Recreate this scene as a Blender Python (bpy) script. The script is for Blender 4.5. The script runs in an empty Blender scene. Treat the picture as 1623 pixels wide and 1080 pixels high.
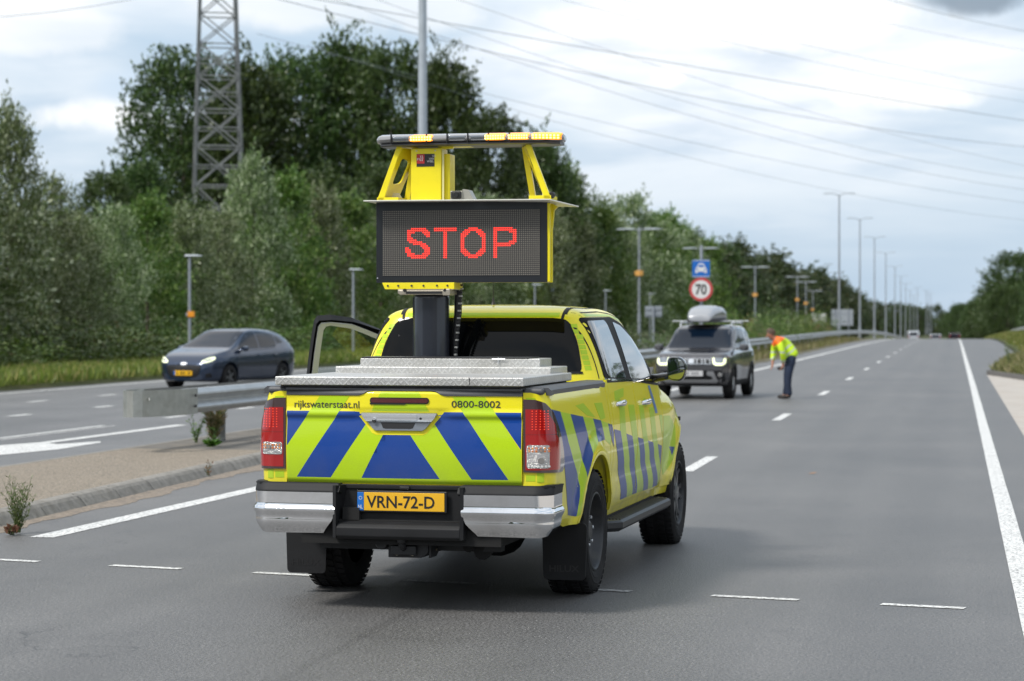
import bpy, bmesh, math, random
import numpy as np
from mathutils import Vector, Matrix
from mathutils.bvhtree import BVHTree
from mathutils.geometry import tessellate_polygon, barycentric_transform
R = math.radians
scene = bpy.context.scene
COL = scene.collection
random.seed(7)
# ------------------------------------------------------------------ camera
YAW = 10.996
cam = bpy.data.cameras.new("camera"); cam_o = bpy.data.objects.new("camera", cam); COL.objects.link(cam_o)
cam_o.location = (0, 0, 1.705)
cam_o.rotation_euler = (R(90-0.5254), 0, R(YAW))
cam.sensor_width = 36; cam.lens = 79.85
cam.clip_start = 0.1; cam.clip_end = 6000
cam.dof.use_dof = True; cam.dof.focus_distance = 13.6; cam.dof.aperture_fstop = 3.3; cam.dof.aperture_blades = 9
scene.camera = cam_o
# ------------------------------------------------------------------ sky + sun
SUN_EL, SUN_AZ = 50.0, 226.0      # elevation; azimuth clockwise from the road direction (+Y)
world = bpy.data.worlds.new("World"); scene.world = world; world.use_nodes = True
def build_world():
    nt = world.node_tree; N = nt.nodes; L = nt.links; N.clear()
    out = N.new('ShaderNodeOutputWorld'); bg = N.new('ShaderNodeBackground'); bg.inputs['Strength'].default_value = 0.1
    L.new(bg.outputs[0], out.inputs[0])
    sky = N.new('ShaderNodeTexSky'); sky.sky_type = 'NISHITA'; sky.sun_disc = False
    sky.sun_elevation = R(SUN_EL); sky.sun_rotation = R(SUN_AZ); sky.air_density = 1.2; sky.dust_density = 2.0; sky.ozone_density = 1.5
    tc = N.new('ShaderNodeTexCoord')
    sep = N.new('ShaderNodeSeparateXYZ'); L.new(tc.outputs['Generated'], sep.inputs[0])
    # cloud deck coordinates: flatten the dome so clouds crowd toward the horizon
    add = N.new('ShaderNodeMath'); add.operation = 'ADD'; add.inputs[1].default_value = 0.16; L.new(sep.outputs['Z'], add.inputs[0])
    mx = N.new('ShaderNodeMath'); mx.operation = 'MAXIMUM'; mx.inputs[1].default_value = 0.05; L.new(add.outputs[0], mx.inputs[0])
    dv = N.new('ShaderNodeVectorMath'); dv.operation = 'DIVIDE'
    cmb = N.new('ShaderNodeCombineXYZ'); 
    for i in range(3): L.new(mx.outputs[0], cmb.inputs[i])
    L.new(tc.outputs['Generated'], dv.inputs[0]); L.new(cmb.outputs[0], dv.inputs[1])
    def noise(scale, detail, loc, rough=.55, dist=.0, st=(1, 1, 1)):
        mp = N.new('ShaderNodeMapping'); mp.inputs['Location'].default_value = loc; mp.inputs['Scale'].default_value = st
        L.new(dv.outputs[0], mp.inputs[0])
        n = N.new('ShaderNodeTexNoise'); n.inputs['Scale'].default_value = scale; n.inputs['Detail'].default_value = detail
        n.inputs['Roughness'].default_value = rough; n.inputs['Distortion'].default_value = dist
        L.new(mp.outputs[0], n.inputs['Vector']); return n.outputs['Fac']
    def ramp(src, pts):
        r = N.new('ShaderNodeValToRGB'); e = r.color_ramp.elements
        while len(e) < len(pts): e.new(.5)
        for k, (p, c) in enumerate(pts): e[k].position = p; e[k].color = (c, c, c, 1)
        L.new(src, r.inputs[0]); return r.outputs[0]
    big = ramp(noise(1.25, 5, (SKYX, SKYY, 2.0), .48, .25), [(.38, 0), (.60, 1)])
    elev = ramp(sep.outputs['Z'], [(0.0, .10), (.045, .30), (.085, .80), (.13, 1.0)])
    mul = N.new('ShaderNodeMath'); mul.operation = 'MULTIPLY'; L.new(big, mul.inputs[0]); L.new(elev, mul.inputs[1])
    # cloud tone: bright tops, grey bellies
    tone = ramp(noise(1.9, 6, (SKYX+5, SKYY+1, 7.3), .52, .3), [(.34, 0), (.47, .7), (.60, 1)])
    dark = N.new('ShaderNodeMix'); dark.data_type = 'RGBA'; dark.inputs[6].default_value = CLOUD_GREY; dark.inputs[7].default_value = CLOUD_WHITE
    L.new(tone, dark.inputs[0])
    haze = N.new('ShaderNodeMix'); haze.data_type = 'RGBA'; haze.inputs[0].default_value = .78; haze.inputs[7].default_value = VEIL
    L.new(sky.outputs[0], haze.inputs[6])
    mix = N.new('ShaderNodeMix'); mix.data_type = 'RGBA'
    L.new(mul.outputs[0], mix.inputs[0]); L.new(haze.outputs[2], mix.inputs[6]); L.new(dark.outputs[2], mix.inputs[7])
    # individual clouds: (x, z of the view direction, half width, half height), tone, strength
    last = mix.outputs[2]; wn = N.new('ShaderNodeTexNoise'); wn.inputs['Scale'].default_value = 22; wn.inputs['Detail'].default_value = 7; wn.inputs['Roughness'].default_value = .6; L.new(tc.outputs['Generated'], wn.inputs['Vector'])
    def mth(op, a, b=None, c=None):
        k = N.new('ShaderNodeMath'); k.operation = op
        for i, v in enumerate((a, b, c)):
            if v is None: continue
            if isinstance(v, (int, float)): k.inputs[i].default_value = v
            else: L.new(v, k.inputs[i])
        return k.outputs[0]
    front = mth('GREATER_THAN', sep.outputs['Y'], 0.0)
    for (cx, cz, sx, sz), tone_, st in CLOUDS:
        u = mth('DIVIDE', mth('SUBTRACT', sep.outputs['X'], cx), sx); v = mth('DIVIDE', mth('SUBTRACT', sep.outputs['Z'], cz), sz)
        r2 = mth('ADD', mth('MULTIPLY', u, u), mth('MULTIPLY', v, v)); r2 = mth('ADD', r2, mth('MULTIPLY', mth('SUBTRACT', wn.outputs['Fac'], .5), 3.2))
        mr = N.new('ShaderNodeMapRange'); mr.interpolation_type = 'SMOOTHSTEP'; mr.inputs[1].default_value = 1.25; mr.inputs[2].default_value = .25; mr.inputs[3].default_value = 0; mr.inputs[4].default_value = st; L.new(r2, mr.inputs[0])
        m2 = N.new('ShaderNodeMix'); m2.data_type = 'RGBA'; L.new(mth('MULTIPLY', mr.outputs[0], front), m2.inputs[0]); L.new(last, m2.inputs[6]); m2.inputs[7].default_value = [(2.8, 3.5, 4.3, 1), (11.5, 11.5, 11.4, 1), (7.0, 8.4, 10.0, 1)][tone_]; last = m2.outputs[2]
    L.new(last, bg.inputs[0])
CLOUDS = [((-0.0898, 0.1311, 0.0917, 0.0139), 1, 0.9), ((-0.365, 0.0867, 0.0306, 0.0094), 1, 0.8), ((-0.0191, 0.0964, 0.0333, 0.0072), 1, 0.85), ((-0.1221, 0.1061, 0.0083, 0.005), 1, 0.8), ((-0.2587, 0.1367, 0.0639, 0.0125), 1, 0.5), ((-0.3873, 0.1242, 0.0444, 0.0111), 1, 0.4), ((0.0064, 0.1386, 0.0264, 0.0094), 0, 0.85), ((-0.3269, 0.0992, 0.0389, 0.0111), 2, 0.5)]
SKYX, SKYY = 3.1, 0.6
CLOUD_WHITE = (11.6, 11.7, 11.8, 1); CLOUD_GREY = (7.2, 8.2, 9.4, 1); VEIL = (6.2, 7.9, 9.8, 1)
build_world()
sl = bpy.data.lights.new("sun", 'SUN'); sl.energy = 3.4; sl.angle = R(12); sl.color = (1.0, .96, .90)
sun_o = bpy.data.objects.new("sun", sl); COL.objects.link(sun_o)
_az, _el = R(SUN_AZ), R(SUN_EL)
sun_dir = Vector((math.sin(_az)*math.cos(_el), math.cos(_az)*math.cos(_el), math.sin(_el)))
sun_o.rotation_euler = (-sun_dir).to_track_quat('-Z', 'Y').to_euler(); sun_o.location = (0, 0, 60)
scene.view_settings.view_transform = 'Standard'; scene.view_settings.look = 'None'
scene.view_settings.exposure = 0.0; scene.view_settings.gamma = 1.0; scene.view_settings.use_curve_mapping = False
scene.cycles.max_bounces = 8; scene.cycles.transparent_max_bounces = 12

# ------------------------------------------------------------------ tagging
def tag(o, label=None, cat=None, group=None, kind=None):
    if label: o['label'] = label
    if cat: o['category'] = cat
    if group: o['group'] = group
    if kind: o['kind'] = kind
    return o
def empty(name, loc=(0, 0, 0), rz=0.0, label=None, cat=None, group=None):
    o = bpy.data.objects.new(name, None); COL.objects.link(o); o.location = loc; o.rotation_euler = (0, 0, rz)
    o.empty_display_size = .3
    return tag(o, label, cat, group)
def copy_tree(o, parent=None):
    c = o.copy(); COL.objects.link(c); c.parent = parent
    for ch in list(o.children): copy_tree(ch, c)
    return c

# ------------------------------------------------------------------ materials
def mat(name, col, rough=.6, metal=0.0, var=0.0, vscale=8.0, bump=0.0, bscale=60.0, coat=0.0, spec=None, emit=None, estr=0.0, trans=0.0, alpha=None, dirt=None, dscale=3.0, damt=.5):
    m = bpy.data.materials.new(name); m.use_nodes = True; nt = m.node_tree; N = nt.nodes; L = nt.links
    b = N['Principled BSDF']; c = tuple(col)+(1,)
    b.inputs['Base Color'].default_value = c; b.inputs['Roughness'].default_value = rough; b.inputs['Metallic'].default_value = metal
    b.inputs['Coat Weight'].default_value = coat; b.inputs['Coat Roughness'].default_value = .04
    if spec is not None: b.inputs['Specular IOR Level'].default_value = spec
    if trans: b.inputs['Transmission Weight'].default_value = trans
    if emit: b.inputs['Emission Color'].default_value = tuple(emit)+(1,); b.inputs['Emission Strength'].default_value = estr
    if alpha is not None: b.inputs['Alpha'].default_value = alpha
    tc = N.new('ShaderNodeTexCoord')
    src = None
    if var:
        n = N.new('ShaderNodeTexNoise'); n.inputs['Scale'].default_value = vscale; n.inputs['Detail'].default_value = 6
        L.new(tc.outputs['Object'], n.inputs['Vector'])
        mr = N.new('ShaderNodeMapRange'); mr.inputs[1].default_value = .3; mr.inputs[2].default_value = .7
        mr.inputs[3].default_value = 1-var; mr.inputs[4].default_value = 1+var; L.new(n.outputs['Fac'], mr.inputs[0])
        vm = N.new('ShaderNodeVectorMath'); vm.operation = 'SCALE'; vm.inputs[0].default_value = col; L.new(mr.outputs[0], vm.inputs['Scale'])
        L.new(vm.outputs[0], b.inputs['Base Color']); src = vm.outputs[0]
    if dirt:
        n = N.new('ShaderNodeTexNoise'); n.inputs['Scale'].default_value = dscale; n.inputs['Detail'].default_value = 8; n.inputs['Roughness'].default_value = .65
        L.new(tc.outputs['Object'], n.inputs['Vector'])
        r = N.new('ShaderNodeMapRange'); r.inputs[1].default_value = .48; r.inputs[2].default_value = .72; r.inputs[4].default_value = damt
        L.new(n.outputs['Fac'], r.inputs[0])
        mx = N.new('ShaderNodeMix'); mx.data_type = 'RGBA'; L.new(r.outputs[0], mx.inputs[0]); mx.inputs[6].default_value = c
        if src: L.new(src, mx.inputs[6])
        mx.inputs[7].default_value = tuple(dirt)+(1,); L.new(mx.outputs[2], b.inputs['Base Color'])
    if bump:
        n = N.new('ShaderNodeTexNoise'); n.inputs['Scale'].default_value = bscale; n.inputs['Detail'].default_value = 3
        L.new(tc.outputs['Object'], n.inputs['Vector'])
        bp = N.new('ShaderNodeBump'); bp.inputs['Strength'].default_value = bump; bp.inputs['Distance'].default_value = .01
        L.new(n.outputs['Fac'], bp.inputs['Height']); L.new(bp.outputs[0], b.inputs['Normal'])
    return m

# ------------------------------------------------------------------ mesh collector with explicit loop normals
def smooth_pos(f): return f
class M:
    """collects pieces of ONE mesh: vertices, faces, material slots and corner normals"""
    def __init__(s): s.v = []; s.f = []; s.mi = []; s.ln = []
    def face(s, idx, ns, m=0): s.f.append(idx); s.mi.append(m); s.ln.append(ns)
    def bm(s, bm, m=0, ang=35, xf=None, keep=False):
        if xf is not None: bmesh.ops.transform(bm, matrix=xf, verts=bm.verts)
        bm.normal_update(); bm.verts.index_update(); base = len(s.v); ca = math.cos(R(ang))
        for v in bm.verts: s.v.append(tuple(v.co))
        for f in bm.faces:
            ns = []
            for v in f.verts:
                n = Vector((0, 0, 0))
                for g in v.link_faces:
                    if g.normal.dot(f.normal) > ca: n += g.normal*g.calc_area()
                if n.length < 1e-12: n = f.normal.copy()
                ns.append(tuple(n.normalized()))
            s.face([base+v.index for v in f.verts], ns, f.material_index if keep else m)
        bm.free(); return s
    def box(s, c, d, m=0, bev=0.0, rot=None, seg=2):
        bm = bmesh.new(); bmesh.ops.create_cube(bm, size=1)
        bmesh.ops.scale(bm, vec=d, verts=bm.verts)
        if bev: bmesh.ops.bevel(bm, geom=bm.edges[:], offset=min(bev, min(d)*.49), segments=seg, affect='EDGES', profile=.5)
        xf = Matrix.Translation(c)
        if rot is not None: xf = xf @ rot
        return s.bm(bm, m, xf=xf, ang=50 if bev else 30)
    def prism(s, pts, ax, a0, a1, m=0, bev=0.0, ang=30):
        """2-D polygon extruded along axis ax ('x': pts are (y,z); 'y': (x,z); 'z': (x,y))"""
        def P(p, a): return {'x': (a, p[0], p[1]), 'y': (p[0], a, p[1]), 'z': (p[0], p[1], a)}[ax]
        bm = bmesh.new(); lo = [bm.verts.new(P(p, a0)) for p in pts]; hi = [bm.verts.new(P(p, a1)) for p in pts]
        n = len(pts); fs = [bm.faces.new(lo), bm.faces.new(list(reversed(hi)))]
        for i in range(n): bm.faces.new((lo[i], hi[i], hi[(i+1) % n], lo[(i+1) % n]))
        bmesh.ops.recalc_face_normals(bm, faces=bm.faces)
        if bev: bmesh.ops.bevel(bm, geom=[e for e in bm.edges], offset=bev, segments=2, affect='EDGES', profile=.5)
        bmesh.ops.triangulate(bm, faces=[f for f in bm.faces if len(f.verts) > 4])
        return s.bm(bm, m, ang=ang)
    def tube(s, path, r, m=0, seg=10, cap=True, ang=50):
        bm = bmesh.new(); rs = r if isinstance(r, (list, tuple)) else [r]*len(path)
        P = [Vector(p) for p in path]; rings = []; up = None
        for i, p in enumerate(P):
            t = (P[min(i+1, len(P)-1)]-P[max(i-1, 0)]).normalized()
            if up is None: up = Vector((0, 0, 1)) if abs(t.z) < .9 else Vector((1, 0, 0))
            a = t.cross(up)
            if a.length < 1e-6: a = t.orthogonal()
            a.normalize(); b = a.cross(t).normalized(); up = b
            rings.append([bm.verts.new(p+(a*math.cos(k*2*math.pi/seg)+b*math.sin(k*2*math.pi/seg))*rs[i]) for k in range(seg)])
        for i in range(len(P)-1):
            for k in range(seg): bm.faces.new((rings[i][k], rings[i+1][k], rings[i+1][(k+1) % seg], rings[i][(k+1) % seg]))
        if cap: bm.faces.new(rings[0]); bm.faces.new(list(reversed(rings[-1])))
        bmesh.ops.recalc_face_normals(bm, faces=bm.faces)
        return s.bm(bm, m, ang=ang)
    def lathe(s, prof, ax='z', c=(0, 0, 0), m=0, seg=32, ang=35, closed=False, mats=None):
        """profile of (radius, height) revolved round an axis through c"""
        bm = bmesh.new(); rings = []
        def P(r, h, a):
            x, y = r*math.cos(a), r*math.sin(a)
            q = {'z': (x, y, h), 'x': (h, x, y), 'y': (x, h, y)}[ax]
            return (q[0]+c[0], q[1]+c[1], q[2]+c[2])
        for r, h in prof:
            rings.append([bm.verts.new(P(max(r, 1e-4), h, 2*math.pi*k/seg)) for k in range(seg)])
        n = len(prof)
        for i in range(n if closed else n-1):
            j = (i+1) % n
            for k in range(seg):
                f = bm.faces.new((rings[i][k], rings[j][k], rings[j][(k+1) % seg], rings[i][(k+1) % seg]))
                if mats: f.material_index = mats[i]
        bmesh.ops.recalc_face_normals(bm, faces=bm.faces)
        return s.bm(bm, m, ang=ang, keep=bool(mats))
    def loft(s, rings, m=0, cap=True, ang=40, closed=True):
        bm = bmesh.new(); V = [[bm.verts.new(p) for p in r] for r in rings]; n = len(rings[0])
        for i in range(len(V)-1):
            for k in range(n if closed else n-1):
                try: bm.faces.new((V[i][k], V[i+1][k], V[i+1][(k+1) % n], V[i][(k+1) % n]))
                except ValueError: pass
        if cap: bm.faces.new(V[0]); bm.faces.new(list(reversed(V[-1])))
        bmesh.ops.recalc_face_normals(bm, faces=bm.faces)
        bmesh.ops.triangulate(bm, faces=[f for f in bm.faces if len(f.verts) > 4])
        return s.bm(bm, m, ang=ang)
    def skin(s, outer, fmap, m=0, off=0.0, du=.06, dv=.06, rim=.004, holes=(), flip=None):
        """flat polygon (u,v) with holes, cut on a grid, carried onto the surface fmap(u,v)->(pos, normal)"""
        loops = [[Vector((p[0], p[1], 0)) for p in outer]]+[[Vector((p[0], p[1], 0)) for p in h] for h in holes]
        tris = tessellate_polygon(loops); flat = [p for l in loops for p in l]
        bm = bmesh.new(); V = [bm.verts.new(p) for p in flat]
        for t in tris:
            try: bm.faces.new([V[i] for i in t])
            except ValueError: pass
        us = [p.x for p in flat]; vs = [p.y for p in flat]
        for k in range(int(math.floor(min(us)/du))+1, int(math.ceil(max(us)/du))):
            bmesh.ops.bisect_plane(bm, geom=bm.verts[:]+bm.edges[:]+bm.faces[:], plane_co=(k*du, 0, 0), plane_no=(1, 0, 0), dist=1e-6)
        for k in range(int(math.floor(min(vs)/dv))+1, int(math.ceil(max(vs)/dv))):
            bmesh.ops.bisect_plane(bm, geom=bm.verts[:]+bm.edges[:]+bm.faces[:], plane_co=(0, k*dv, 0), plane_no=(0, 1, 0), dist=1e-6)
        bm.verts.index_update(); pos = []; nor = []; ok = []
        for v in bm.verts:
            q = fmap(v.co.x, v.co.y)
            if q is None: pos.append(None); nor.append(None); continue
            p, n = Vector(q[0]), Vector(q[1]).normalized(); pos.append(p+n*off); nor.append(n)
        base = len(s.v); remap = {}
        for i, p in enumerate(pos):
            if p is not None: remap[i] = len(s.v); s.v.append(tuple(p))
        for f in bm.faces:
            idx = [v.index for v in f.verts]
            if any(pos[i] is None for i in idx): continue
            g = (pos[idx[1]]-pos[idx[0]]).cross(pos[idx[2]]-pos[idx[0]])
            if len(idx) > 3: g += (pos[idx[2]]-pos[idx[0]]).cross(pos[idx[3]]-pos[idx[0]])
            if g.dot(nor[idx[0]]) < 0: idx.reverse()
            s.face([remap[i] for i in idx], [tuple(nor[i]) for i in idx], m)
        if rim:
            for e in bm.edges:
                if len(e.link_faces) == 1:
                    a, b = e.verts[0].index, e.verts[1].index
                    if pos[a] is None or pos[b] is None: continue
                    pa, pb = pos[a], pos[b]
                    q = [pa, pb, pb-nor[b]*rim, pa-nor[a]*rim]
                    n = (pb-pa).cross(nor[a])
                    if n.length < 1e-9: continue
                    n.normalize()
                    cen = sum((pos[v.index] for v in e.link_faces[0].verts if pos[v.index]), Vector())/len(e.link_faces[0].verts)
                    if n.dot(cen-pa) > 0: n = -n; q.reverse()
                    k = len(s.v); s.v += [tuple(x) for x in q]
                    s.face([k, k+1, k+2, k+3], [tuple(n)]*4, m)
        bm.free(); return s
    def obj(s, name, mats, parent=None, loc=None, rz=0.0):
        for i, f in enumerate(s.f):      # winding follows the intended normals
            a, b, c = (Vector(s.v[k]) for k in f[:3]); g = (b-a).cross(c-a)
            if len(f) > 3: d = Vector(s.v[f[3]]); g += (c-a).cross(d-a)
            n = Vector((0, 0, 0))
            for q in s.ln[i]: n += Vector(q)
            if g.dot(n) < 0: s.f[i] = list(reversed(f)); s.ln[i] = list(reversed(s.ln[i]))
        me = bpy.data.meshes.new(name); me.from_pydata(s.v, [], s.f)
        for m in (mats if isinstance(mats, (list, tuple)) else [mats]): me.materials.append(m)
        if len(me.polygons) == len(s.f):
            me.polygons.foreach_set('material_index', s.mi); me.polygons.foreach_set('use_smooth', [True]*len(s.f))
            me.normals_split_custom_set([n for l in s.ln for n in l])
        me.update()
        o = bpy.data.objects.new(name, me); COL.objects.link(o)
        if parent: o.parent = parent
        if loc: o.location = loc; o.rotation_euler = (0, 0, rz)
        return o
def analytic(f, e=.004, flip=1):
    """position+normal from a parametric map"""
    def g(u, v):
        p = Vector(f(u, v)); a = Vector(f(u+e, v))-Vector(f(u-e, v)); b = Vector(f(u, v+e))-Vector(f(u, v-e))
        n = a.cross(b)*flip
        return (p, n.normalized() if n.length > 1e-12 else Vector((0, 0, 1)))
    return g
class Ref:
    """smooth reference surface for ray-projected panes, lamps and stickers"""
    def __init__(s, bm):
        bmesh.ops.triangulate(bm, faces=bm.faces[:]); bm.normal_update()
        s.V = [v.co.copy() for v in bm.verts]; bm.verts.index_update()
        s.N = [v.normal.copy() for v in bm.verts]; s.F = [[v.index for v in f.verts] for f in bm.faces]
        s.t = BVHTree.FromPolygons(s.V, s.F)
    def cast(s, o, d):
        p, n, i, _ = s.t.ray_cast(Vector(o), Vector(d))
        if p is None: return None
        a, b, c = s.F[i]
        nn = barycentric_transform(p, s.V[a], s.V[b], s.V[c], s.N[a], s.N[b], s.N[c])
        return (p, nn.normalized())
    def side(s, sx):      # (y,z) seen from +x or -x
        return lambda y, z: s.cast((sx*5, y, z), (-sx, 0, 0))
    def end(s, sy):       # (x,z) seen from +y or -y
        return lambda x, z: s.cast((x, sy*9, z), (0, -sy, 0))
    def top(s):
        return lambda x, y: s.cast((x, y, 6), (0, 0, -1))
def rrect(x0, x1, y0, y1, r, n=5):
    P = []
    for cx, cy, a0 in ((x1-r, y1-r, 0), (x0+r, y1-r, 90), (x0+r, y0+r, 180), (x1-r, y0+r, 270)):
        for k in range(n+1):
            a = R(a0+90*k/n); P.append((cx+r*math.cos(a), cy+r*math.sin(a)))
    return P
def roundpoly(pts, r, n=4):
    """rounds the corners of a polygon"""
    out = []; N = len(pts)
    for i in range(N):
        p = Vector(pts[i]); a = Vector(pts[i-1])-p; b = Vector(pts[(i+1) % N])-p
        d = min(r, a.length*.45, b.length*.45); A = p+a.normalized()*d; B = p+b.normalized()*d
        for k in range(n+1):
            t = k/n; q = A*(1-t)**2+p*2*t*(1-t)+B*t*t; out.append((q.x, q.y))
    return out
def text_m(Mo, txt, size, place, m=0, w=None, thick=.002, align='LEFT', offset=0.0, space=1.0):
    """lettering as real geometry; place(u,v,h)->(pos) with h the height off the surface"""
    cu = bpy.data.curves.new('t', 'FONT'); cu.body = txt; cu.size = size; cu.align_x = align; cu.offset = offset; cu.resolution_u = 3; cu.space_character = space
    o = bpy.data.objects.new('t', cu); COL.objects.link(o)
    dg = bpy.context.evaluated_depsgraph_get(); me = bpy.data.meshes.new_from_object(o.evaluated_get(dg))
    bpy.data.objects.remove(o); bpy.data.curves.remove(cu)
    xs = [v.co.x for v in me.vertices]
    k = (w/(max(xs)-min(xs))) if w else 1.0
    x0 = min(xs) if align == 'LEFT' else (min(xs)+max(xs))/2
    bm = bmesh.new(); bm.from_mesh(me); bpy.data.meshes.remove(me)
    for v in bm.verts: v.co = Vector(place((v.co.x-x0)*k, v.co.y, 0))
    bmesh.ops.recalc_face_normals(bm, faces=bm.faces)
    bm.normal_update()
    ref = (Vector(place(0, 0, 1))-Vector(place(0, 0, 0)))
    for f in bm.faces:
        if f.normal.dot(ref) < 0: f.normal_flip()
    Mo.bm(bm, m)

# ------------------------------------------------------------------ terrain profile along the road (+Y): flat, over a crest, then away
def gz(y):
    if y < 150: return 0.0
    if y < 400: return -3.8e-5*(y-150)**2
    if y < 700: return -2.375-.019*(y-400)+.019*(y-400)**2/600
    return -5.22
# ================================================================== GROUND, ROADS, MARKINGS
def nodes_mat(name):
    m = bpy.data.materials.new(name); m.use_nodes = True; nt = m.node_tree
    return m, nt.nodes, nt.links, nt.nodes['Principled BSDF']
def tex_noise(N, L, vec, scale, detail=4, rough=.5, dist=0.0):
    n = N.new('ShaderNodeTexNoise'); n.inputs['Scale'].default_value = scale; n.inputs['Detail'].default_value = detail
    n.inputs['Roughness'].default_value = rough; n.inputs['Distortion'].default_value = dist
    L.new(vec, n.inputs['Vector']); return n.outputs['Fac']
def mrange(N, L, src, a, b, c=0.0, d=1.0):
    r = N.new('ShaderNodeMapRange'); r.inputs[1].default_value = a; r.inputs[2].default_value = b
    r.inputs[3].default_value = c; r.inputs[4].default_value = d; L.new(src, r.inputs[0]); return r.outputs[0]
def mixc(N, L, fac, a, b):
    m = N.new('ShaderNodeMix'); m.data_type = 'RGBA'
    if isinstance(fac, float): m.inputs[0].default_value = fac
    else: L.new(fac, m.inputs[0])
    for k, v in ((6, a), (7, b)):
        if isinstance(v, tuple): m.inputs[k].default_value = v+(1,) if len(v) == 3 else v
        else: L.new(v, m.inputs[k])
    return m.outputs[2]
def bumpn(N, L, b, h, strength, dist=.01):
    bp = N.new('ShaderNodeBump'); bp.inputs['Strength'].default_value = strength; bp.inputs['Distance'].default_value = dist
    L.new(h, bp.inputs['Height']); L.new(bp.outputs[0], b.inputs['Normal'])
def asphalt_mat(name, base, tracks=()):
    m, N, L, b = nodes_mat(name); tc = N.new('ShaderNodeTexCoord'); P = tc.outputs['Object']
    def mul(a, c):
        k = N.new('ShaderNodeMath'); k.operation = 'MULTIPLY'; L.new(a, k.inputs[0]); L.new(c, k.inputs[1]); return k.outputs[0]
    def mapped(sc):
        mp = N.new('ShaderNodeMapping'); mp.inputs['Scale'].default_value = sc; L.new(P, mp.inputs[0]); return mp.outputs[0]
    grit = mrange(N, L, tex_noise(N, L, P, 62, 3, .75), .33, .67, .30, 1.78)
    v = N.new('ShaderNodeTexVoronoi'); v.inputs['Scale'].default_value = 70; L.new(P, v.inputs['Vector'])
    stone = mrange(N, L, v.outputs['Distance'], .05, .5, 1.25, .72)
    patch = mrange(N, L, tex_noise(N, L, P, .30, 6, .62), .3, .7, .80, 1.17)
    lane = mrange(N, L, tex_noise(N, L, mapped((1, .06, 1)), .9, 5, .6), .3, .7, .86, 1.12)
    stain = mrange(N, L, tex_noise(N, L, P, 1.5, 8, .72), .58, .72, 1.0, .74)
    f = mul(mul(mul(grit, stone), mul(patch, lane)), stain)
    sep = N.new('ShaderNodeSeparateXYZ'); L.new(P, sep.inputs[0]); wob = tex_noise(N, L, mapped((.3, .12, 1)), 1.0, 3, .5)
    wx = N.new('ShaderNodeMath'); wx.operation = 'MULTIPLY_ADD'; wx.inputs[1].default_value = .35; L.new(wob, wx.inputs[0]); L.new(sep.outputs['X'], wx.inputs[2])
    for x0, w, k in tracks:       # worn wheel tracks, joints and drips along the lane
        d = N.new('ShaderNodeMath'); d.operation = 'SUBTRACT'; d.inputs[1].default_value = x0+.17; L.new(wx.outputs[0] if w > .1 else sep.outputs['X'], d.inputs[0])
        if w <= .1: d.inputs[1].default_value = x0
        ab = N.new('ShaderNodeMath'); ab.operation = 'ABSOLUTE'; L.new(d.outputs[0], ab.inputs[0]); f = mul(f, mrange(N, L, ab.outputs[0], w*.35, w, k, 1.0))
    # hairline cracks, only where a slow mask allows them
    vc = N.new('ShaderNodeTexVoronoi'); vc.feature = 'DISTANCE_TO_EDGE'; vc.inputs['Scale'].default_value = .55
    dist = N.new('ShaderNodeVectorMath'); dist.operation = 'ADD'; nn = N.new('ShaderNodeTexNoise'); nn.inputs['Scale'].default_value = 2.2; nn.inputs['Detail'].default_value = 5; L.new(P, nn.inputs['Vector'])
    L.new(P, dist.inputs[0]); L.new(nn.outputs['Color'], dist.inputs[1]); L.new(dist.outputs[0], vc.inputs['Vector'])
    cr = mrange(N, L, vc.outputs['Distance'], .0, .009, 1, 0); mk_ = mrange(N, L, tex_noise(N, L, P, .22, 3, .5), .55, .62, 0, .55); cm = mul(cr, mk_)
    iv = N.new('ShaderNodeMath'); iv.operation = 'SUBTRACT'; iv.inputs[0].default_value = 1.0; L.new(cm, iv.inputs[1]); f = mul(f, iv.outputs[0])
    vm = N.new('ShaderNodeVectorMath'); vm.operation = 'SCALE'; vm.inputs[0].default_value = base; L.new(f, vm.inputs['Scale'])
    L.new(vm.outputs[0], b.inputs['Base Color'])
    L.new(mrange(N, L, f, .5, 1.4, .44, .62), b.inputs['Roughness']); b.inputs['Specular IOR Level'].default_value = .5
    bumpn(N, L, b, grit, .40, .006)
    return m
M_ASPH = asphalt_mat('asphalt', (.146, .143, .140), [(-5.7, .45, .90), (-4.1, .45, .90), (-1.95, .42, .91), (-.35, .42, .91), (-4.9, .28, .93), (-3.12, .05, .88), (-1.15, .25, .93), (-7.35, .30, 1.12)])
M_ASPH2 = asphalt_mat('asphalt_opposite', (.165, .164, .164), [(-19.9, .4, .92), (-17.6, .4, .92), (-14.9, .4, .92), (-11.9, .4, .93)])
def paint_mat(name, wear=.5, col=(.72, .72, .70)):
    m, N, L, b = nodes_mat(name); tc = N.new('ShaderNodeTexCoord'); P = tc.outputs['Object']
    n = tex_noise(N, L, P, 34, 5, .75); k = mrange(N, L, n, .60-wear*.16, .66-wear*.10, 0, 1)
    n2 = mrange(N, L, tex_noise(N, L, P, 2.3, 5, .6), .3, .7, .84, 1.05)
    vm = N.new('ShaderNodeVectorMath'); vm.operation = 'SCALE'; vm.inputs[0].default_value = col; L.new(n2, vm.inputs['Scale'])
    L.new(mixc(N, L, k, vm.outputs[0], (.16, .16, .16)), b.inputs['Base Color']); b.inputs['Roughness'].default_value = .6
    return m
M_PAINT = paint_mat('road_paint', .62); M_PAINT_WORN = paint_mat('road_paint_worn', 1.15, (.5, .5, .49))
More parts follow.
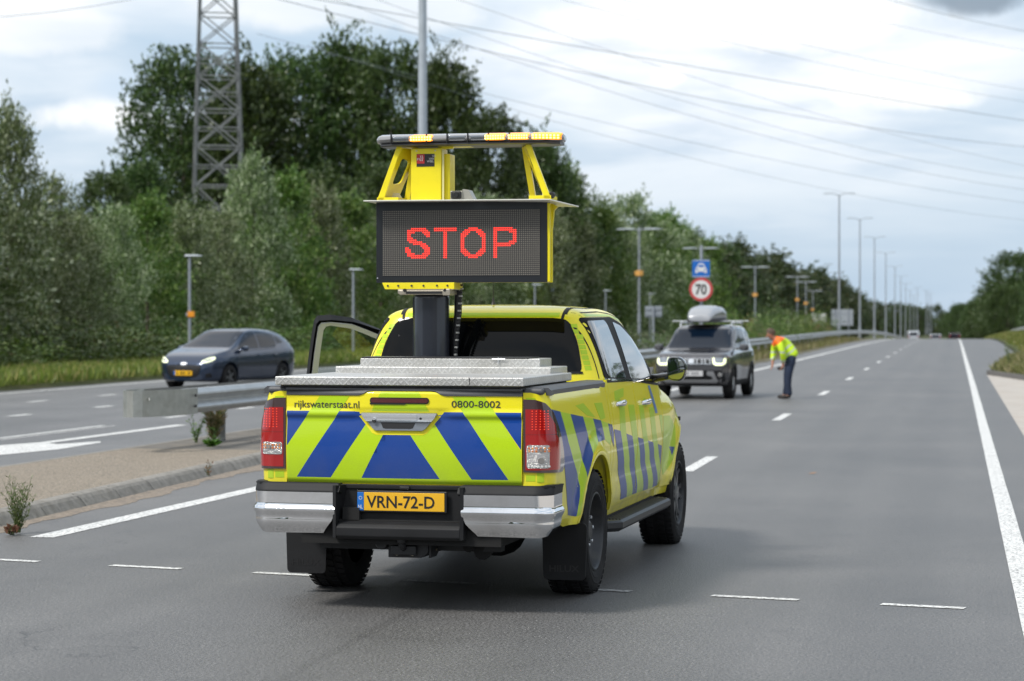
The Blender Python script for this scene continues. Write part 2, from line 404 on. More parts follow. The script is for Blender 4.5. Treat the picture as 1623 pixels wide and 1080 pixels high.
def ground_mat():
    m, N, L, b = nodes_mat('grass_ground'); tc = N.new('ShaderNodeTexCoord'); P = tc.outputs['Object']
    a = mrange(N, L, tex_noise(N, L, P, .35, 6, .6), .35, .65, 0, 1); c = mrange(N, L, tex_noise(N, L, P, 9, 5, .7), .3, .7, 0, 1)
    col = mixc(N, L, a, (.060, .085, .020), (.120, .115, .045)); col = mixc(N, L, c, col, (.045, .060, .018))
    L.new(col, b.inputs['Base Color']); b.inputs['Roughness'].default_value = .95; bumpn(N, L, b, c, .9, .05); return m
M_GROUND = ground_mat()
def agg_mat():
    m, N, L, b = nodes_mat('exposed_aggregate'); tc = N.new('ShaderNodeTexCoord'); P = tc.outputs['Object']
    v = N.new('ShaderNodeTexVoronoi'); v.inputs['Scale'].default_value = 62; L.new(P, v.inputs['Vector'])
    hue = N.new('ShaderNodeSeparateColor'); L.new(v.outputs['Color'], hue.inputs[0])
    c1 = mixc(N, L, hue.outputs[0], (.36, .295, .21), (.55, .48, .39)); dk = mrange(N, L, hue.outputs[1], .74, .78, 0, 1)
    c2 = mixc(N, L, dk, c1, (.13, .115, .09)); gap = mrange(N, L, v.outputs['Distance'], .35, .55, 0, .85)
    c3 = mixc(N, L, gap, c2, (.15, .125, .10)); pt = mrange(N, L, tex_noise(N, L, P, 1.2, 6, .65), .35, .65, 0, .45)
    L.new(mixc(N, L, pt, c3, (.27, .225, .17)), b.inputs['Base Color']); b.inputs['Roughness'].default_value = .85
    inv = mrange(N, L, v.outputs['Distance'], 0, .6, 1, 0); bumpn(N, L, b, inv, .9, .012); return m
M_AGG = agg_mat()
M_KERB = mat('kerb_concrete', (.255, .24, .215), .9, var=.28, vscale=14, bump=.8, bscale=60, dirt=(.11, .10, .08), dscale=7, damt=.85)
M_DARKTOP = mat('dark_island_top', (.135, .125, .11), .9, var=.25, vscale=4, bump=.5, bscale=70, dirt=(.20, .17, .13), dscale=3, damt=.6)
M_SAND = mat('gutter_grit', (.235, .195, .155), .95, var=.3, vscale=25, bump=.8, bscale=120, dirt=(.12, .11, .10), dscale=9, damt=.9)
M_PAVE = mat('concrete_paving', (.40, .37, .335), .9, var=.10, vscale=2, bump=.2, bscale=60, dirt=(.36, .29, .235), dscale=.8, damt=.6)

def sheet(name, left, right, ys, dz, m, nx=1, kind='structure', label=None):
    """strip between two x(y) functions following the terrain profile"""
    S = M(); rows = []
    for y in ys:
        xl, xr = left(y), right(y); rows.append([(xl+(xr-xl)*k/nx, y, gz(y)+dz) for k in range(nx+1)])
    base = 0
    for r in rows: S.v += r
    w = nx+1
    for i in range(len(rows)-1):
        for k in range(nx): S.face([i*w+k, i*w+k+1, (i+1)*w+k+1, (i+1)*w+k], [(0, 0, 1)]*4)
    o = S.obj(name, m); tag(o, kind=kind, label=label); return o
def lerp_tab(tab): return lambda y: float(np.interp(y, [t[0] for t in tab], [t[1] for t in tab]))
YS = [-60, -20, 0]+list(range(5, 150, 5))+list(range(150, 400, 8))+list(range(400, 760, 20))+[900, 1200, 1700, 2600]
g = sheet('ground', lambda y: -900, lambda y: 900, YS, -.06, M_GROUND, nx=24)
R_EDGE = lerp_tab([(-60, 1.02), (72, 1.02), (77, 1.35), (88, 1.78), (96.6, 2.3), (101, 3.05), (130, 3.2), (185, 3.6), (300, 3.9), (700, 4.2)])
YR = [y for y in YS if y <= 700]
YR1 = sorted(set(YR+[72, 77, 88, 96.6, 101]))
sheet('road', lambda y: -8.4 if y > 14 else -30, R_EDGE, YR1, 0.0, M_ASPH)
YO = [14.0001]+[y for y in YR if y > 14.2]
sheet('opposite_road', lambda y: -22.3, lambda y: -9.6, YO, 0.0, M_ASPH2)
sheet('side_road', lambda y: -60, lambda y: -22.3, [14.0001, 30], -.005, M_ASPH2)
sheet('paving', lambda y: 1.02, lambda y: 30, [-60, 0, 20, 40, 55, 62], -.004, M_PAVE)
# paving beyond y=62 is cut by the slanting kerb
S = M(); P = [(1.02, 62), (3.0, 62), (1.95, 65.6), (1.46, 69.0), (1.02, 72)]
S.v = [(x, y, -.004) for x, y in P]; S.face([0, 1, 2, 3, 4], [(0, 0, 1)]*5); tag(S.obj('paving', M_PAVE), kind='structure')

def strip(S, pts, w, z, m=0, jag=0.0):
    """flat painted band along a polyline; the outline wanders a few millimetres like real paint"""
    dense = []
    for a, b in zip(pts, pts[1:]):
        n = max(1, int((Vector(b)-Vector(a)).length/(1.2 if a[1] < 60 else 6)))
        dense += [(a[0]+(b[0]-a[0])*k/n, a[1]+(b[1]-a[1])*k/n) for k in range(n)]
    dense.append(pts[-1]); base = len(S.v)
    for i, p in enumerate(dense):
        q = dense[min(i+1, len(dense)-1)]; o = dense[max(i-1, 0)]; t = (Vector(q)-Vector(o)).normalized(); nx, ny = t.y, -t.x
        j = random.uniform(-jag, jag); W2 = w/2
        S.v.append((p[0]-nx*(W2+j), p[1]-ny*(W2+j), gz(p[1])+z)); S.v.append((p[0]+nx*(W2-j), p[1]+ny*(W2-j), gz(p[1])+z))
    for i in range(len(dense)-1):
        k = base+2*i; S.face([k, k+1, k+3, k+2], [(0, 0, 1)]*4, m)
mk = M()
strip(mk, [(.45, -20), (.45, 15.4), (.50, 60), (.56, 190), (.6, 400), (.6, 640)], .15, .004, jag=.002)
strip(mk, [(-7.0, 16.72), (-6.88, 22), (-6.72, 50), (-6.45, 90), (-5.9, 190), (-5.7, 400), (-5.6, 640)], .20, .004, jag=.002)
yy = 26.8
while yy < 420:
    strip(mk, [(-2.94, yy-1.4), (-2.94, yy+1.4)], .15, .004); yy += 13.15
# transverse dashes across the junction mouth
for xa, xb, worn in [(-8.9, -8.35, 0), (-7.8, -7.25, 0), (-6.85, -6.32, 0), (-5.73, -5.18, 0), (-4.62, -4.10, 0), (-3.52, -3.02, 1), (-2.5, -1.98, 1), (-1.46, -.92, 0), (-.42, .07, 0)]:
    f = lambda x: 15.11-(x+6.64)*.2176
    strip(mk, [(xa, f(xa)), (xb, f(xb))], .085, .004, m=worn)
# opposite carriageway
strip(mk, [(-21.35, 20), (-21.5, 60), (-21.5, 640)], .15, .004)
for y0 in range(16, 100, 4): strip(mk, [(-18.75, y0+.1), (-18.75, y0+1.1)], .16, .004)
for y0 in range(-1, 30): strip(mk, [(-16.33, 13.4+4.05*y0+8), (-16.33, 14.3+4.05*y0+8)], .16, .004)
strip(mk, [(-13.50, 18), (-13.42, 34.6)], .11, .004); strip(mk, [(-13.30, 18), (-13.22, 34.6)], .05, .004)
for y0 in (37.5, 41.5, 45.5, 49.5, 53.5, 57.5): strip(mk, [(-13.4, y0), (-13.4, y0+1)], .16, .004)
AR = [(-12.67, 28.87), (-12.44, 29.64), (-12.36, 35.1), (-12.14, 35.0), (-12.24, 29.5), (-12.0, 29.25), (-11.72, 30.1), (-11.58, 29.75), (-11.52, 28.1), (-11.76, 26.79), (-12.0, 25.6), (-12.9, 26.6), (-13.0, 28.3), (-12.8, 28.6)]
bm = bmesh.new(); f = bm.faces.new([bm.verts.new((x, y, .0045)) for x, y in AR]); bmesh.ops.triangulate(bm, faces=[f]); bm.normal_update()
for f in bm.faces:
    if f.normal.z < 0: f.normal_flip()
mk.bm(bm, 0)
tag(mk.obj('road_markings', [M_PAINT, M_PAINT_WORN]), kind='structure')

# ---- median island: aggregate top, sloping kerb, grit in the gutter
KX = lerp_tab([(10, -9.2), (10.6, -8.4), (12, -7.75), (17.5, -7.64), (21.5, -7.80), (25.5, -7.94), (34, -8.0), (48, -7.75)])
IL = lerp_tab([(10, -9.3), (10.6, -10.0), (12, -10.45), (23, -10.15), (28, -10.05), (34, -9.95), (48, -10.0)])
ysI = [10, 10.3, 10.6, 11, 11.5, 12]+[12+.5*k for k in range(1, 73)]
def island():
    S = M(); n = len(ysI); segs = [(0, 0), (0.10, .05), (.16, .10), (.24, .118), (.26, .122)]
    # kerb on the right, in cast stones with a slanting face
    rows = []
    for i, y in enumerate(ysI):
        j = random.uniform(-.006, .006); x = KX(y)+j
        rows.append([(x+.02, y, -.01), (x, y, .012), (x-.055, y, .085+j*.5), (x-.085, y, .112+j*.4), (x-.13, y, .124), (x-.19, y, .124)])
    for r in rows: S.v += r
    for i in range(n-1):
        for k in range(5):
            q = [i*6+k, (i+1)*6+k, (i+1)*6+k+1, i*6+k+1]; a, b, c = (Vector(S.v[q[0]]), Vector(S.v[q[1]]), Vector(S.v[q[3]]))
            nn = (b-a).cross(c-a).normalized()
            if nn.z < 0 or (abs(nn.z) < .01 and nn.x < 0): nn = -nn
            S.face(q, [tuple(nn)]*4, 0)
    # joints between the stones: thin recess strips
    y = 12.4
    while y < 47:
        x = KX(y); w = random.uniform(.006, .014); s = .02
        for (xa, za), (xb, zb) in (((x+.022, .008), (x-.052, .090)), ((x-.052, .090), (x-.13, .1285))):
            b0 = len(S.v); S.v += [(xa, y, za), (xa, y+w, za), (xb, y+w+s, zb), (xb, y+s, zb)]; S.face([b0, b0+1, b0+2, b0+3], [(.6, 0, .8)]*4, 1)
        y += 1.0+random.uniform(-.02, .03)
    o = S.obj('kerb', [M_KERB, mat('kerb_joint', (.04, .038, .035), .95)]); tag(o, kind='structure')
    def top(name, ya, yb, m, wav=0.0):
        T = M(); yl = [y for y in ysI if ya <= y <= yb]; nx = 6
        for i, y in enumerate(yl):
            xr = KX(y)-.185; xl = IL(y)+.12
            T.v += [(xl+(xr-xl)*k/nx, y, .122) for k in range(nx+1)]
        for i in range(len(yl)-1):
            for k in range(nx): T.face([i*7+k, i*7+k+1, (i+1)*7+k+1, (i+1)*7+k], [(0, 0, 1)]*4)
        tag(T.obj(name, m), kind='structure')
    top('median_paving', 10, 26.5, M_AGG); top('median_paving', 26.5, 48, M_DARKTOP)
    S = M(); n = len(ysI)      # far kerb
    for y in ysI:
        x = IL(y); S.v += [(x+.13, y, .1235), (x+.02, y, .12), (x, y, .10), (x-.01, y, -.01)]
    for i in range(n-1):
        for k in range(3): S.face([i*4+k, i*4+k+1, (i+1)*4+k+1, (i+1)*4+k], [(-.2*k, 0, 1)]*4)
    tag(S.obj('kerb', M_KERB), kind='structure')
    # grit lying in the gutter: ragged sheet
    S = M(); ys = [12+.12*k for k in range(0, 280)]
    for i, y in enumerate(ys):
        w = .17+.06*math.sin(y*1.3)+.035*math.sin(y*5.1+1)+random.uniform(-.02, .02)
        S.v += [(KX(y)+.005, y, .016), (KX(y)+.02+w*.4, y, .011), (KX(y)+.02+w, y, .0025)]
    for i in range(len(ys)-1):
        for k in range(2): S.face([i*3+k, i*3+k+1, (i+1)*3+k+1, (i+1)*3+k], [(0, 0, 1)]*4)
    tag(S.obj('gutter_grit', M_SAND), kind='structure')
island()
# earth strip of the median beyond the island and verge kerb on the right
sheet('median_ground', lambda y: -10.3, lambda y: -7.45+.12*math.sin(y*.9), [48+2*k for k in range(52)]+list(range(160, 700, 12)), .02,
      mat('median_earth', (.15, .135, .085), .95, var=.4, vscale=1.5, bump=.6, bscale=30, dirt=(.07, .085, .03), dscale=.8, damt=.9), nx=2)
S = M(); kp = [(1.02, 72.3), (1.46, 69.0), (1.95, 65.6), (3.0, 62), (6, 60)]
for (x0, y0), (x1, y1) in zip(kp, kp[1:]):
    S.prism([(x0, y0), (x1, y1), (x1+.1, y1+.12), (x0+.1, y0+.12)], 'z', -.02, .13, 0)
S.prism([(1.02, 72.3), (1.12, 72.42), (1.40, 77), (1.32, 77)], 'z', -.02, .12, 0)
tag(S.obj('kerb', mat('weathered_kerb', (.12, .115, .11), .9, var=.2)), kind='structure')
# raised verge behind it
S = M(); ysv = [62+2*k for k in range(20)]+list(range(104, 420, 8))
def vx0(y): return float(np.interp(y, [62, 65.6, 69, 72.3, 77, 88, 96.6, 101, 130, 185, 300, 700], [3.1, 2.05, 1.56, 1.12, 1.42, 1.85, 2.4, 3.1, 3.3, 3.7, 4.0, 4.3]))
for y in ysv:
    x = vx0(y); h = float(np.interp(y, [62, 100, 150, 250, 420], [.12, .22, .48, .55, .55]))
    S.v += [(x, y, gz(y)+.04), (x+.4, y, gz(y)+.10+h*.1), (x+2.0, y, gz(y)+h), (x+9, y, gz(y)+h*1.3), (x+40, y, gz(y)+h*1.2)]
for i in range(len(ysv)-1):
    for k in range(4): S.face([i*5+k, i*5+k+1, (i+1)*5+k+1, (i+1)*5+k], [(0, 0, 1)]*4)
tag(S.obj('verge', M_GROUND), kind='structure')
S = M(); ysv = list(range(30, 700, 6))      # left verge rising to the trees
for y in ysv:
    S.v += [(-22.25, y, gz(y)+.01), (-22.6, y, gz(y)+.06), (-25.5, y, gz(y)+.12), (-29, y, gz(y)+.35), (-90, y, gz(y)+.5)]
for i in range(len(ysv)-1):
    for k in range(4): S.face([i*5+k, (i)*5+k+1, (i+1)*5+k+1, (i+1)*5+k], [(0, 0, 1)]*4)
tag(S.obj('verge', M_GROUND), kind='structure')

# ================================================================== VEGETATION
def leaf_mat(name, c1, c2, c3=None, trans=.17, rough=.42, p3=.25):
    m, N, L, b = nodes_mat(name); g = N.new('ShaderNodeNewGeometry')
    rp = g.outputs['Random Per Island']; col = mixc(N, L, rp, c1, c2)
    if c3:
        k = N.new('ShaderNodeMath'); k.operation = 'FRACT'; kk = N.new('ShaderNodeMath'); kk.operation = 'MULTIPLY'; kk.inputs[1].default_value = 17.3
        L.new(rp, kk.inputs[0]); L.new(kk.outputs[0], k.inputs[0]); th = mrange(N, L, k.outputs[0], 1-p3, 1-p3+.02, 0, 1); col = mixc(N, L, th, col, c3)
    oi = N.new('ShaderNodeObjectInfo'); hs = N.new('ShaderNodeHueSaturation')
    L.new(mrange(N, L, oi.outputs['Random'], 0, 1, .492, .522), hs.inputs['Hue']); L.new(mrange(N, L, oi.outputs['Random'], 0, 1, .82, 1.26), hs.inputs['Value'])
    L.new(col, hs.inputs['Color']); L.new(hs.outputs[0], b.inputs['Base Color']); b.inputs['Roughness'].default_value = rough
    b.inputs['Specular IOR Level'].default_value = .5
    tr = N.new('ShaderNodeBsdfTranslucent'); L.new(hs.outputs[0], tr.inputs[0]); mx = N.new('ShaderNodeMixShader'); mx.inputs[0].default_value = trans
    L.new(b.outputs[0], mx.inputs[1]); L.new(tr.outputs[0], mx.inputs[2]); L.new(mx.outputs[0], N['Material Output'].inputs[0])
    return m
ML_DARK = leaf_mat('leaves_dark', (.030, .056, .012), (.064, .105, .020), (.105, .145, .035), p3=.12)
ML_MID = leaf_mat('leaves_mid', (.042, .090, .012), (.120, .190, .026), (.20, .25, .07), p3=.2)
ML_SILVER = leaf_mat('leaves_silver', (.075, .118, .030), (.175, .225, .080), (.38, .42, .27), p3=.25)
ML_FAR = leaf_mat('leaves_far', (.035, .058, .018), (.060, .088, .026), (.11, .105, .035), p3=.1)
ML_BRAM = leaf_mat('leaves_bramble', (.045, .085, .015), (.085, .13, .03), (.12, .10, .04), p3=.1)
ML_DRY = leaf_mat('leaves_dry', (.24, .18, .08), (.33, .26, .13), (.10, .14, .035), p3=.3)
ML_RUST = leaf_mat('leaves_rust', (.14, .075, .035), (.20, .12, .055), (.09, .09, .03), p3=.25)
M_BARK = mat('bark', (.085, .070, .052), .95, var=.3, vscale=12, bump=.6, bscale=30)
rng = np.random.default_rng(11)
def leaves_mesh(name, P, D, size, m, aspect=.55, jit=.35):
    """one quad leaf per row: P positions, D pointing directions"""
    n = len(P); D = D+rng.normal(0, jit, (n, 3)); D /= np.linalg.norm(D, axis=1)[:, None]+1e-9
    U = np.cross(D, rng.normal(0, 1, (n, 3))); U /= np.linalg.norm(U, axis=1)[:, None]+1e-9
    s = (size*rng.uniform(.65, 1.35, n))[:, None]; w = s*aspect*.5
    V = np.stack([P, P+D*s*.5+U*w, P+D*s, P+D*s*.5-U*w], 1).reshape(-1, 3)
    me = bpy.data.meshes.new(name); me.vertices.add(4*n); me.vertices.foreach_set('co', V.astype(np.float32).ravel())
    me.loops.add(4*n); me.loops.foreach_set('vertex_index', np.arange(4*n, dtype=np.int32))
    me.polygons.add(n); me.polygons.foreach_set('loop_start', np.arange(0, 4*n, 4, dtype=np.int32)); me.polygons.foreach_set('loop_total', np.full(n, 4, dtype=np.int32))
    me.materials.append(m); me.update(calc_edges=True); return me
def crown_points(H, Wd, nclump, per, seed, base=.18, shape='round', shoot=.9, up=.4, clr=.8, hollow=.45):
    """clumps of leafy twigs spread through an uneven crown: returns leaf positions and directions"""
    r = np.random.default_rng(seed); Ps = []; Ds = []
    # a few lobes make the outline uneven
    lob = [(r.uniform(-.30, .30)*Wd, r.uniform(-.30, .30)*Wd, H*r.uniform(.35, .80), r.uniform(.55, .95)) for _ in range(7)]+[(0, 0, H*.62, 1.1)]
    k = 0
    while k < nclump:
        z = r.uniform(base, 1.0); a = r.uniform(0, 2*math.pi)
        if shape == 'round': rad = Wd*.5*math.sin(math.pi*min(1, max(0, (z-base*.5)/(1.03-base*.5)))**.85)**.62
        elif shape == 'cone': rad = Wd*.5*(1-z)**.55*min(1, (z-base*.4)/.12+.45)
        else: rad = Wd*.5*min(1, (1.02-z)*2.0)**.8*min(1, .72+z*.4)
        rad *= 1+.22*math.sin(3*a+seed)+.16*math.sin(5*a+z*9+seed*2)+.12*math.sin(z*17+2*a)
        q = rad*math.sqrt(r.uniform(hollow**2, 1)); c = np.array([q*math.cos(a), q*math.sin(a), z*H*r.uniform(.93, 1.0)])
        out = np.array([math.cos(a)*.9, math.sin(a)*.9, up+.5*(z-.3)]); out /= np.linalg.norm(out)
        nt = max(3, per//12)
        for _ in range(nt):
            o = c+r.normal(0, clr*.42, 3); d = out+r.normal(0, .45, 3); d /= np.linalg.norm(d); ln = shoot*r.uniform(.5, 1.25)
            t = np.linspace(0.08, 1, 12)[:, None]; droop = np.array([0, 0, -.18*ln])
            pts = o+d*ln*t+droop*t*t+r.normal(0, .05, (12, 3)); Ps.append(pts); Ds.append(np.tile(d, (12, 1))+r.normal(0, .55, (12, 3)))
        k += 1
    P = np.concatenate(Ps); D = np.concatenate(Ds); ok = P[:, 2] > .05
    return P[ok], D[ok]
def trunk_mesh(H, r0, seed, nb=9, lean=.04, low=.25):
    rr = random.Random(seed); S = M(); pts = []; x = y = 0
    for k in range(9):
        pts.append((x, y, H*.86*k/8)); x += rr.uniform(-lean, lean)*H*.3; y += rr.uniform(-lean, lean)*H*.3
    S.tube(pts, [r0*(1.25 if k == 0 else 1)*(1-.88*k/8) for k in range(9)], seg=8)
    for b in range(nb):
        t = rr.uniform(low, .9); i = int(t*8); p = Vector(pts[i]); a = rr.uniform(0, 6.28); ln = H*rr.uniform(.2, .36)*(1.15-t*.6)
        d = Vector((math.cos(a), math.sin(a), rr.uniform(.45, 1.0))).normalized(); q = [p]
        for s in range(1, 5): q.append(p+d*ln*s/4+Vector((0, 0, .05*ln*s*s/16))+Vector((rr.uniform(-.1, .1), rr.uniform(-.1, .1), 0))*ln*.4)
        S.tube([tuple(v) for v in q], [r0*(1-.85*t)*.6*(1-.8*s/4) for s in range(5)], seg=6)
    return S
TREES = {}
def make_tree(key, name, H, Wd, ncl, per, seed, m, size, r0, **kw):
    root = empty(name); tr = trunk_mesh(H, r0, seed).obj('trunk', M_BARK, root)
    P, D = crown_points(H, Wd, ncl, per, seed, **kw)
    cr = bpy.data.objects.new('crown', leaves_mesh('crown', P, D, size, m)); COL.objects.link(cr); cr.parent = root
    TREES[key] = [root, False, H]; return root
make_tree('dark1', 'broadleaf_tree', 14, 11.5, 300, 130, 1, ML_DARK, .27, .30, base=.12, shape='round', clr=1.1, shoot=1.1)
make_tree('dark2', 'broadleaf_tree', 14, 10, 280, 130, 2, ML_DARK, .27, .28, base=.10, shape='full', clr=1.2, shoot=1.2)
make_tree('mid1', 'leafy_tree', 9, 6.5, 130, 200, 3, ML_MID, .19, .16, base=.03, shape='full', clr=.62, shoot=.9, up=.7)
make_tree('silv1', 'silver_poplar', 8, 5.6, 125, 190, 4, ML_SILVER, .165, .13, base=.02, shape='cone', clr=.5, shoot=1.15, up=1.5)
make_tree('silv2', 'silver_poplar', 8, 6.4, 130, 190, 5, ML_SILVER, .165, .13, base=.02, shape='full', clr=.52, shoot=1.05, up=1.1)
make_tree('far1', 'broadleaf_tree', 14, 11, 170, 84, 6, ML_FAR, .42, .28, base=.05, shape='round', clr=1.2, shoot=1.3)
def put_tree(key, x, y, h, rz, label, group, wd=1.0):
    rec = TREES[key]; o = rec[0] if not rec[1] else copy_tree(rec[0]); rec[1] = True
    s = h/rec[2]; o.location = (x, y, gz(y)+(.3 if x < -22 else 0)); o.rotation_euler = (0, 0, rz); o.scale = (s*wd, s*wd, s)
    tag(o, label, 'tree', group); return o
rt = random.Random(5)
# back row of tall dark trees, left
back = [(-58.6, 168, 21.5, 'dark1', 0.49), (-52.62, 166, 20.4, 'dark2', 0.58), (-50.65, 172, 21.6, 'dark1', 0.46), (-47.9, 176, 23.0, 'dark2', 0.54), (-42.75, 172, 22.0, 'dark1', 0.45), (-38.28, 170, 20.7, 'dark2', 0.48), (-34.41, 168, 16.7, 'dark1', 0.44), (-32.98, 180, 15.8, 'dark2', 0.65), (-32.7, 190, 14.2, 'mid1', 0.62), (-31.4, 200, 12.0, 'silv2', 0.75), (-30.3, 215, 13.0, 'silv2', 0.72), (-29.8, 235, 12.4, 'mid1', 0.72), (-58.09, 150, 11.2, 'dark1', 0.54), (-57.02, 155, 12.5, 'dark2', 0.48), (-62.29, 185, 17.9, 'dark1', 0.54),
        (-42.62, 100, 6.6, 'dark2', 0.82), (-42.06, 104, 6.4, 'dark1', 0.77), (-41.42, 110, 6.9, 'dark1', 0.74), (-40.81, 118, 7.5, 'dark2', 0.84), (-40.24, 130, 8.4, 'dark1', 0.80), (-37.75, 135, 10.2, 'dark2', 0.69), (-35.01, 140, 10.9, 'dark1', 0.57),]
for i, (x, y, h, k, w) in enumerate(back):
    lab = {0: 'tall dark tree with ragged outline standing out to the left of the lattice pylon', 1: 'tall dark tree directly behind and right of the lattice pylon', 12: 'lower dark tree at the left shoulder of the tall wood', 14: 'dark tree seen through the girders of the pylon'}.get(i, 'tall dark green broadleaf tree in the back row of the roadside wood' if i < 7 else 'dark green tree in the descending back row right of the sign board' if i < 12 else 'lower dark tree filling the wood behind the silvery front trees')
    put_tree(k, x, y, h, rt.uniform(0, 6.28), lab, 'tall dark trees behind the roadside poplars', w*1.3)
# front row, from the left edge toward the vanishing point
fr = [(-31.33, 72.2, 8.7, 'silv1', 0.33), (-31.22, 74.9, 6.7, 'silv2', 0.42), (-31.14, 77.6, 5.5, 'silv1', 0.56), (-31.04, 80.8, 5.9, 'silv2', 0.47), (-30.94, 84.6, 6.5, 'mid1', 0.54), (-30.88, 88.5, 6.3, 'silv1', 0.55), (-30.76, 92.6, 6.3, 'silv2', 0.50), (-30.66, 97.0, 9.1, 'silv1', 0.42), (-30.59, 102.3, 8.6, 'mid1', 0.52), (-30.51, 107.4, 8.3, 'silv1', 0.47), (-30.43, 112.4, 8.1, 'mid1', 0.56), (-30.36, 118.6, 7.4, 'silv2', 0.53), (-30.26, 126.2, 7.8, 'mid1', 0.65), (-30.16, 134.8, 8.6, 'silv1', 0.58), (-30.08, 144.8, 9.9, 'silv2', 0.52), (-30.0, 155.2, 9.2, 'mid1', 0.54), (-29.92, 165.9, 11.1, 'silv2', 0.48), (-29.84, 179.7, 10.4, 'silv1', 0.60), (-29.77, 194.2, 11.7, 'mid1', 0.53), (-29.71, 211.4, 10.5, 'silv2', 0.53), (-29.64, 231.8, 12.1, 'mid1', 0.53), (-29.57, 253.5, 12.9, 'silv1', 0.53), (-29.52, 276.2, 12.2, 'mid1', 0.56), (-29.47, 299.2, 12.4, 'dark2', 0.57),]
for i, (x, y, h, k, w) in enumerate(fr):
    kind = {'silv1': 'slender silvery-leaved poplar', 'silv2': 'bushy silvery-leaved poplar', 'mid1': 'mid green bushy tree', 'dark1': 'round dark green tree', 'dark2': 'broad dark green tree'}[k]
    where = 'at the far left edge of the picture' if i < 1 else 'in the front row left of the blue hatchback' if y < 86 else 'in the front row behind the blue hatchback' if y < 100 else 'in the front row left of the sign board' if y < 122 else 'in the front row right of the sign board' if y < 185 else 'in the far front row beside the twin-arm lamps'
    put_tree(k, x, y, h*(.97 if i == 0 else .93), rt.uniform(0, 6.28), kind+' '+where, 'trees in the front row of the roadside wood', w*1.5)
for i, (x, y, h, k) in enumerate([(-31, 64.5, 8.2, 'silv2'), (-32, 58.5, 7.4, 'mid1'), (-31, 52.5, 8.0, 'silv1'), (-32, 46, 7.6, 'mid1'), (-37, 60, 9.5, 'mid1'), (-38, 51, 9.0, 'silv2'), (-31, 40, 7.8, 'silv2'), (-38, 42, 9.4, 'dark2')]):
    put_tree(k, x, y, h, rt.uniform(0, 6.28), 'tree of the roadside wood standing left of the picture', 'trees left of the picture', 1.1)
for i in range(34):      # far left wood, low and running toward the horizon
    y = 292+i*13.5; x = -31-3*(i % 2)+rt.uniform(-1, 1); h = float(np.interp(y, [290, 350, 450, 600, 760], [12.4, 13.2, 14.6, 16, 14]))*rt.uniform(.9, 1.06)
    put_tree('far1', x, y, h, rt.uniform(0, 6.28), 'distant green tree in the wood along the left of the road, before the horizon', 'distant trees left of the road', 1.1)
for i in range(16):      # closing belt across the horizon
    x = -62+i*5.0+rt.uniform(-1.5, 1.5); y = 860+rt.uniform(0, 110)+abs(i-8)*6
    put_tree('far1', x, y, rt.uniform(9.5, 14.5), rt.uniform(0, 6.28), 'small distant tree in the belt closing the end of the road', 'trees closing the horizon', 1.35)
rtr = [(13.5, 500, 19.6, 'dark1', 1.15), (19.5, 470, 19.5, 'dark2', 1.15), (9.5, 520, 13.5, 'dark2', 1.0), (10.5, 462, 11.5, 'dark1', 1.0), (17, 430, 13.0, 'dark2', 1.1), (24, 520, 20.5, 'dark1', 1.1), (6.5, 560, 9.4, 'dark1', 1.0), (28, 480, 19, 'dark2', 1.1),
       (14, 560, 16, 'dark1', 1.1), (6.0, 640, 12, 'dark2', 1.1), (3.6, 720, 11.6, 'dark1', 1.2), (9.5, 700, 14, 'dark1', 1.2), (1.0, 790, 11.5, 'dark2', 1.2), (13, 640, 15, 'dark2', 1.2), (20, 390, 8.5, 'dark1', 1.1)]
for i, (x, y, h, k, w) in enumerate(rtr):
    lab = 'large dark green tree in the clump at the right edge' if h > 15 else 'lower dark green tree in the belt right of the road, left of the big clump' if x < 11 else 'mid-sized dark tree at the foot of the clump at the right edge'
    put_tree(k, x, y, h, rt.uniform(0, 6.28), lab, 'dark trees right of the road', w)
# unseen tree belt added behind the camera to darken the rear glass reflection
_r = np.random.default_rng(77); n_ = 26000; xx = _r.uniform(-75, 70, n_); hh_ = 9+3.5*np.sin(xx*.21)+2.2*np.sin(xx*.57+1); zz = hh_*_r.uniform(0, 1, n_)**.8
Pw = np.stack([xx, -46-_r.uniform(0, 9, n_)-np.abs(xx)*.05, zz], 1); ow = bpy.data.objects.new('woodland', leaves_mesh('woodland', Pw, _r.normal(0, 1, (n_, 3)), .95, ML_DARK, aspect=.8)); COL.objects.link(ow)
tag(ow, 'unseen dark tree belt added behind the camera for reflections in the pickup glass', 'woodland', kind='stuff')
# second unseen belt, added right of the road to darken the flank's reflection
n_ = 22000; yy_ = _r.uniform(25, 260, n_); hh_ = 8+2.5*np.sin(yy_*.16)+1.8*np.sin(yy_*.43+2); Pw = np.stack([16+yy_*.045+_r.uniform(0, 8, n_), yy_, hh_*_r.uniform(0, 1, n_)**.8], 1)
ow = bpy.data.objects.new('woodland', leaves_mesh('woodland', Pw, _r.normal(0, 1, (n_, 3)), .8, ML_DARK, aspect=.8)); COL.objects.link(ow); tag(ow, 'unseen dark tree belt added right of the road for reflections in the pickup flank', 'woodland', kind='stuff')
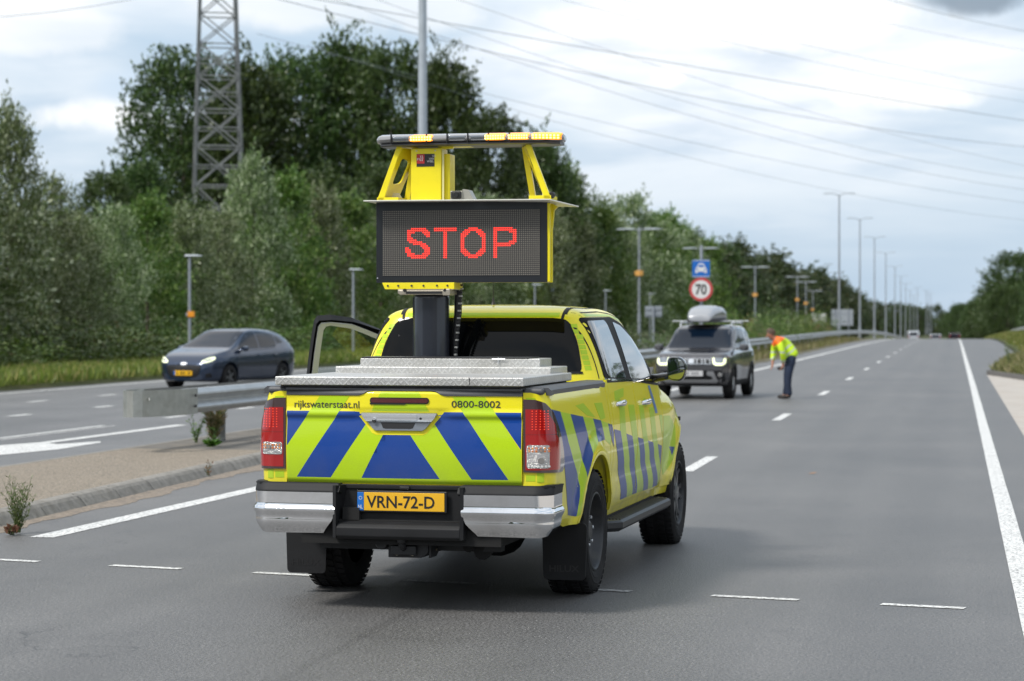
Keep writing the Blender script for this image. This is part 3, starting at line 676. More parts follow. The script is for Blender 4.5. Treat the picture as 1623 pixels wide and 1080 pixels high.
# low brambles and weeds at the foot of the wood
def bush_mesh(seed, H, Wd, m, size, n=26, per=60, name='foliage'):
    P, D = crown_points(H, Wd, n, per, seed, base=.0, shape='round', clr=.32*H, shoot=.55*H, up=.8, hollow=.1); return leaves_mesh(name, P, D, size, m)
BM = [bush_mesh(31, 1.6, 2.6, ML_BRAM, .13, 40, 84), bush_mesh(32, 1.5, 2.2, ML_MID, .11, 34, 84), bush_mesh(33, 1.1, 1.5, ML_DRY, .10, 26, 60), bush_mesh(34, 1.2, 1.4, ML_RUST, .10, 26, 60), bush_mesh(35, 1.7, 1.3, ML_BRAM, .11, 30, 60)]
def put_bush(k, x, y, sx, sz, label, group, z=None):
    root = bpy.data.objects.new('shrub', BM[k]); COL.objects.link(root); root.location = (x, y, (gz(y)+(.25 if x < -22 else .05)) if z is None else z); root.scale = (sx, sx, sz); root.rotation_euler = (0, 0, rt.uniform(0, 6.28))
    return tag(root, label, 'shrub', group)
for i in range(34):
    y = 54+i*3.1; k = i % 2
    put_bush(k, -27.6+rt.uniform(-.5, .5), y, rt.uniform(.8, 1.5), rt.uniform(.4, 1.05)*(1.0 if y < 90 else .8), ('dense bramble bush' if k == 0 else 'bushy green shrub')+' at the foot of the roadside wood '+('left of the blue hatchback' if y < 75 else 'behind the blue hatchback'), 'brambles at the foot of the wood')
for i in range(40):
    y = 52+i*3.6+rt.uniform(-1, 1); k = rt.choice([1, 2, 2, 3, 4, 4]); x = -9.6-(rt.uniform(0, .7))
    put_bush(k, x, y, rt.uniform(.45, .8), rt.uniform(.45, .85), {1: 'green', 2: 'dry straw-coloured', 3: 'rusty brown', 4: 'tall bright green'}[k]+' weed bush on the median behind the guardrail', 'weed bushes on the median')
for i in range(26):
    y = 58+i*4.4; x = -12.2-rt.uniform(0, 5)*(y > 80)
    if y < 84: continue
    k = rt.choice([1, 4, 4, 2, 3]); put_bush(k, -10.2-rt.uniform(0, 1.0), y+20, rt.uniform(.7, 1.2), rt.uniform(.7, 1.3), {1: 'bushy green', 4: 'upright bright green', 2: 'dry straw-coloured', 3: 'rusty brown'}[k]+' shrub beyond the median guardrail past the dark car', 'shrubs beyond the guardrail')

def grass(name, n, xf, ya, yb, h, m, label, zf=lambda x, y: gz(y)+.05, w=.012, power=1.0):
    yv = ya+(yb-ya)*rng.uniform(0, 1, n)**power; u = rng.uniform(0, 1, n); xv = np.array([xf(a, b) for a, b in zip(yv, u)])
    P = np.stack([xv, yv, np.array([zf(a, b) for a, b in zip(xv, yv)])], 1); D = np.tile(np.array([0, 0, 1.0]), (n, 1))
    me = leaves_mesh(name, P, D, h, m, aspect=w/h*2, jit=.28); o = bpy.data.objects.new(name, me); COL.objects.link(o); tag(o, label, 'grass', kind='stuff'); return o
MG1 = leaf_mat('grass_blades', (.12, .17, .025), (.21, .245, .05), (.30, .27, .10), p3=.25, trans=.35)
MG2 = leaf_mat('grass_dry', (.12, .13, .035), (.20, .19, .07), (.28, .23, .13), p3=.3, trans=.3)
grass('grass', 60000, lambda y, u: -22.35-5.0*u, 44, 150, .34, MG1, 'long rough grass on the verge in front of the wood', zf=lambda x, y: gz(y)+.08+.02*max(0, -25-x), w=.03, power=1.5)
grass('grass', 24000, lambda y, u: -7.65-2.4*u, 49, 190, .30, MG2, 'dry and green grass on the median under the guardrail', w=.022, power=1.2)
grass('grass', 9000, lambda y, u: vx0(y)+.06+2.6*u, 64, 100, .26, MG2, 'yellow-green grass on the raised verge behind the kerb at the right', zf=lambda x, y: gz(y)+.1, w=.022)
grass('grass', 16000, lambda y, u: vx0(y)+.15+8*u, 100, 330, .32, MG1, 'grass bank rising to the guardrail at the far right', zf=lambda x, y: gz(y)+float(np.interp(y, [62, 100, 150, 250, 420], [.12, .22, .48, .55, .55]))*min(1, (x-vx0(y))/2), w=.035)
def weed(name, label, loc, stems, H, spread, m, leaf, nl, cat='weed', stemcol=(.06, .09, .02), seed=1, aspect=.3, rosette=0):
    root = empty(name, loc, 0, label, cat, None); r = np.random.default_rng(seed); S = M(); Ps = []; Ds = []
    for k in range(stems):
        a = r.uniform(0, 6.28); d = np.array([math.cos(a)*spread*r.uniform(.2, 1), math.sin(a)*spread*r.uniform(.2, 1), 1.0]); h = H*r.uniform(.55, 1)
        bend = np.array([math.cos(a), math.sin(a), -.3])*r.uniform(0, .18)*h
        pts = [np.array([r.uniform(-.02, .02), r.uniform(-.02, .02), 0])+d*h*t+bend*t*t for t in np.linspace(0, 1, 5)]
        S.tube([tuple(p) for p in pts], [.003, .0026, .002, .0016, .001], seg=4)
        for t in r.uniform(.08, 1, nl):
            p = pts[0]*(1-t)+pts[-1]*t; Ps.append(p); b = r.uniform(0, 6.28); Ds.append([math.cos(b), math.sin(b), .9])
    for k in range(rosette):
        b = r.uniform(0, 6.28); Ps.append([0, 0, .01]); Ds.append([math.cos(b), math.sin(b), r.uniform(.25, .9)])
    S.obj('stem', mat('weed_stem', stemcol, .8), root)
    sz = np.full(len(Ps), leaf); 
    if rosette: sz[-rosette:] = leaf*3.4
    o = bpy.data.objects.new('foliage', leaves_mesh('foliage', np.array(Ps), np.array(Ds), sz, m, aspect=aspect, jit=.25)); COL.objects.link(o); o.parent = root
    return root
ML_W1 = leaf_mat('weed_green', (.075, .13, .03), (.14, .19, .05), (.20, .20, .09), p3=.15)
ML_W2 = leaf_mat('weed_bright', (.06, .16, .018), (.12, .25, .03), (.16, .26, .05), p3=.15)
ML_W3 = leaf_mat('weed_red', (.15, .06, .04), (.22, .10, .06), (.12, .12, .05), p3=.2)
weed('weed', 'tall wispy green weed growing at the foot of the kerb at the left edge', (-7.31, 17.0, .01), 30, .46, .28, ML_W1, .034, 26, seed=3, aspect=.22)
weed('weed', 'clump of rusty dead leaves around the tall weed by the kerb', (-7.30, 16.85, .005), 10, .06, 1.2, ML_W3, .05, 6, seed=9, aspect=.5)
weed('weed', 'low bright green dandelion-like weed on the median below the guardrail', (-9.08, 27.1, .12), 5, .30, .45, ML_W2, .040, 9, seed=4, rosette=75, aspect=.24)
weed('weed', 'tuft of dry straw and green stems round the first guardrail post', (-9.42, 28.2, .12), 70, .50, .34, ML_DRY, .09, 14, seed=5, aspect=.13)
weed('weed', 'green stems growing left of the first guardrail post', (-9.56, 27.9, .12), 18, .38, .4, ML_W2, .05, 9, seed=15, aspect=.2)
weed('weed', 'small reddish sprig growing from the kerb joint', (-7.72, 22.9, .06), 5, .16, .35, ML_W3, .028, 9, seed=6, aspect=.4)
weed('weed', 'tall thin weed standing on the kerbed verge at the right', (1.75, 74, .12), 22, .95, .22, ML_W1, .06, 18, seed=7, aspect=.2)
weed('weed', 'second wispy weed behind the kerb at the right, right of the tall one', (2.5, 72, .12), 18, .7, .3, ML_DRY, .06, 14, seed=8, aspect=.2)
# single fallen leaves on the asphalt
S = M()
for x, y, c in [(-1.55, 25.2, 0)]:
    S.v += [(x, y, .006), (x+.05, y+.02, .012), (x+.07, y+.09, .02), (x-.01, y+.07, .008)]; S.face([0, 1, 2, 3], [(0, 0, 1)]*4)
tag(S.obj('fallen_leaf', mat('leaf_brown', (.35, .17, .06), .8)), 'single brown fallen leaf lying on the empty lane', 'leaf')
# ================================================================== ROAD FURNITURE
M_GALV = mat('galvanised_steel', (.47, .48, .48), .42, metal=.75, var=.14, vscale=5, bump=.04, bscale=8, dirt=(.27, .26, .24), dscale=2.5, damt=.45)
M_GALV_D = mat('dull_zinc_plate', (.46, .47, .44), .42, metal=.8, var=.10, vscale=9, dirt=(.30, .29, .25), dscale=7, damt=.5)
M_POLE = mat('lamp_pole_grey', (.33, .36, .40), .5, metal=.4, var=.08, vscale=2)
M_POLE_L = mat('lamp_pole_pale', (.40, .44, .48), .5, metal=.3, var=.08, vscale=2)
M_DARKMETAL = mat('dark_bolt', (.07, .07, .07), .5, metal=.6)
M_WHITE = mat('white_film', (.78, .78, .76), .4)
M_BLACK = mat('black_paint', (.012, .012, .013), .45)
M_ORANGE = mat('orange_box', (.80, .30, .02), .5)
WB = [(0, .155), (.028, .150), (.050, .125), (.075, .100), (.080, .078), (.062, .052), (.030, .028), (.012, .012), (.012, -.012), (.030, -.028), (.062, -.052), (.080, -.078), (.075, -.100), (.050, -.125), (.028, -.150), (0, -.155)]
def beam(S, path, side, zc, m=0):
    """w-profile rail swept along a path; side=+1 bulges to the right of travel"""
    rings = []
    for i, p in enumerate(path):
        q = path[min(i+1, len(path)-1)]; o = path[max(i-1, 0)]; t = Vector((q[0]-o[0], q[1]-o[1])).normalized(); n = Vector((t.y, -t.x))*side
        rings.append([(p[0]+n.x*d, p[1]+n.y*d, gz(p[1])+zc+h) for d, h in WB])
    S.loft(rings, m=m, cap=False, closed=False, ang=28)
def solid_beam(S, path, side, zc, m=0, th=.004):
    beam(S, path, side, zc, m)
    rings = []
    for i, p in enumerate(path):
        q = path[min(i+1, len(path)-1)]; o = path[max(i-1, 0)]; t = Vector((q[0]-o[0], q[1]-o[1])).normalized(); n = Vector((t.y, -t.x))*side
        rings.append([(p[0]+n.x*(d-th), p[1]+n.y*(d-th), gz(p[1])+zc+h*.99) for d, h in WB])
    S.loft(rings, m=m, cap=False, closed=False, ang=28)
ZR = .705
root = empty('guardrail', (-9.6, 27, 0), 0, 'galvanised double-sided crash barrier on the median with a rounded steel nose', 'guardrail')
inv = Vector((9.6, -27, 0))
def rel(S, nm, mt, parent=root, org=(-9.6, 27, 0)):
    S.v = [(a-org[0], b-org[1], c-org[2]) for a, b, c in S.v]; return S.obj(nm, mt, parent)
FX = lerp_tab([(26.3, -9.16), (30, -9.05), (45, -8.75), (66, -8.5), (700, -8.2)])
BX = lerp_tab([(26.3, -9.74), (30, -9.64), (45, -9.33), (66, -9.08), (700, -8.78)])
ly = [26.35]+[28+4*k for k in range(30)]+list(range(150, 560, 10))
S = M(); solid_beam(S, [(FX(y)-.08, y) for y in ly], 1, ZR); rel(S, 'rail', M_GALV)
S = M(); solid_beam(S, [(BX(y)+.08, y) for y in ly], -1, ZR); rel(S, 'rail', M_GALV)
# nose: flat plate bent round the end, lapped over the two rails
S = M(); pth = [(FX(26.4)+.012, 26.75), (FX(26.4)+.012, 26.30), (-9.28, 25.95), (-9.44, 25.60), (-9.52, 25.50), (-9.60, 25.50), (-9.68, 25.60), (-9.74, 25.85), (BX(26.4)-.012, 26.2), (BX(26.4)-.012, 26.75)]
bend = roundpoly(pth, .12, 3)[0:]
bend = pth
for i in range(len(bend)-1):
    a, b = Vector(bend[i]), Vector(bend[i+1]); t = (b-a).normalized(); n = Vector((-t.y, t.x))
    if i == 0: pass
    k = len(S.v); z0, z1 = ZR-.158, ZR+.158
    S.v += [(a.x, a.y, z0), (b.x, b.y, z0), (b.x, b.y, z1), (a.x, a.y, z1)]
    a2, b2 = a+n*.006*-1, b+n*.006*-1
    S.v += [(a2.x, a2.y, z0), (b2.x, b2.y, z0), (b2.x, b2.y, z1), (a2.x, a2.y, z1)]
    nn = (-n.x, -n.y, 0); S.face([k, k+1, k+2, k+3][::-1], [(n.x, n.y, 0)]*4); S.face([k+4, k+5, k+6, k+7], [nn]*4); S.face([k+3, k+2, k+6, k+7], [(0, 0, 1)]*4)
S.box((-9.392, 25.695, ZR+.055), (.008, .11, .03), 1, rot=Matrix.Rotation(R(24), 4, 'Z')); 
for q in ((-9.165+.03, 26.62, ZR+.07), (-9.165+.03, 26.62, ZR-.06)): S.lathe([(0, .02), (.016, .02), (.018, .01), (.018, 0)], 'x', q, 2, 8)
rel(S, 'end_plate', [M_GALV_D, M_WHITE, M_DARKMETAL])
S = M()
for y in [30.4+4*k for k in range(0, 14)]:
    for zz in (.075, -.075):
        for dy in (-.09, .09): S.lathe([(0, .018), (.014, .018), (.016, .006), (.016, 0)], 'x', (FX(y)-.01, y+dy, ZR+zz*1.02), 0, 6)
rel(S, 'bolts', M_DARKMETAL)
for y in [28.4+4*k for k in range(0, 33)]:
    S = M(); x = (FX(y)+BX(y))/2; z = gz(y)
    S.prism([(x-.05, y-.03), (x+.05, y-.03), (x+.05, y-.024), (x-.044, y-.024), (x-.044, y+.024), (x+.05, y+.024), (x+.05, y+.03), (x-.05, y+.03)], 'z', z-.05, z+ZR+.02)
    rel(S, 'post', M_GALV)
    S = M(); S.box((x, y, z+ZR+.03), (FX(y)-BX(y)-.16, .07, .05)); S.box((FX(y)-.10, y, z+ZR), (.02, .10, .26)); S.box((BX(y)+.10, y, z+ZR), (.02, .10, .26)); rel(S, 'spacer', M_GALV)
root2 = empty('guardrail', (8, 200, 0), 0, 'short stretch of crash barrier on the grass bank at the far right', 'guardrail'); org2 = (8, 200, 0)
S = M(); solid_beam(S, [(8, y) for y in range(200, 341, 6)], -1, ZR+.55); S.v = [(a-8, b-200, c) for a, b, c in S.v]; S.obj('rail', M_GALV, root2)
for y in range(202, 340, 6):
    S = M(); S.box((.12, y-200, gz(y)+ZR+.1), (.06, .1, 1.4)); S.obj('post', M_GALV, root2)

# ---- tall lamp posts on the median
def tall_lamp():
    r = empty('street_lamp'); S = M(); S.tube([(0, 0, -.3), (0, 0, 1.2)], [.145, .14], seg=12); S.tube([(0, 0, 1.2), (0, 0, 12.0)], [.10, .055], seg=12); S.obj('pole', M_POLE, r)
    for sx in (-1, 1):
        S = M(); S.tube([(0, 0, 11.9), (sx*.35, 0, 12.08), (sx*.6, 0, 12.12)], [.04, .03, .028], seg=8); S.obj('arm', M_POLE, r)
        S = M(); S.loft([[(sx*x, w*c, 12.12+hh*s) for c, s in ((-1, 0), (-.6, .8), (.6, .8), (1, 0), (.7, -.5), (-.7, -.5))] for x, w, hh in ((.5, .05, .03), (.65, .13, .06), (1.1, .15, .07), (1.32, .06, .03))]); S.obj('lamp_head', M_POLE_L, r)
    return r
proto = tall_lamp()
for i, (x, y) in enumerate([(-9.2, 188), (-9.2, 230), (-9.2, 273), (-9.2, 319), (-9.2, 369), (-9.2, 410), (-9.2, 452), (-9.2, 500), (-9.2, 548), (-9.2, 600), (-7.4, 640), (-7.2, 690), (-7, 745)]):
    o = proto if i == 0 else copy_tree(proto); o.location = (x, y, gz(y)-(0 if y < 600 else -3)); 
    lab = ['nearest and tallest twin-head street lamp on the median, right of the stooping worker', 'second tall twin-head street lamp on the median counting from the nearest', 'third tall twin-head street lamp on the median counting from the nearest', 'fourth tall twin-head street lamp on the median counting from the nearest'][i] if i < 4 else 'tall slim street lamp far down the median toward the horizon'
    tag(o, lab, 'street lamp', 'tall street lamps along the median')
def twin_lamp():
    r = empty('street_lamp'); S = M(); S.tube([(0, 0, -.3), (0, 0, 2.2)], [.13, .12], seg=12); S.tube([(0, 0, 2.2), (0, 0, 8.4)], [.085, .07], seg=12); S.lathe([(0, 8.62), (.07, 8.58), (.09, 8.40), (.09, 8.30)], 'z', (0, 0, 0), 0, 12); S.obj('pole', M_POLE, r)
    for sx in (-1, 1):
        S = M(); S.tube([(0, 0, 8.42), (sx*.7, 0, 8.46)], [.04, .035], seg=8); S.obj('arm', M_POLE, r)
        S = M(); S.loft([[(sx*x, w*c, 8.45+hh*s) for c, s in ((-1, 0), (-.6, .9), (.6, .9), (1, 0), (.7, -.5), (-.7, -.5))] for x, w, hh in ((.35, .10, .05), (.6, .20, .09), (1.3, .22, .09), (1.72, .08, .03))]); S.obj('lamp_head', M_POLE_L, r)
    S = M(); S.box((0, -.12, 5.18), (.26, .14, .42), 0, bev=.02); S.box((0, 0, 5.18), (.24, .26, .06), 1); S.box((-.22, -.05, 5.18), (.16, .12, .34), 0, bev=.02); S.box((.22, -.05, 5.18), (.16, .12, .34), 0, bev=.02); S.obj('warning_light_box', [mat('faded_orange', (.72, .38, .10), .5), M_POLE], r)
    return r
proto = twin_lamp()
TL = ['twin-arm street lamp with orange boxes, tallest of its row, left of the blue car-road sign', 'twin-arm street lamp standing behind the blue car-road sign', 'twin-arm street lamp with orange boxes just left of the stooping worker', 'twin-arm street lamp behind the stooping worker, left of a close pair', 'twin-arm street lamp behind the stooping worker, right of a close pair', 'smallest twin-arm street lamp, beside the white back of a road sign']
for i, (x, y) in enumerate([(-23, 168), (-23, 210), (-23, 269), (-22, 328), (-22.3, 352), (-24, 398)]):
    o = proto if i == 0 else copy_tree(proto); o.location = (x, y, gz(y)); 
    if i in (3, 4, 5): o.location.z += .6
    tag(o, TL[i], 'street lamp', 'twin-arm street lamps beyond the median')
def low_lamp(box):
    r = empty('path_lamp'); S = M(); S.tube([(0, 0, -.2), (0, 0, 3.66)], [.055, .045], seg=10); S.obj('pole', M_POLE, r)
    S = M(); S.loft([[(x, w*c, 3.66+hh*s) for c, s in ((-1, 0), (-.6, .9), (.6, .9), (1, 0), (.7, -.5), (-.7, -.5))] for x, w, hh in ((-.16, .05, .02), (-.1, .10, .05), (.25, .11, .05), (.42, .05, .02))]); S.obj('lamp_head', M_POLE_L, r)
    if box: S = M(); S.box((.08, -.07, 1.80), (.22, .06, .18), 0, bev=.01); S.box((-.07, -.06, 1.80), (.05, .05, .12), 1); S.obj('sign_plate', [M_ORANGE, M_POLE], r)
    return r
LL = ['low single-head path lamp with an orange plate behind the blue hatchback', 'low single-head path lamp seen past the open truck door', 'low single-head path lamp just right of the sign board', 'low single-head path lamp in front of the wood, left of the tallest twin-arm lamp', 'low path lamp partly hidden by the twin-arm lamp']
for i, (x, y, b) in enumerate([(-24, 69.4, 1), (-24, 89.6, 0), (-24, 130.5, 0), (-24, 158, 0), (-23.5, 178, 0)]):
    o = low_lamp(b); o.location = (x, y, .08); tag(o, LL[i], 'lamp', 'low path lamps along the wood')

# one very tall mast seen behind the sign board
r = empty('lamp_mast', (-24.6, 104.5, 0), 0, 'tall plain grey mast rising out of the picture behind the sign board', 'mast')
S = M(); S.tube([(0, 0, -.2), (0, 0, 24)], [.25, .17], seg=16); S.obj('pole', M_POLE_L, r)
S = M(); S.lathe([(0, 24.15), (.6, 24.1), (.7, 23.95), (.6, 23.8), (.18, 23.8)], 'z', (0, 0, 0), 0, 16); S.obj('lamp_head', M_POLE, r)

# ---- signs
M_SBLUE = mat('sign_blue', (.006, .13, .50), .4); M_SRED = mat('sign_red', (.55, .05, .05), .4); M_SWHITE = mat('sign_white', (.70, .70, .70), .4); M_SBACK = mat('sign_back_grey', (.26, .29, .32), .6, metal=.3)
r = empty('road_sign_post', (-8.8, 80.6, gz(80)), 0, 'grey post carrying the blue car sign above the round 70 speed limit', 'signpost')
S = M(); S.tube([(0, 0, -.2), (0, 0, 4.35)], .057, seg=12); S.obj('pole', M_POLE, r)
r1 = empty('traffic_sign', (-8.8, 80.5, 2.78), R(6), 'round white 70 speed limit sign with a red rim', 'road sign')
S = M(); S.lathe([(0, -.075), (.42, -.075), (.42, -.06), (0, -.06)], 'y', (0, 0, 0), 0, 40); S.obj('plate', M_SBACK, r1)
S = M(); S.lathe([(.325, -.078), (.41, -.078), (.413, -.0752), (.325, -.0752)], 'y', (0, 0, 0), 0, 40, closed=True); S.obj('red_rim', M_SRED, r1)
S = M(); S.lathe([(0, -.0775), (.325, -.0775), (.325, -.0752)], 'y', (0, 0, 0), 0, 40); S.obj('face', M_SWHITE, r1)
S = M(); text_m(S, '70', .50, lambda u, v, h: (u, -.081-h, v-.17), w=.40, align='CENTER', offset=.012); S.obj('number', M_BLACK, r1)
r2 = empty('traffic_sign', (-8.8, 80.5, 3.52), R(6), 'square blue sign with a white car seen from the front', 'road sign')
S = M(); S.prism(rrect(-.31, .31, -.31, .31, .04), 'y', -.075, -.06); S.obj('plate', M_SBLUE, r2)
S = M(); bd = rrect(-.295, .295, -.295, .295, .035); S.prism([(-.295, -.295), (.295, -.295), (.295, -.275), (-.295, -.275)], 'y', -.079, -.0752); S.prism([(-.295, .275), (.295, .275), (.295, .295), (-.295, .295)], 'y', -.079, -.0752)
CARS = [(-.20, -.16), (-.20, -.02), (-.15, .045), (-.10, .16), (-.06, .185), (.06, .185), (.10, .16), (.15, .045), (.20, -.02), (.20, -.16), (.12, -.16), (.12, -.11), (-.12, -.11), (-.12, -.16)]
S.prism(CARS, 'y', -.079, -.0752); S.obj('car_symbol', M_SWHITE, r2)
S = M(); S.prism([(-.105, .05), (.105, .05), (.075, .135), (-.075, .135)], 'y', -.082, -.0785); S.prism(rrect(-.165, -.105, -.06, -.01, .02), 'y', -.082, -.0785); S.prism(rrect(.105, .165, -.06, -.01, .02), 'y', -.082, -.0785); S.obj('car_symbol_gaps', M_SBLUE, r2)
def back_sign(x, y, z, w, h, m, label, posts=1):
    r = empty('road_sign', (x, y, gz(y)), 0, label, 'road sign'); S = M(); S.box((0, 0, z-gz(y)), (w, .05, h), 0, bev=.01)
    S.obj('plate', m, r); S = M(); S.box((0, -.05, z-gz(y)+h*.25), (w*.92, .05, .07)); S.box((0, -.05, z-gz(y)-h*.25), (w*.92, .05, .07)); S.obj('rail', M_POLE, r)
    for k in range(posts):
        S = M(); S.tube([((k-(posts-1)/2)*w*.6, .0, -.2), ((k-(posts-1)/2)*w*.6, -.0, z-gz(y)+h*.5)], .06, seg=8); S.v = [(a, b-.11, c) for a, b, c in S.v]; S.obj('post', M_POLE, r)
back_sign(-16.9, 355, 2.05, 3.3, 2.5, mat('sign_back_big', (.30, .33, .36), .6, var=.1), 'large grey back of a direction sign beside the nearest tall lamp', 2)
back_sign(-20.2, 350, 1.8, 2.1, 1.7, mat('sign_back_white', (.55, .55, .54), .6), 'small whitish back of a road sign left of the large grey one')
back_sign(-16.3, 125, 2.15, .95, .62, M_SBACK, 'small grey sign back before the wood, left of the speed limit sign')

# ---- lattice pylon
PYL = Vector((-49.8, 150, 0)); M_PYL = mat('pylon_steel', (.24, .25, .25), .6, metal=.3, var=.15, vscale=1)
pr = empty('electricity_pylon', (PYL.x, PYL.y, 0), R(21), 'grey steel lattice pylon rising out of the wood at the upper left', 'pylon')
def hw(z): return float(np.interp(z, [0, 10.7, 23.7, 32, 46], [2.05, 1.63, 1.22, .95, .25]))
lev = [0, 4.2, 7.8, 10.9, 13.6, 16.1, 18.4, 20.6, 22.7, 24.8, 27.0, 29.5, 32, 35, 38.5, 42, 46]
def corner(k, z): w = hw(z); return Vector([(-w, -w, z), (w, -w, z), (w, w, z), (-w, w, z)][k % 4])
def Lbar(S, a, b, w, t=.02):
    a, b = Vector(a), Vector(b); d = (b-a).normalized(); u = d.cross(Vector((0, 0, 1)))
    if u.length < .05: u = Vector((1, 0, 0))
    u.normalize(); v = u.cross(d).normalized()
    sec = [(0, 0), (w, 0), (w, t), (t, t), (t, w), (0, w)]
    S.loft([[tuple(p+u*(x-w/2)+v*(y-w/2)) for x, y in sec] for p in (a, b)], ang=20)
for k in range(4):
    S = M()
    for a, b in zip(lev, lev[1:]): Lbar(S, corner(k, a), corner(k, b), .18 if a < 25 else .14, .035)
    S.obj('leg', M_PYL, pr)
S = M()
for k in range(4):
    for a, b in zip(lev, lev[1:]):
        Lbar(S, corner(k, a), corner(k+1, b), .085, .02); Lbar(S, corner(k+1, a), corner(k, b), .085, .02); (Lbar(S, corner(k, b), corner(k+1, b), .09, .025) if int(b*10) % 3 else None)
        mid = (corner(k, (a+b)/2)+corner(k+1, (a+b)/2))/2
        if b-a > 2.2: Lbar(S, corner(k, (a+b)/2), mid, .08, .02); Lbar(S, corner(k+1, (a+b)/2), mid, .08, .02)
S.obj('bracing', M_PYL, pr)
for z, ln in ((28, 6.5), (34, 8.0), (40, 5.0)):
    for sx in (-1, 1):
        S = M(); tip = Vector((sx*ln, 0, z+.1)); w = hw(z); w2 = hw(z+2.2)
        for sy in (-1, 1):
            Lbar(S, (sx*w, sy*w, z), tip, .14, .03); Lbar(S, (sx*w2, sy*w2, z+2.2), tip, .12, .03)
            for q in (.25, .5, .75):
                A = Vector((sx*w, sy*w, z)).lerp(tip, q); B = Vector((sx*w2, sy*w2, z+2.2)).lerp(tip, q-.12); Lbar(S, A, B, .07, .02)
        S.obj('crossarm', M_PYL, pr)
# ---- power lines between this pylon and the next one, out of the picture to the right
M_WIRE = mat('power_wire', (.26, .29, .32), .5, metal=.2)  # distance haze put into the wire colour as a paler tone
WIRES = {1: (24.87, -15.86, 29.72, .020), 2: (20.57, -12.15, 29.34, .020), 3: (15.18, -6, 34.33, .022), 4: (54.47, -37.44, 41.8, .032), 5: (6, -.4, 23.52, .034), 6: (26.97, -17.7, 25.33, .034),
         7: (25.07, -30.35, 28.62, .020), 8: (40.44, -34.44, 25.11, .020), 9: (36.17, -37.1, 27.28, .024), 10: (23.41, -23.27, 21.35, .020), 11: (40, -34.0, 20.3, .016)}
WN = {1: 'upper', 2: 'upper', 3: 'high', 4: 'topmost', 5: 'middle', 6: 'middle', 7: 'steep crossing', 8: 'lower', 9: 'lower', 10: 'second lowest', 11: 'lowest'}
for k, (a2, a1, a0, rad) in WIRES.items():
    off = ((k % 3-1)*4.0, (k % 3-1)*-1.5); S = M(); pts = []
    for i in range(41):
        t = i/40*.95; pts.append((-47+off[0]+122*t, 150+off[1]+280*t, a2*t*t+a1*t+a0))
    o0 = pts[0]; S.tube([(p[0]-o0[0], p[1]-o0[1], p[2]-o0[2]) for p in pts], rad*.8, seg=6)
    lab = {4: 'topmost dark power line crossing the upper right corner', 3: 'high power line crossing the sky below the topmost one at the right', 10: 'second lowest power line sloping down to the right edge', 11: 'lowest power line sloping down just above the tall lamp', 5: 'thick power line sloping from above the light bar to the right edge', 6: 'thick power line sloping below the other thick one', 7: 'thin power line crossing under the thick ones at a steeper slope'}.get(k, 'thin power line sloping across the cloudy sky')
    tag(S.obj('power_line', M_WIRE, None, o0), lab, 'power line', 'power lines crossing the sky')
for k, (x0, y0, z0, dip) in enumerate([(-51, 146, 24, 1.2), (-56, 148, 29.8, 2.6)]):
    S = M(); pts = [(-55*t, -14*t, -20*t*(1-t)*.6*dip+9*t*t) for t in [i/20 for i in range(21)]]
    S.tube(pts, .022, seg=6); tag(S.obj('power_line', M_WIRE, None, (x0, y0, z0)), 'slack power line dipping toward the pylon from the upper left', 'power line', 'power lines left of the pylon')
# ---------------------------------------------------------------- pickup body surface (s along the side, z up)
def hermite(tab, x):
    n = len(tab)
    if x <= tab[0][0]: return tab[0][1]
    if x >= tab[-1][0]: return tab[-1][1]
    for i in range(n-1):
        if x <= tab[i+1][0]: break
    def slope(k):
        if k == 0: return (tab[1][1]-tab[0][1])/(tab[1][0]-tab[0][0])
        if k == n-1: return (tab[-1][1]-tab[-2][1])/(tab[-1][0]-tab[-2][0])
        return (tab[k+1][1]-tab[k-1][1])/(tab[k+1][0]-tab[k-1][0])
    h = tab[i+1][0]-tab[i][0]; t = (x-tab[i][0])/h
    m0, m1 = slope(i)*h, slope(i+1)*h
    return ((2*t**3-3*t*t+1)*tab[i][1]+(t**3-2*t*t+t)*m0+(-2*t**3+3*t*t)*tab[i+1][1]+(t**3-t*t)*m1)
def sstep(a, b, x):
    t = min(1, max(0, (x-a)/(b-a))); return t*t*(3-2*t)
RW, FW, WZ = -0.03, 3.20, 0.378
TAILY = -1.235
def plan(s):
    """plan outline of the right side: returns x, y, nx, ny"""
    R = 0.10; B = 0.885
    if s < -1.135:
        a = (-1.135-s)/R
        if a <= math.pi/2:
            return (B-R+R*math.cos(a), -1.135-R*math.sin(a), math.cos(a), -math.sin(a))
        e = (-1.135-s)-R*math.pi/2
        return (B-R-e, TAILY, 0, -1)
    if s < 2.6: return (B, s, 1, 0)
    # front: superellipse toward the nose
    L = 1.36
    t = (s-2.6)
    a = min(1.0, t/1.75)
    th = a*math.pi/2
    def P(th):
        c, n = math.cos(th), math.sin(th)
        return (B*abs(c)**0.42, 2.6+L*abs(n)**0.75)
    x, y = P(th)
    x2, y2 = P(min(math.pi/2, th+.01)); x1, y1 = P(max(0.0005, th-.01))
    tx, ty = x2-x1, y2-y1; l = math.hypot(tx, ty) or 1
    return (x, y, ty/l, -tx/l)
DPROF = [(.40,-.05),(.47,-.032),(.55,-.010),(.66,-.004),(.80,.006),(.95,.010),(1.06,.004),(1.16,-.012),(1.24,-.026),(1.32,-.045)]
def ztop(s):
    return hermite([(-2,1.285),(.3,1.285),(.6,1.315),(2.0,1.285),(2.5,1.245),(3.0,1.175),(3.5,1.06),(4.0,.96),(4.6,.93)], s)
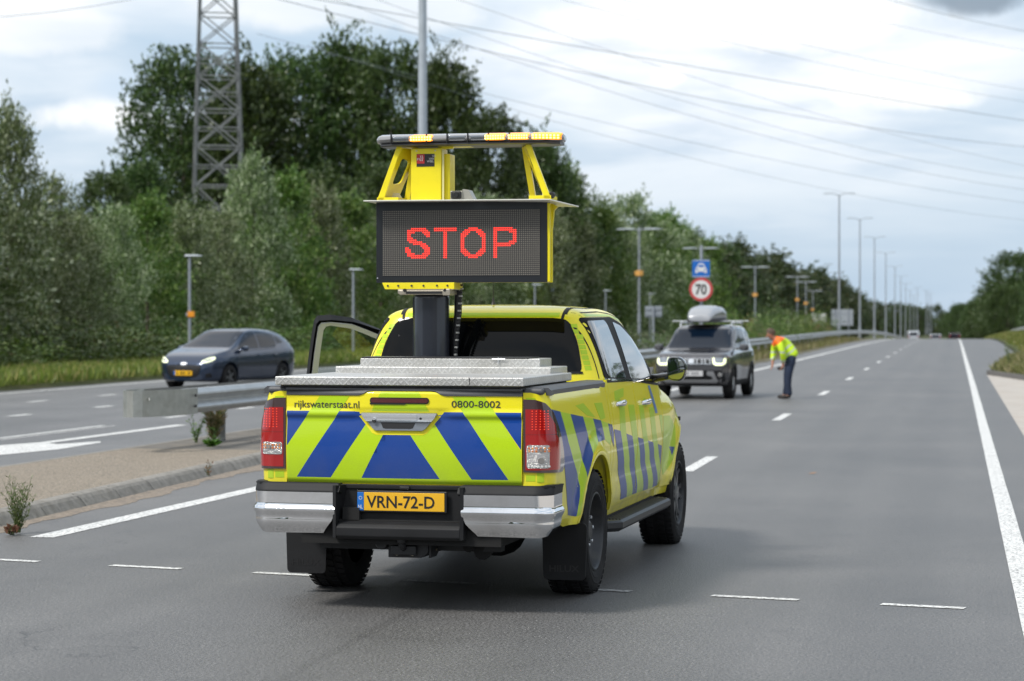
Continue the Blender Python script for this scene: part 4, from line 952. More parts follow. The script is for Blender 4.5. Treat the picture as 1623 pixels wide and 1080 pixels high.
def dprof(s, z):
    d = hermite(DPROF, z)
    if s > 2.5:
        zt = ztop(s); q = (z-(zt-.16))/.16
        if q > 0: d -= .10*q*q
    for cy in (RW, FW):
        r = math.hypot(s-cy, z-WZ)
        d += .036*(1-sstep(.50, .64, r))*(1 if z > .3 else 0)
    if .3 < s < 2.5:      # scallop along the lower doors
        d -= .006*math.exp(-((z-.70)/.05)**2)*sstep(.3,.5,s)*(1-sstep(2.2,2.5,s))
    if s < .33 and z > 1.2: d -= .02*((z-1.2)/.09)**2*.5
    return d
def bodyR(s, z):
    x, y, nx, ny = plan(s); d = dprof(s, z)
    if s < -1.135: d *= max(0, 1-(-1.135-s)/.157)
    return (x+nx*d, y+ny*d, z)
def bodyL(s, z):
    x, y, z = bodyR(s, z); return (-x, y, z)
# ================================================================== THE PICKUP
YEL = (.88, .78, .010); LIM = (.47, .68, .006); BLU = (.0, .050, .29)
def paint(name, col, cell=0.0):
    m, N, L, b = nodes_mat(name); b.inputs['Roughness'].default_value = .34; b.inputs['Specular IOR Level'].default_value = .3; b.inputs['Coat Weight'].default_value = .6 if name.endswith('paint') else .35; b.inputs['Coat Roughness'].default_value = .03
    tc = N.new('ShaderNodeTexCoord'); P = tc.outputs['Object']; n = mrange(N, L, tex_noise(N, L, P, 1.4, 5, .6), .35, .75, 0, .10)
    c = mixc(N, L, n, col, (.30, .27, .16))
    sp = N.new('ShaderNodeSeparateXYZ'); L.new(P, sp.inputs[0]); low = mrange(N, L, sp.outputs['Z'], .42, .95, .50, 0)      # road film thrown up from the wheels
    gr = mrange(N, L, tex_noise(N, L, P, 5.5, 7, .7), .38, .66, .15, 1); lm = N.new('ShaderNodeMath'); lm.operation = 'MULTIPLY'; L.new(low, lm.inputs[0]); L.new(gr, lm.inputs[1]); c = mixc(N, L, lm.outputs[0], c, (.17, .155, .125))
    if cell:      # fine hexagonal cells of the retroreflective film
        v = N.new('ShaderNodeTexVoronoi'); v.inputs['Scale'].default_value = cell; v.feature = 'DISTANCE_TO_EDGE'; L.new(P, v.inputs['Vector'])
        e = mrange(N, L, v.outputs['Distance'], .03, .09, .16, 0); c = mixc(N, L, e, c, tuple(x*.72 for x in col))
    L.new(c, b.inputs['Base Color']); w = tex_noise(N, L, P, 3.0, 2, .4); bumpn(N, L, b, w, .05, .01); return m
P_YEL = paint('fluorescent_yellow_paint', YEL); P_LIM = paint('lime_reflective_film', LIM, 75); P_BLU = paint('blue_reflective_film', BLU, 75)
P_LBL = paint('pale_blue_film', (.10, .22, .52))
M_PLAS = mat('black_plastic', (.012, .0125, .014), .6, spec=.3, var=.2, vscale=6, bump=.08, bscale=220)
M_PLAS_G = mat('grey_plastic_cap', (.070, .073, .080), .5, var=.1, bump=.06, bscale=240)
M_CHROME = mat('chrome', (.82, .83, .85), .07, metal=1.0, bump=.01, bscale=6, dirt=(.40, .39, .36), dscale=3, damt=.35)
M_SILV = mat('satin_silver', (.78, .80, .83), .22, metal=.7)
M_GLASS = mat('dark_glass', (.002, .0025, .003), .03, spec=.22)
M_RUB = mat('tyre_rubber', (.013, .013, .014), .85, var=.3, vscale=9, bump=.25, bscale=80, dirt=(.034, .032, .029), dscale=6, damt=.6, spec=.3)
M_RIM = mat('dark_steel_wheel', (.045, .048, .053), .45, metal=.6, dirt=(.09, .085, .075), dscale=8, damt=.6)
M_ALLOY = mat('grey_alloy', (.16, .165, .175), .35, metal=.8)
M_UNDER = mat('underbody_black', (.010, .010, .010), .9)
M_RED = mat('red_lens', (.34, .003, .004), .12, coat=1.0); M_DRED = mat('dark_red_lens', (.085, .010, .014), .10, coat=1.0)
M_CLEAR = mat('clear_lens_chrome', (.50, .49, .48), .14, metal=.8, coat=1.0, bump=.9, bscale=150); M_AMB = mat('amber_bulb', (.75, .18, .02), .3)
M_REDSPOT = mat('lit_red_segments', (.9, .05, .02), .3, emit=(1.0, .10, .04), estr=.5)
M_SMOKE = mat('smoked_lens', (.055, .030, .032), .10, coat=1.0)
def tread_mat():
    m, N, L, b = nodes_mat('aluminium_tread_plate'); tc = N.new('ShaderNodeTexCoord'); P = tc.outputs['Object']
    def bars(rot, sc):
        mp = N.new('ShaderNodeMapping'); mp.inputs['Rotation'].default_value = rot; mp.inputs['Scale'].default_value = sc; L.new(P, mp.inputs[0])
        w = N.new('ShaderNodeTexWave'); w.wave_type = 'BANDS'; w.inputs['Scale'].default_value = 17; w.inputs['Distortion'].default_value = 0.0; L.new(mp.outputs[0], w.inputs['Vector']); return w.outputs['Fac']
    a = bars((0, R(45), R(45)), (1, 1, 1)); c = bars((0, R(-45), R(-45)), (1, 1, 1))
    ck = N.new('ShaderNodeTexChecker'); ck.inputs['Scale'].default_value = 40.0; mp = N.new('ShaderNodeMapping'); mp.inputs['Rotation'].default_value = (0, R(0), R(0)); L.new(P, mp.inputs[0]); L.new(mp.outputs[0], ck.inputs['Vector'])
    mx = N.new('ShaderNodeMix'); mx.data_type = 'FLOAT'; L.new(ck.outputs['Fac'], mx.inputs[0]); L.new(a, mx.inputs[2]); L.new(c, mx.inputs[3])
    h = mrange(N, L, mx.outputs[0], .62, .82, 0, 1)
    col = mixc(N, L, h, (.56, .56, .545), (.68, .68, .665)); n = mrange(N, L, tex_noise(N, L, P, 4, 5, .6), .4, .7, 0, .35)
    L.new(mixc(N, L, n, col, (.33, .31, .27)), b.inputs['Base Color']); b.inputs['Metallic'].default_value = .55; b.inputs['Roughness'].default_value = .38
    bumpn(N, L, b, h, .55, .006); return m
M_TREAD = tread_mat()

TX, TY, TRZ = -3.09, 14.09, R(-2.39)
truck = empty('pickup_truck', (TX, TY, 0), TRZ, 'yellow double-cab pickup with blue and lime chevrons and an open front door', 'pickup truck')
mapR, mapL = analytic(bodyR, flip=1), analytic(bodyL, flip=-1)
def arch(cy, r, zb, n=22, rev=False):
    """wheel-arch curve from the rear foot to the front foot at height zb"""
    a0 = math.asin((zb-WZ)/r); A = [math.pi-a0-(math.pi-2*a0)*k/n for k in range(n+1)]
    return [(cy+r*math.cos(a), WZ+r*math.sin(a)*1.0) for a in A]
AR_R = .485
# ---- livery polygons on the side, in (s, z)
blue_side = [
    [(-1.204,1.191),(-1.128,1.107),(-1.085,1.05),(-1.024,0.991),(-0.966,0.897),(-0.934,0.843),(-0.899,0.787),(-0.862,0.732),(-0.823,0.676),(-0.792,0.611),(-0.749,0.544),(-0.576,0.522),(-0.56,0.579),(-0.528,0.639),(-0.513,0.7),(-0.541,0.771),(-0.696,0.874),(-0.827,0.98),(-0.9,1.067),(-0.956,1.167)],
    [(-0.686,1.142),(-0.637,1.055),(-0.53,0.949),(-0.45,0.886),(-0.414,0.826),(-0.396,0.746),(-0.23,0.878),(-0.224,0.937),(-0.251,0.997),(-0.306,1.055),(-0.341,1.112)],
    [(-0.049,1.088),(0.013,1.009),(-0.026,0.942),(0.291,0.938),(0.236,1.006),(0.185,1.067)],
    [(0.411,1.038),(0.461,0.97),(0.53,0.917),(0.625,0.862),(0.623,0.94),(0.544,1.024)]]
blue_door = [
    [(.600, .992), (.830, .970), (1.215, .503), (.985, .500)],
    [(1.040, .942), (1.268, .914), (1.52, .61), (1.60, .502), (1.43, .502)],
    [(1.480, .895), (1.695, .872), (2.055, .495), (1.860, .497)],
    [(1.892, .850), (2.105, .828), (2.46, .495), (2.270, .492)],
    [(2.310, .805), (2.49, .782), (2.49, .50), (2.66, .49), (2.53, .60)]]
lime_side = [
    [(-0.956,1.167),(-0.9,1.067),(-0.827,0.98),(-0.696,0.874),(-0.541,0.771),(-0.513,0.7),(-0.528,0.639),(-0.56,0.579),(-0.576,0.522),(-0.509,0.528),(-0.464,0.603),(-0.39,0.675),(-0.396,0.746),(-0.414,0.826),(-0.45,0.886),(-0.53,0.949),(-0.637,1.055),(-0.686,1.142)],
    [(-0.341,1.112),(-0.306,1.055),(-0.251,0.997),(-0.224,0.937),(-0.23,0.878),(-0.026,0.942),(0.013,1.009),(-0.049,1.088)],
    [(0.185,1.067),(0.236,1.006),(0.291,0.938),(0.625,0.862),(0.53,0.917),(0.461,0.97),(0.411,1.038)],
    [(-0.501,1.185),(-0.263,1.192),(-0.114,1.142),(0.036,1.092),(-0.209,1.114)],
    [(0.07,1.18),(0.317,1.175),(0.348,1.075),(0.187,1.07),(0.126,1.125)]]
lime_door = [
    [(.830, .970), (1.040, .942), (1.43, .502), (1.215, .503)], [(1.268, .914), (1.480, .895), (1.86, .497), (1.60, .502)],
    [(1.695, .872), (1.892, .850), (2.27, .492), (2.055, .495)], [(2.105, .828), (2.310, .805), (2.53, .60), (2.66, .49), (2.46, .495)]] + [
    [(0.882,1.14),(1.06,1.134),(1.03,1.07),(1.025,1.005),(1.041,0.939),(0.828,0.969),(0.834,1.055)],
    [(1.193,1.129),(1.409,1.121),(1.402,1.047),(1.428,0.971),(1.479,0.894),(1.269,0.913),(1.218,0.986),(1.19,1.058)],
    [(1.587,1.115),(1.755,1.108),(1.757,1.045),(1.785,0.981),(1.831,0.916),(1.892,0.849),(1.696,0.87),(1.629,0.954),(1.589,1.035)],
    [(1.966,1.083),(2.157,1.076),(2.167,1.009),(2.201,0.942),(2.253,0.873),(2.315,0.803),(2.107,0.826),(2.033,0.914),(1.981,0.999)],
    [(2.355,1.013),(2.5,1.007),(2.564,0.929),(2.614,0.85),(2.661,0.769),(2.582,0.776),(2.49,0.857),(2.411,0.935)],
    [(0.786,1.233),(1.134,1.245),(1.08,1.19),(0.756,1.167)]]
def clip_poly(P, a, b, k=0, keep_gt=True):
    """keep the part of a polygon with coordinate k between a and b"""
    def cl(P, val, gt):
        out = []
        for i in range(len(P)):
            p, q = P[i], P[(i+1) % len(P)]; ip = (p[k] >= val) if gt else (p[k] <= val); iq = (q[k] >= val) if gt else (q[k] <= val)
            if ip: out.append(p)
            if ip != iq: t = (val-p[k])/(q[k]-p[k]); out.append((p[0]+(q[0]-p[0])*t, p[1]+(q[1]-p[1])*t))
        return out
    P = cl(P, a, True)
    return cl(P, b, False) if len(P) > 2 else []
DOORS = {'rear': (.608, 1.475), 'front': (1.487, 2.50)}
SM = [P_YEL, P_LIM, P_BLU, M_PLAS, P_LBL]
for side, mp in ((1, mapR), (-1, mapL)):
    # bed side with rear arch; its foot runs down behind the wheel
    S = M(); a = arch(RW, AR_R, .475)
    out = [(-1.362, 1.285), (-1.362, .745), (-1.10, .745), (-1.02, .735), (-1.00, .52), (-.80, .478)]+[(a[0][0]-.02, .472)]+a+[(a[-1][0]+.01, .475), (.50, .475), (.50, 1.285)]
    S.skin(out, mp, 0, rim=.02, du=.04, dv=.04)
    for P in blue_side: S.skin(clip_poly(P, -2, .497), mp, 2, off=.0018, rim=.001, du=.02, dv=.03)
    for P in lime_side: S.skin(clip_poly(P, -2, .497), mp, 1, off=.0012, rim=.001, du=.02, dv=.03)
    for P in ([(-1.345, 1.215), (-1.345, 1.255), (-1.29, 1.255), (-1.29, 1.215)], [(-1.345, .775), (-1.345, .812), (-1.29, .812), (-1.29, .775)], [(-1.28, .770), (-1.28, .83), (-1.24, .83), (-1.24, .770)]): S.skin(P, mp, 1, off=.0012, rim=0)
    # arch lip rolled inward
    rings = []
    for (s_, z_) in arch(RW, AR_R, .475):
        p, n = mp(s_, z_); rad = Vector((0, s_-RW, z_-WZ)).normalized(); rings.append([tuple(p+n*.002), tuple(p+n*.007+rad*.016), tuple(p+n*.002+rad*.034), tuple(p-n*.10+rad*-.002)])
    S.loft(rings, cap=False, closed=False, ang=60)
    S.obj('bed_side', SM, truck)
    # narrow cab corner between the bed and the rear door
    S = M(); S.skin([(.510, .475), (.600, .475), (.600, 1.305), (.510, 1.300)], mp, 0, rim=.02, du=.03, dv=.04)
    for P in blue_side[3:]: S.skin(clip_poly(P, .513, .597), mp, 2, off=.0018, rim=.001)
    S.obj('cab_corner', SM, truck)
    # front fender
    S = M(); a = arch(FW, AR_R, .475); a[0] = (a[0][0], .475)
    out = [(2.512, ztop(2.512)-.004), (2.512, .475)]+a+[(3.78, .52), (4.0, .50), (4.34, .50), (4.34, ztop(4.34))]+[(4.34-.1*k, ztop(4.34-.1*k)) for k in range(1, 18)]
    S.skin(out, mp, 0, rim=.02, du=.04, dv=.04)
    S.skin([(2.70, .758), (2.79, .748), (2.735, .686)], mp, 2, off=.0016, rim=0)
    S.skin([(2.54, 1.0), (2.70, .99), (2.90, .90), (2.75, .66), (2.60, .56), (2.54, .62)], mp, 1, off=.0012, rim=0)
    S.skin([(2.9, 1.14), (3.35, 1.05), (3.62, .93), (3.45, .88), (3.05, .98)], mp, 1, off=.0012, rim=0)
    rings = []
    for (s_, z_) in arch(FW, AR_R, .475):
        p, n = mp(s_, z_); rad = Vector((0, s_-FW, z_-WZ)).normalized(); rings.append([tuple(p+n*.002), tuple(p+n*.007+rad*.016), tuple(p+n*.002+rad*.034), tuple(p-n*.10+rad*-.002)])
    S.loft(rings, cap=False, closed=False, ang=60)
    S.obj('front_fender', SM, truck)
    # sill
    S = M(); S.skin([(.47, .415), (.47, .47), (2.70, .47), (2.70, .415)], mp, 0, off=-.01, rim=.02, du=.2); S.obj('sill', P_YEL, truck)
    for nm, (s0, s1) in DOORS.items():
        if side == -1 and nm == 'front': continue
        S = M(); top = [(s1-(s1-s0)*k/6, ztop(s1-(s1-s0)*k/6)-.002) for k in range(7)]
        S.skin([(s0, .478), (s1, .478)]+top, mp, 0, rim=.02, du=.04, dv=.04)
        for L_, mi, o_ in ((blue_door, 2, .0016), (lime_door, 1, .0012)):
            for P in L_:
                Q = clip_poly(P, s0+.002, s1-.002)
                if len(Q) > 2: S.skin(Q, mp, mi, off=o_, rim=.001)
        if nm == 'front':
            S.skin([(2.06, 1.235), (2.14, 1.233), (2.30, 1.03), (2.20, 1.03)], mp, 4, off=.0018, rim=0)
        S.skin([(s0+.01, ztop(s0)-.022), (s1-.01, ztop(s1)-.022), (s1-.01, ztop(s1)-.004), (s0+.01, ztop(s0)-.004)], mp, 3, off=.002, rim=0)
        d = S.obj('door', SM, truck)
        # handle: bowl, grip and chrome cap
        hs = (.90 if nm == 'rear' else 1.84); hz = 1.146 if nm == 'rear' else 1.122
        H = M(); p, n = mp(hs, hz); t = Vector((0, 1, 0)); u = Vector((0, 0, 1)); rg = []
        for k in range(9):
            q = -1+2*k/8; off = .030*(1-q**4)+.004; hh = .020*(1-.35*q*q)
            c = p+t*(q*.118)+n*off; rg.append([tuple(c+n*.010*math.cos(b)+u*hh*math.sin(b)) for b in [i*math.pi/4 for i in range(8)]])
        H.loft(rg, ang=60); H.skin(rrect(hs-.05, hs+.06, hz-.030, hz+.030, .028), mp, 1, off=.0015, rim=0)
        H.obj('handle', [M_CHROME, P_LIM], d)
    # tail lamp, wrapping the corner
    S = M(); inner = -1.358
    edge = [(-1.29, 1.245), (-1.235, 1.225), (-1.17, 1.17), (-1.11, 1.09), (-1.045, 1.0), (-1.005, .93), (-.985, .87), (-1.00, .835), (-1.04, .822)]
    lamp = [(inner, .828), (inner, 1.247)]+edge
    S.skin(lamp, mp, 0, off=.012, rim=.03, du=.02, dv=.03)
    S.skin(clip_poly(lamp, -1.33, -1.15), mp, 1, off=.0145, rim=.003, du=.02, dv=.03) if False else None
    lens = M()
    def inset(P, a, b, c, d_): return clip_poly(clip_poly(P, a, b, 0), c, d_, 1)
    lens.skin([(-1.345, 1.07), (-1.345, 1.190), (-1.262, 1.190), (-1.210, 1.155), (-1.17, 1.10), (-1.165, 1.045), (-1.345, 1.045)], mp, 0, off=.0155, rim=.004, du=.03, dv=.03)
    lens.skin([(-1.345, .84), (-1.345, 1.043), (-1.165, 1.043), (-1.115, .99), (-1.115, .842)], mp, 0, off=.0145, rim=.003, du=.03, dv=.03)
    so = S.obj('tail_lamp', [M_SMOKE], truck); lens.obj('red_lens', [M_RED], so)
    C = M(); C.skin(rrect(-1.338, -1.215, .852 if side == 1 else .912, .985, .012), mp, 0, off=.0175, rim=.004, du=.03)
    C.obj('clear_lens', [M_CLEAR], so)
    C = M(); rr_ = random.Random(3)
    for i in range(5):
        for j in range(8): C.skin(rrect(-1.308+i*.021, -1.3015+i*.021, 1.072+j*.015, 1.0775+j*.015, .002, 1), mp, 0, off=.0172, rim=.002, du=1, dv=1)
    C.obj('lit_segments', [M_REDSPOT], so)
    C = M()
    for i in range(6):
        for j in (.945, .962): C.skin(rrect(-1.328+i*.021, -1.318+i*.021, j, j+.010, .003, 1), mp, 0 if (i+int(j*1000)) % 3 else 1, off=.0192, rim=.002, du=1, dv=1)
    for cz, rr2 in (((.955, .013), (.895, .017)) if side == 1 else ((.955, .013),)):
        C.skin([(-1.258+rr2*math.cos(a)*1.0, cz+rr2*math.sin(a)) for a in [k*math.pi/7 for k in range(14)]], mp, 2, off=.020, rim=.002, du=1, dv=1)
    for k in range(7 if side == 1 else 0):
        C.skin(rrect(-1.330+k*.018, -1.320+k*.018, .858, .868, .002, 1), mp, 3, off=.0192, rim=.002, du=1, dv=1)
    C.obj('bulb_reflectors', [M_AMB, mat('orange_reflector', (.9, .35, .08), .3), mat('lens_dark_centre', (.30, .29, .28), .3, metal=.5), M_WHITE], so)

# ---- tailgate
TG = dict(x0=-.712, x1=.712, z0=.742, z1=1.292)
def tgmap(x, z):
    y = TAILY-.004
    up = sstep(1.120, 1.150, z)                       # shoulder crease below the upper band
    ridge = .010*math.exp(-((z-1.155)/.022)**2)*(1 if abs(x) > .24 else 0)*sstep(.24, .32, abs(x))
    belly = .016*math.sin(math.pi*min(1, max(0, (z-.742)/.40)))
    crown = .020*(1-(x/.712)**2)
    crown += .014*math.exp(-(x/.30)**4)*sstep(1.16, 1.20, z)
    lip = -.014*sstep(.775, .742, z)-.010*sstep(1.275, 1.292, z)
    return (x, y-belly*(1-up)-crown-ridge-.006*up-lip, z)
tgm = analytic(tgmap, flip=1)
tailgate_shape = [(-.712, .742), (.712, .742), (.712, 1.262), (.262, 1.262), (.235, 1.270), (.205, 1.284), (.175, 1.289), (-.175, 1.289), (-.205, 1.284), (-.235, 1.270), (-.262, 1.262), (-.712, 1.262)]
S = M(); S.skin(tailgate_shape, tgm, 0, rim=.03, du=.03, dv=.01)
def slant(x0t, x1t, x0b, x1b, zt, zb, **k): S.skin(clip_poly([(x0b, zb), (x1b, zb), (x1t, zt), (x0t, zt)], -.708, .708), tgm, off=.0016, rim=.001, du=.05, dv=.01, **k)
ZB, ZM, ZT = .782, 1.170, 1.259
# measured on the photograph: blue fields below the yellow band, lime between, running up to a centre apex
kx = .268/.388   # lean of the stripes: metres sideways per metre of height
def xs(xb, z, sgn): return xb+sgn*kx*(z-ZB)
SR = .212/.388
lows = [(-.649, -.437), (.415, .632)]
for (a, b), sg in ((lows[0], 1), (lows[1], -1)):
    slant(xs(a, ZM, sg), xs(b, ZM, sg), a, b, ZM, ZB, m=2)
slant(-.247+kx*.388, .226-kx*.388, -.247, .226, ZM, ZB, m=2)
S.skin([(-.708, ZM), (-.708, .965), (xs(-.649-.185, ZM, 1)+.0, ZM)], tgm, 2, off=.0016, rim=.001, dv=.01)
S.skin([(.708, ZM), (.708, .955), (xs(.632+.19, ZM, -1), ZM)], tgm, 2, off=.0016, rim=.001, dv=.01)
# lime fields (everything between the blue ones) and the lime foot
S.skin(clip_poly([(-.834, ZB), (-.649, ZB), (xs(-.649, ZT, 1), ZT), (xs(-.834, ZT, 1), ZT)], -.708, .708), tgm, 1, off=.0012, rim=0, du=.05, dv=.01)
S.skin(clip_poly([(.632, ZB), (.822, ZB), (xs(.822, ZT, -1), ZT), (xs(.632, ZT, -1), ZT)], -.708, .708), tgm, 1, off=.0012, rim=0, du=.05, dv=.01)
S.skin([(-.708, ZB), (-.649, ZB), (xs(-.649, .86, 1), .86), (-.708, .95)], tgm, 1, off=.0010, rim=0)
S.skin([(.708, ZB), (.632, ZB), (xs(.632, .86, -1), .86), (.708, .94)], tgm, 1, off=.0010, rim=0)
S.skin([(-.437, ZB), (-.247, ZB), (xs(-.247, ZM, 1), ZM), (xs(-.437, ZM, 1), ZM)], tgm, 1, off=.0012, rim=0, du=.05, dv=.01)
S.skin([(.226, ZB), (.415, ZB), (xs(.415, ZM, -1), ZM), (xs(.226, ZM, -1), ZM)], tgm, 1, off=.0012, rim=0, du=.05, dv=.01)
S.skin([(-.708, .752), (.708, .752), (.708, ZB), (-.708, ZB)], tgm, 1, off=.0012, rim=0, du=.06, dv=.01)
S.skin([(-.185, ZM+.001), (.165, ZM+.001), (.105, 1.284), (-.125, 1.284)], tgm, 1, off=.0012, rim=0, du=.05, dv=.01)
tg = S.obj('tailgate', SM, truck)
S = M()      # grey cap along its top edge, notched for the raised centre
cap = [(-.712, 1.264), (-.262, 1.264), (-.235, 1.272), (-.205, 1.286), (-.175, 1.291), (.175, 1.291), (.205, 1.286), (.235, 1.272), (.262, 1.264), (.712, 1.264), (.712, 1.303), (-.712, 1.303)]
S.skin(cap, tgm, 0, off=.006, rim=.03, du=.05, dv=.02); S.box((0, TAILY+.02, 1.300), (1.424, .10, .016), 0, bev=.004); S.obj('top_cap', M_PLAS_G, tg)
def on_tg(u0, v0, off=.003):
    def f(u, v, h): p, n = tgm(u0+u, v0+v); return p+n*(off+h*.01)
    return f
M_INK = mat('dark_lettering', (.03, .035, .03), .5)
S = M(); text_m(S, 'rijkswaterstaat.nl', .060, on_tg(-.662, 1.190), w=.405, offset=.0004); S.obj('lettering', M_INK, tg)
S = M(); text_m(S, '0800-8002', .056, on_tg(.298, 1.198), w=.288, offset=.0004); S.obj('lettering', M_INK, tg)
S = M(); S.skin(rrect(-.190, .166, 1.217, 1.253, .016), tgm, 0, off=.006, rim=.012, du=.04); S.skin(rrect(-.182, .160, 1.223, 1.247, .010), tgm, 1, off=.0085, rim=.003, du=.04); S.skin([(-.190, 1.212), (.02, 1.212), (.04, 1.222), (-.190, 1.222)], tgm, 0, off=.007, rim=.01); S.obj('brake_light', [M_BLACK, M_DRED], tg)
# handle: silver escutcheon with grey lower lip and dark pocket
S = M(); esc = [(-.240, 1.165), (-.246, 1.160), (-.175, 1.072), (-.155, 1.060), (.125, 1.060), (.145, 1.072), (.214, 1.158), (.208, 1.165)]
S.skin([(-.285, 1.172), (-.18, 1.045), (-.155, 1.035), (.125, 1.035), (.15, 1.045), (.255, 1.172)], tgm, 2, off=.0022, rim=.001, du=.05)
S.skin(esc, tgm, 0, off=.016, rim=.02, du=.05)
S.skin([(-.242, 1.158), (-.212, 1.112), (.182, 1.112), (.212, 1.158), (.206, 1.163), (-.236, 1.163)], tgm, 1, off=.027, rim=.012, du=.05)
S.skin(rrect(-.150, .095, 1.118, 1.156, .006), tgm, 1, off=.0315, rim=.005, du=.05)
S.skin([(-.125, 1.106), (.085, 1.106), (.070, 1.074), (.055, 1.070), (-.095, 1.070), (-.110, 1.074)], tgm, 3, off=.0175, rim=.004, du=.05)
S.skin([(.118+.008*math.cos(a), 1.136+.008*math.sin(a)) for a in [k*math.pi/5 for k in range(10)]], tgm, 3, off=.029, rim=.002)
S.skin(rrect(-.172, -.150, 1.104, 1.135, .008), tgm, 3, off=.036, rim=.012)
S.skin(rrect(-.172, -.150, 1.118, 1.142, .008), tgm, 1, off=.038, rim=.012)
S.obj('handle', [mat('handle_grey', (.26, .28, .31), .3, metal=.6), M_SILV, P_YEL, M_BLACK], tg)

# ---- bed rails, bed floor, dark cavities
for sx in (-1, 1):
    S = M(); prof = []
    for s_ in [-1.19, -1.0, -.6, -.2, .2, .50]:
        xo = plan(s_)[0]+dprof(s_, 1.285) if s_ > -1.135 else .865
        prof.append([(sx*(xo+.006), s_, 1.268), (sx*(xo+.008), s_, 1.296), (sx*(xo-.012), s_, 1.312), (sx*.735, s_, 1.315), (sx*.735, s_, 1.268)])
    S.loft(prof, ang=40)
    # corner return
    S.box((sx*.775, TAILY+.045, 1.291), (.12, .09, .040), 0, bev=.015)
    S.obj('bed_rail_cap', M_PLAS_G, truck)
S = M(); S.box((0, -.36, .93), (1.62, 1.68, .06)); 
for sx in (-1, 1): S.box((sx*.80, -.36, 1.10), (.03, 1.68, .36))
S.box((0, -1.19, 1.0), (1.5, .03, .50)); S.box((0, .50, 1.05), (1.6, .04, .5))
for sx in (-1, 1): S.box((sx*.60, RW, .66), (.04, 1.06, .52)); S.box((sx*.73, RW, .905), (.28, 1.06, .03))
S.box((0, .8, .47), (1.2, 4.2, .14)); 
for sx in (-1, 1):
    S.box((sx*.815, 1.52, .78), (.03, 1.98, .92)); S.box((sx*.70, .52, .72), (.24, .05, .44)); S.box((sx*.70, -.60, .70), (.22, .05, .34)); S.box((sx*.70, 2.66, .72), (.22, .05, .50)); S.box((sx*.60, FW, .70), (.04, 1.06, .5)); S.box((sx*.70, FW, .93), (.26, 1.06, .03))
S.box((0, 1.5, .62), (1.62, 1.98, .06)); S.box((0, 3.3, .75), (1.1, 1.3, .4))
S.obj('inner_body', M_UNDER, truck)

# ---- greenhouse (cab above the belt): sections stacked in height
WT = [(1.15, .870), (1.25, .855), (1.30, .843), (1.45, .800), (1.60, .748), (1.70, .705), (1.745, .665), (1.772, .61), (1.788, .53), (1.797, .43), (1.805, .25)]
RT = [(1.15, .515), (1.30, .52), (1.50, .565), (1.70, .635), (1.745, .665), (1.772, .72), (1.788, .79), (1.797, .90), (1.805, 1.10)]
FT = [(1.15, 3.00), (1.25, 2.83), (1.45, 2.46), (1.60, 2.19), (1.70, 2.02), (1.745, 1.93), (1.772, 1.82), (1.788, 1.72), (1.797, 1.60), (1.805, 1.45)]
def cab_ring(z, n=96):
    w, r, f = hermite(WT, z), hermite(RT, z), hermite(FT, z); cy, hy = (r+f)/2, (f-r)/2; P = []
    for k in range(n):
        a = 2*math.pi*k/n+math.pi/n; c, s = math.cos(a), math.sin(a)
        # squarish plan: tight rear corners, softer front ones
        e = .235 if s < 0 else .30
        P.append((w*math.copysign(abs(c)**e, c), cy+hy*math.copysign(abs(s)**(e*(.85 if s > 0 else .62)), s), z))
    return P
zs = [1.15+.025*k for k in range(22)]+[1.70, 1.715, 1.73, 1.745, 1.758, 1.768, 1.777, 1.785, 1.791, 1.796, 1.80, 1.803, 1.8055]
def cab_bm():
    bm = bmesh.new(); V = [[bm.verts.new(p) for p in cab_ring(z)] for z in zs]; n = 96
    for i in range(len(V)-1):
        for k in range(n): bm.faces.new((V[i][k], V[i][(k+1) % n], V[i+1][(k+1) % n], V[i+1][k]))
    c = bm.verts.new((0, 1.28, 1.808))
    for k in range(n): bm.faces.new((V[-1][k], V[-1][(k+1) % n], c))
    bm.normal_update(); return bm
cabref = Ref(cab_bm())
S = M(); S.bm(cab_bm(), 0, ang=60)
CR, CE, CT = cabref.side(1), cabref.end(-1), cabref.top()
for sx in (1, -1):
    cs = cabref.side(sx)
    # lime reflective blocks along the pillars and window line
    for k in range(9):
        z0 = 1.36+.038*k
    S.skin([(.655, 1.735), (.80, 1.741), (1.5, 1.741), (1.85, 1.705), (1.99, 1.66), (1.99, 1.645), (1.83, 1.692), (1.5, 1.727), (.8, 1.727), (.665, 1.72)], cs, 1, off=.0015, rim=0, du=.05, dv=.03)
    # seam round the door frames
    S.skin([(.60, 1.32), (.607, 1.32), (.645, 1.745), (1.3, 1.755), (1.6, 1.742), (1.95, 1.685), (2.2, 1.56), (2.45, 1.36), (2.46, 1.365), (2.21, 1.568), (1.955, 1.693), (1.605, 1.750), (1.3, 1.762), (.640, 1.752)], cs, 3, off=.001, rim=0, du=.05, dv=.03)
for sx in (1, -1):
    # ditch mouldings on the roof
    for k in range(1): pass
    S.skin([(sx*.545, .60), (sx*.565, .60), (sx*.575, .80), (sx*.585, 1.2), (sx*.57, 1.75), (sx*.55, 1.75), (sx*.565, 1.2), (sx*.553, .80)], cabref.top(), 3, off=.003, rim=0, du=.05, dv=.04)
    S.skin([(sx*.532, 1.705), (sx*.550, 1.705), (sx*.562, 1.775), (sx*.542, 1.785)], CE, 3, off=.003, rim=0, dv=.01)
    # lime checks down the rear pillars
    for k in range(9):
        z0 = 1.375+.034*k; xx = .735-.42*max(0, z0-1.375)*.75-.02*(k > 6)
        S.skin([(sx*(xx-.022), z0), (sx*(xx+.018), z0), (sx*(xx+.010), z0+.029), (sx*(xx-.030), z0+.029)], CE, 1, off=.0015, rim=0, dv=.02)
S.skin([(-.52, 1.722), (.52, 1.722), (.52, 1.750), (-.52, 1.750)], CE, 1, off=.0015, rim=0, du=.06, dv=.01)
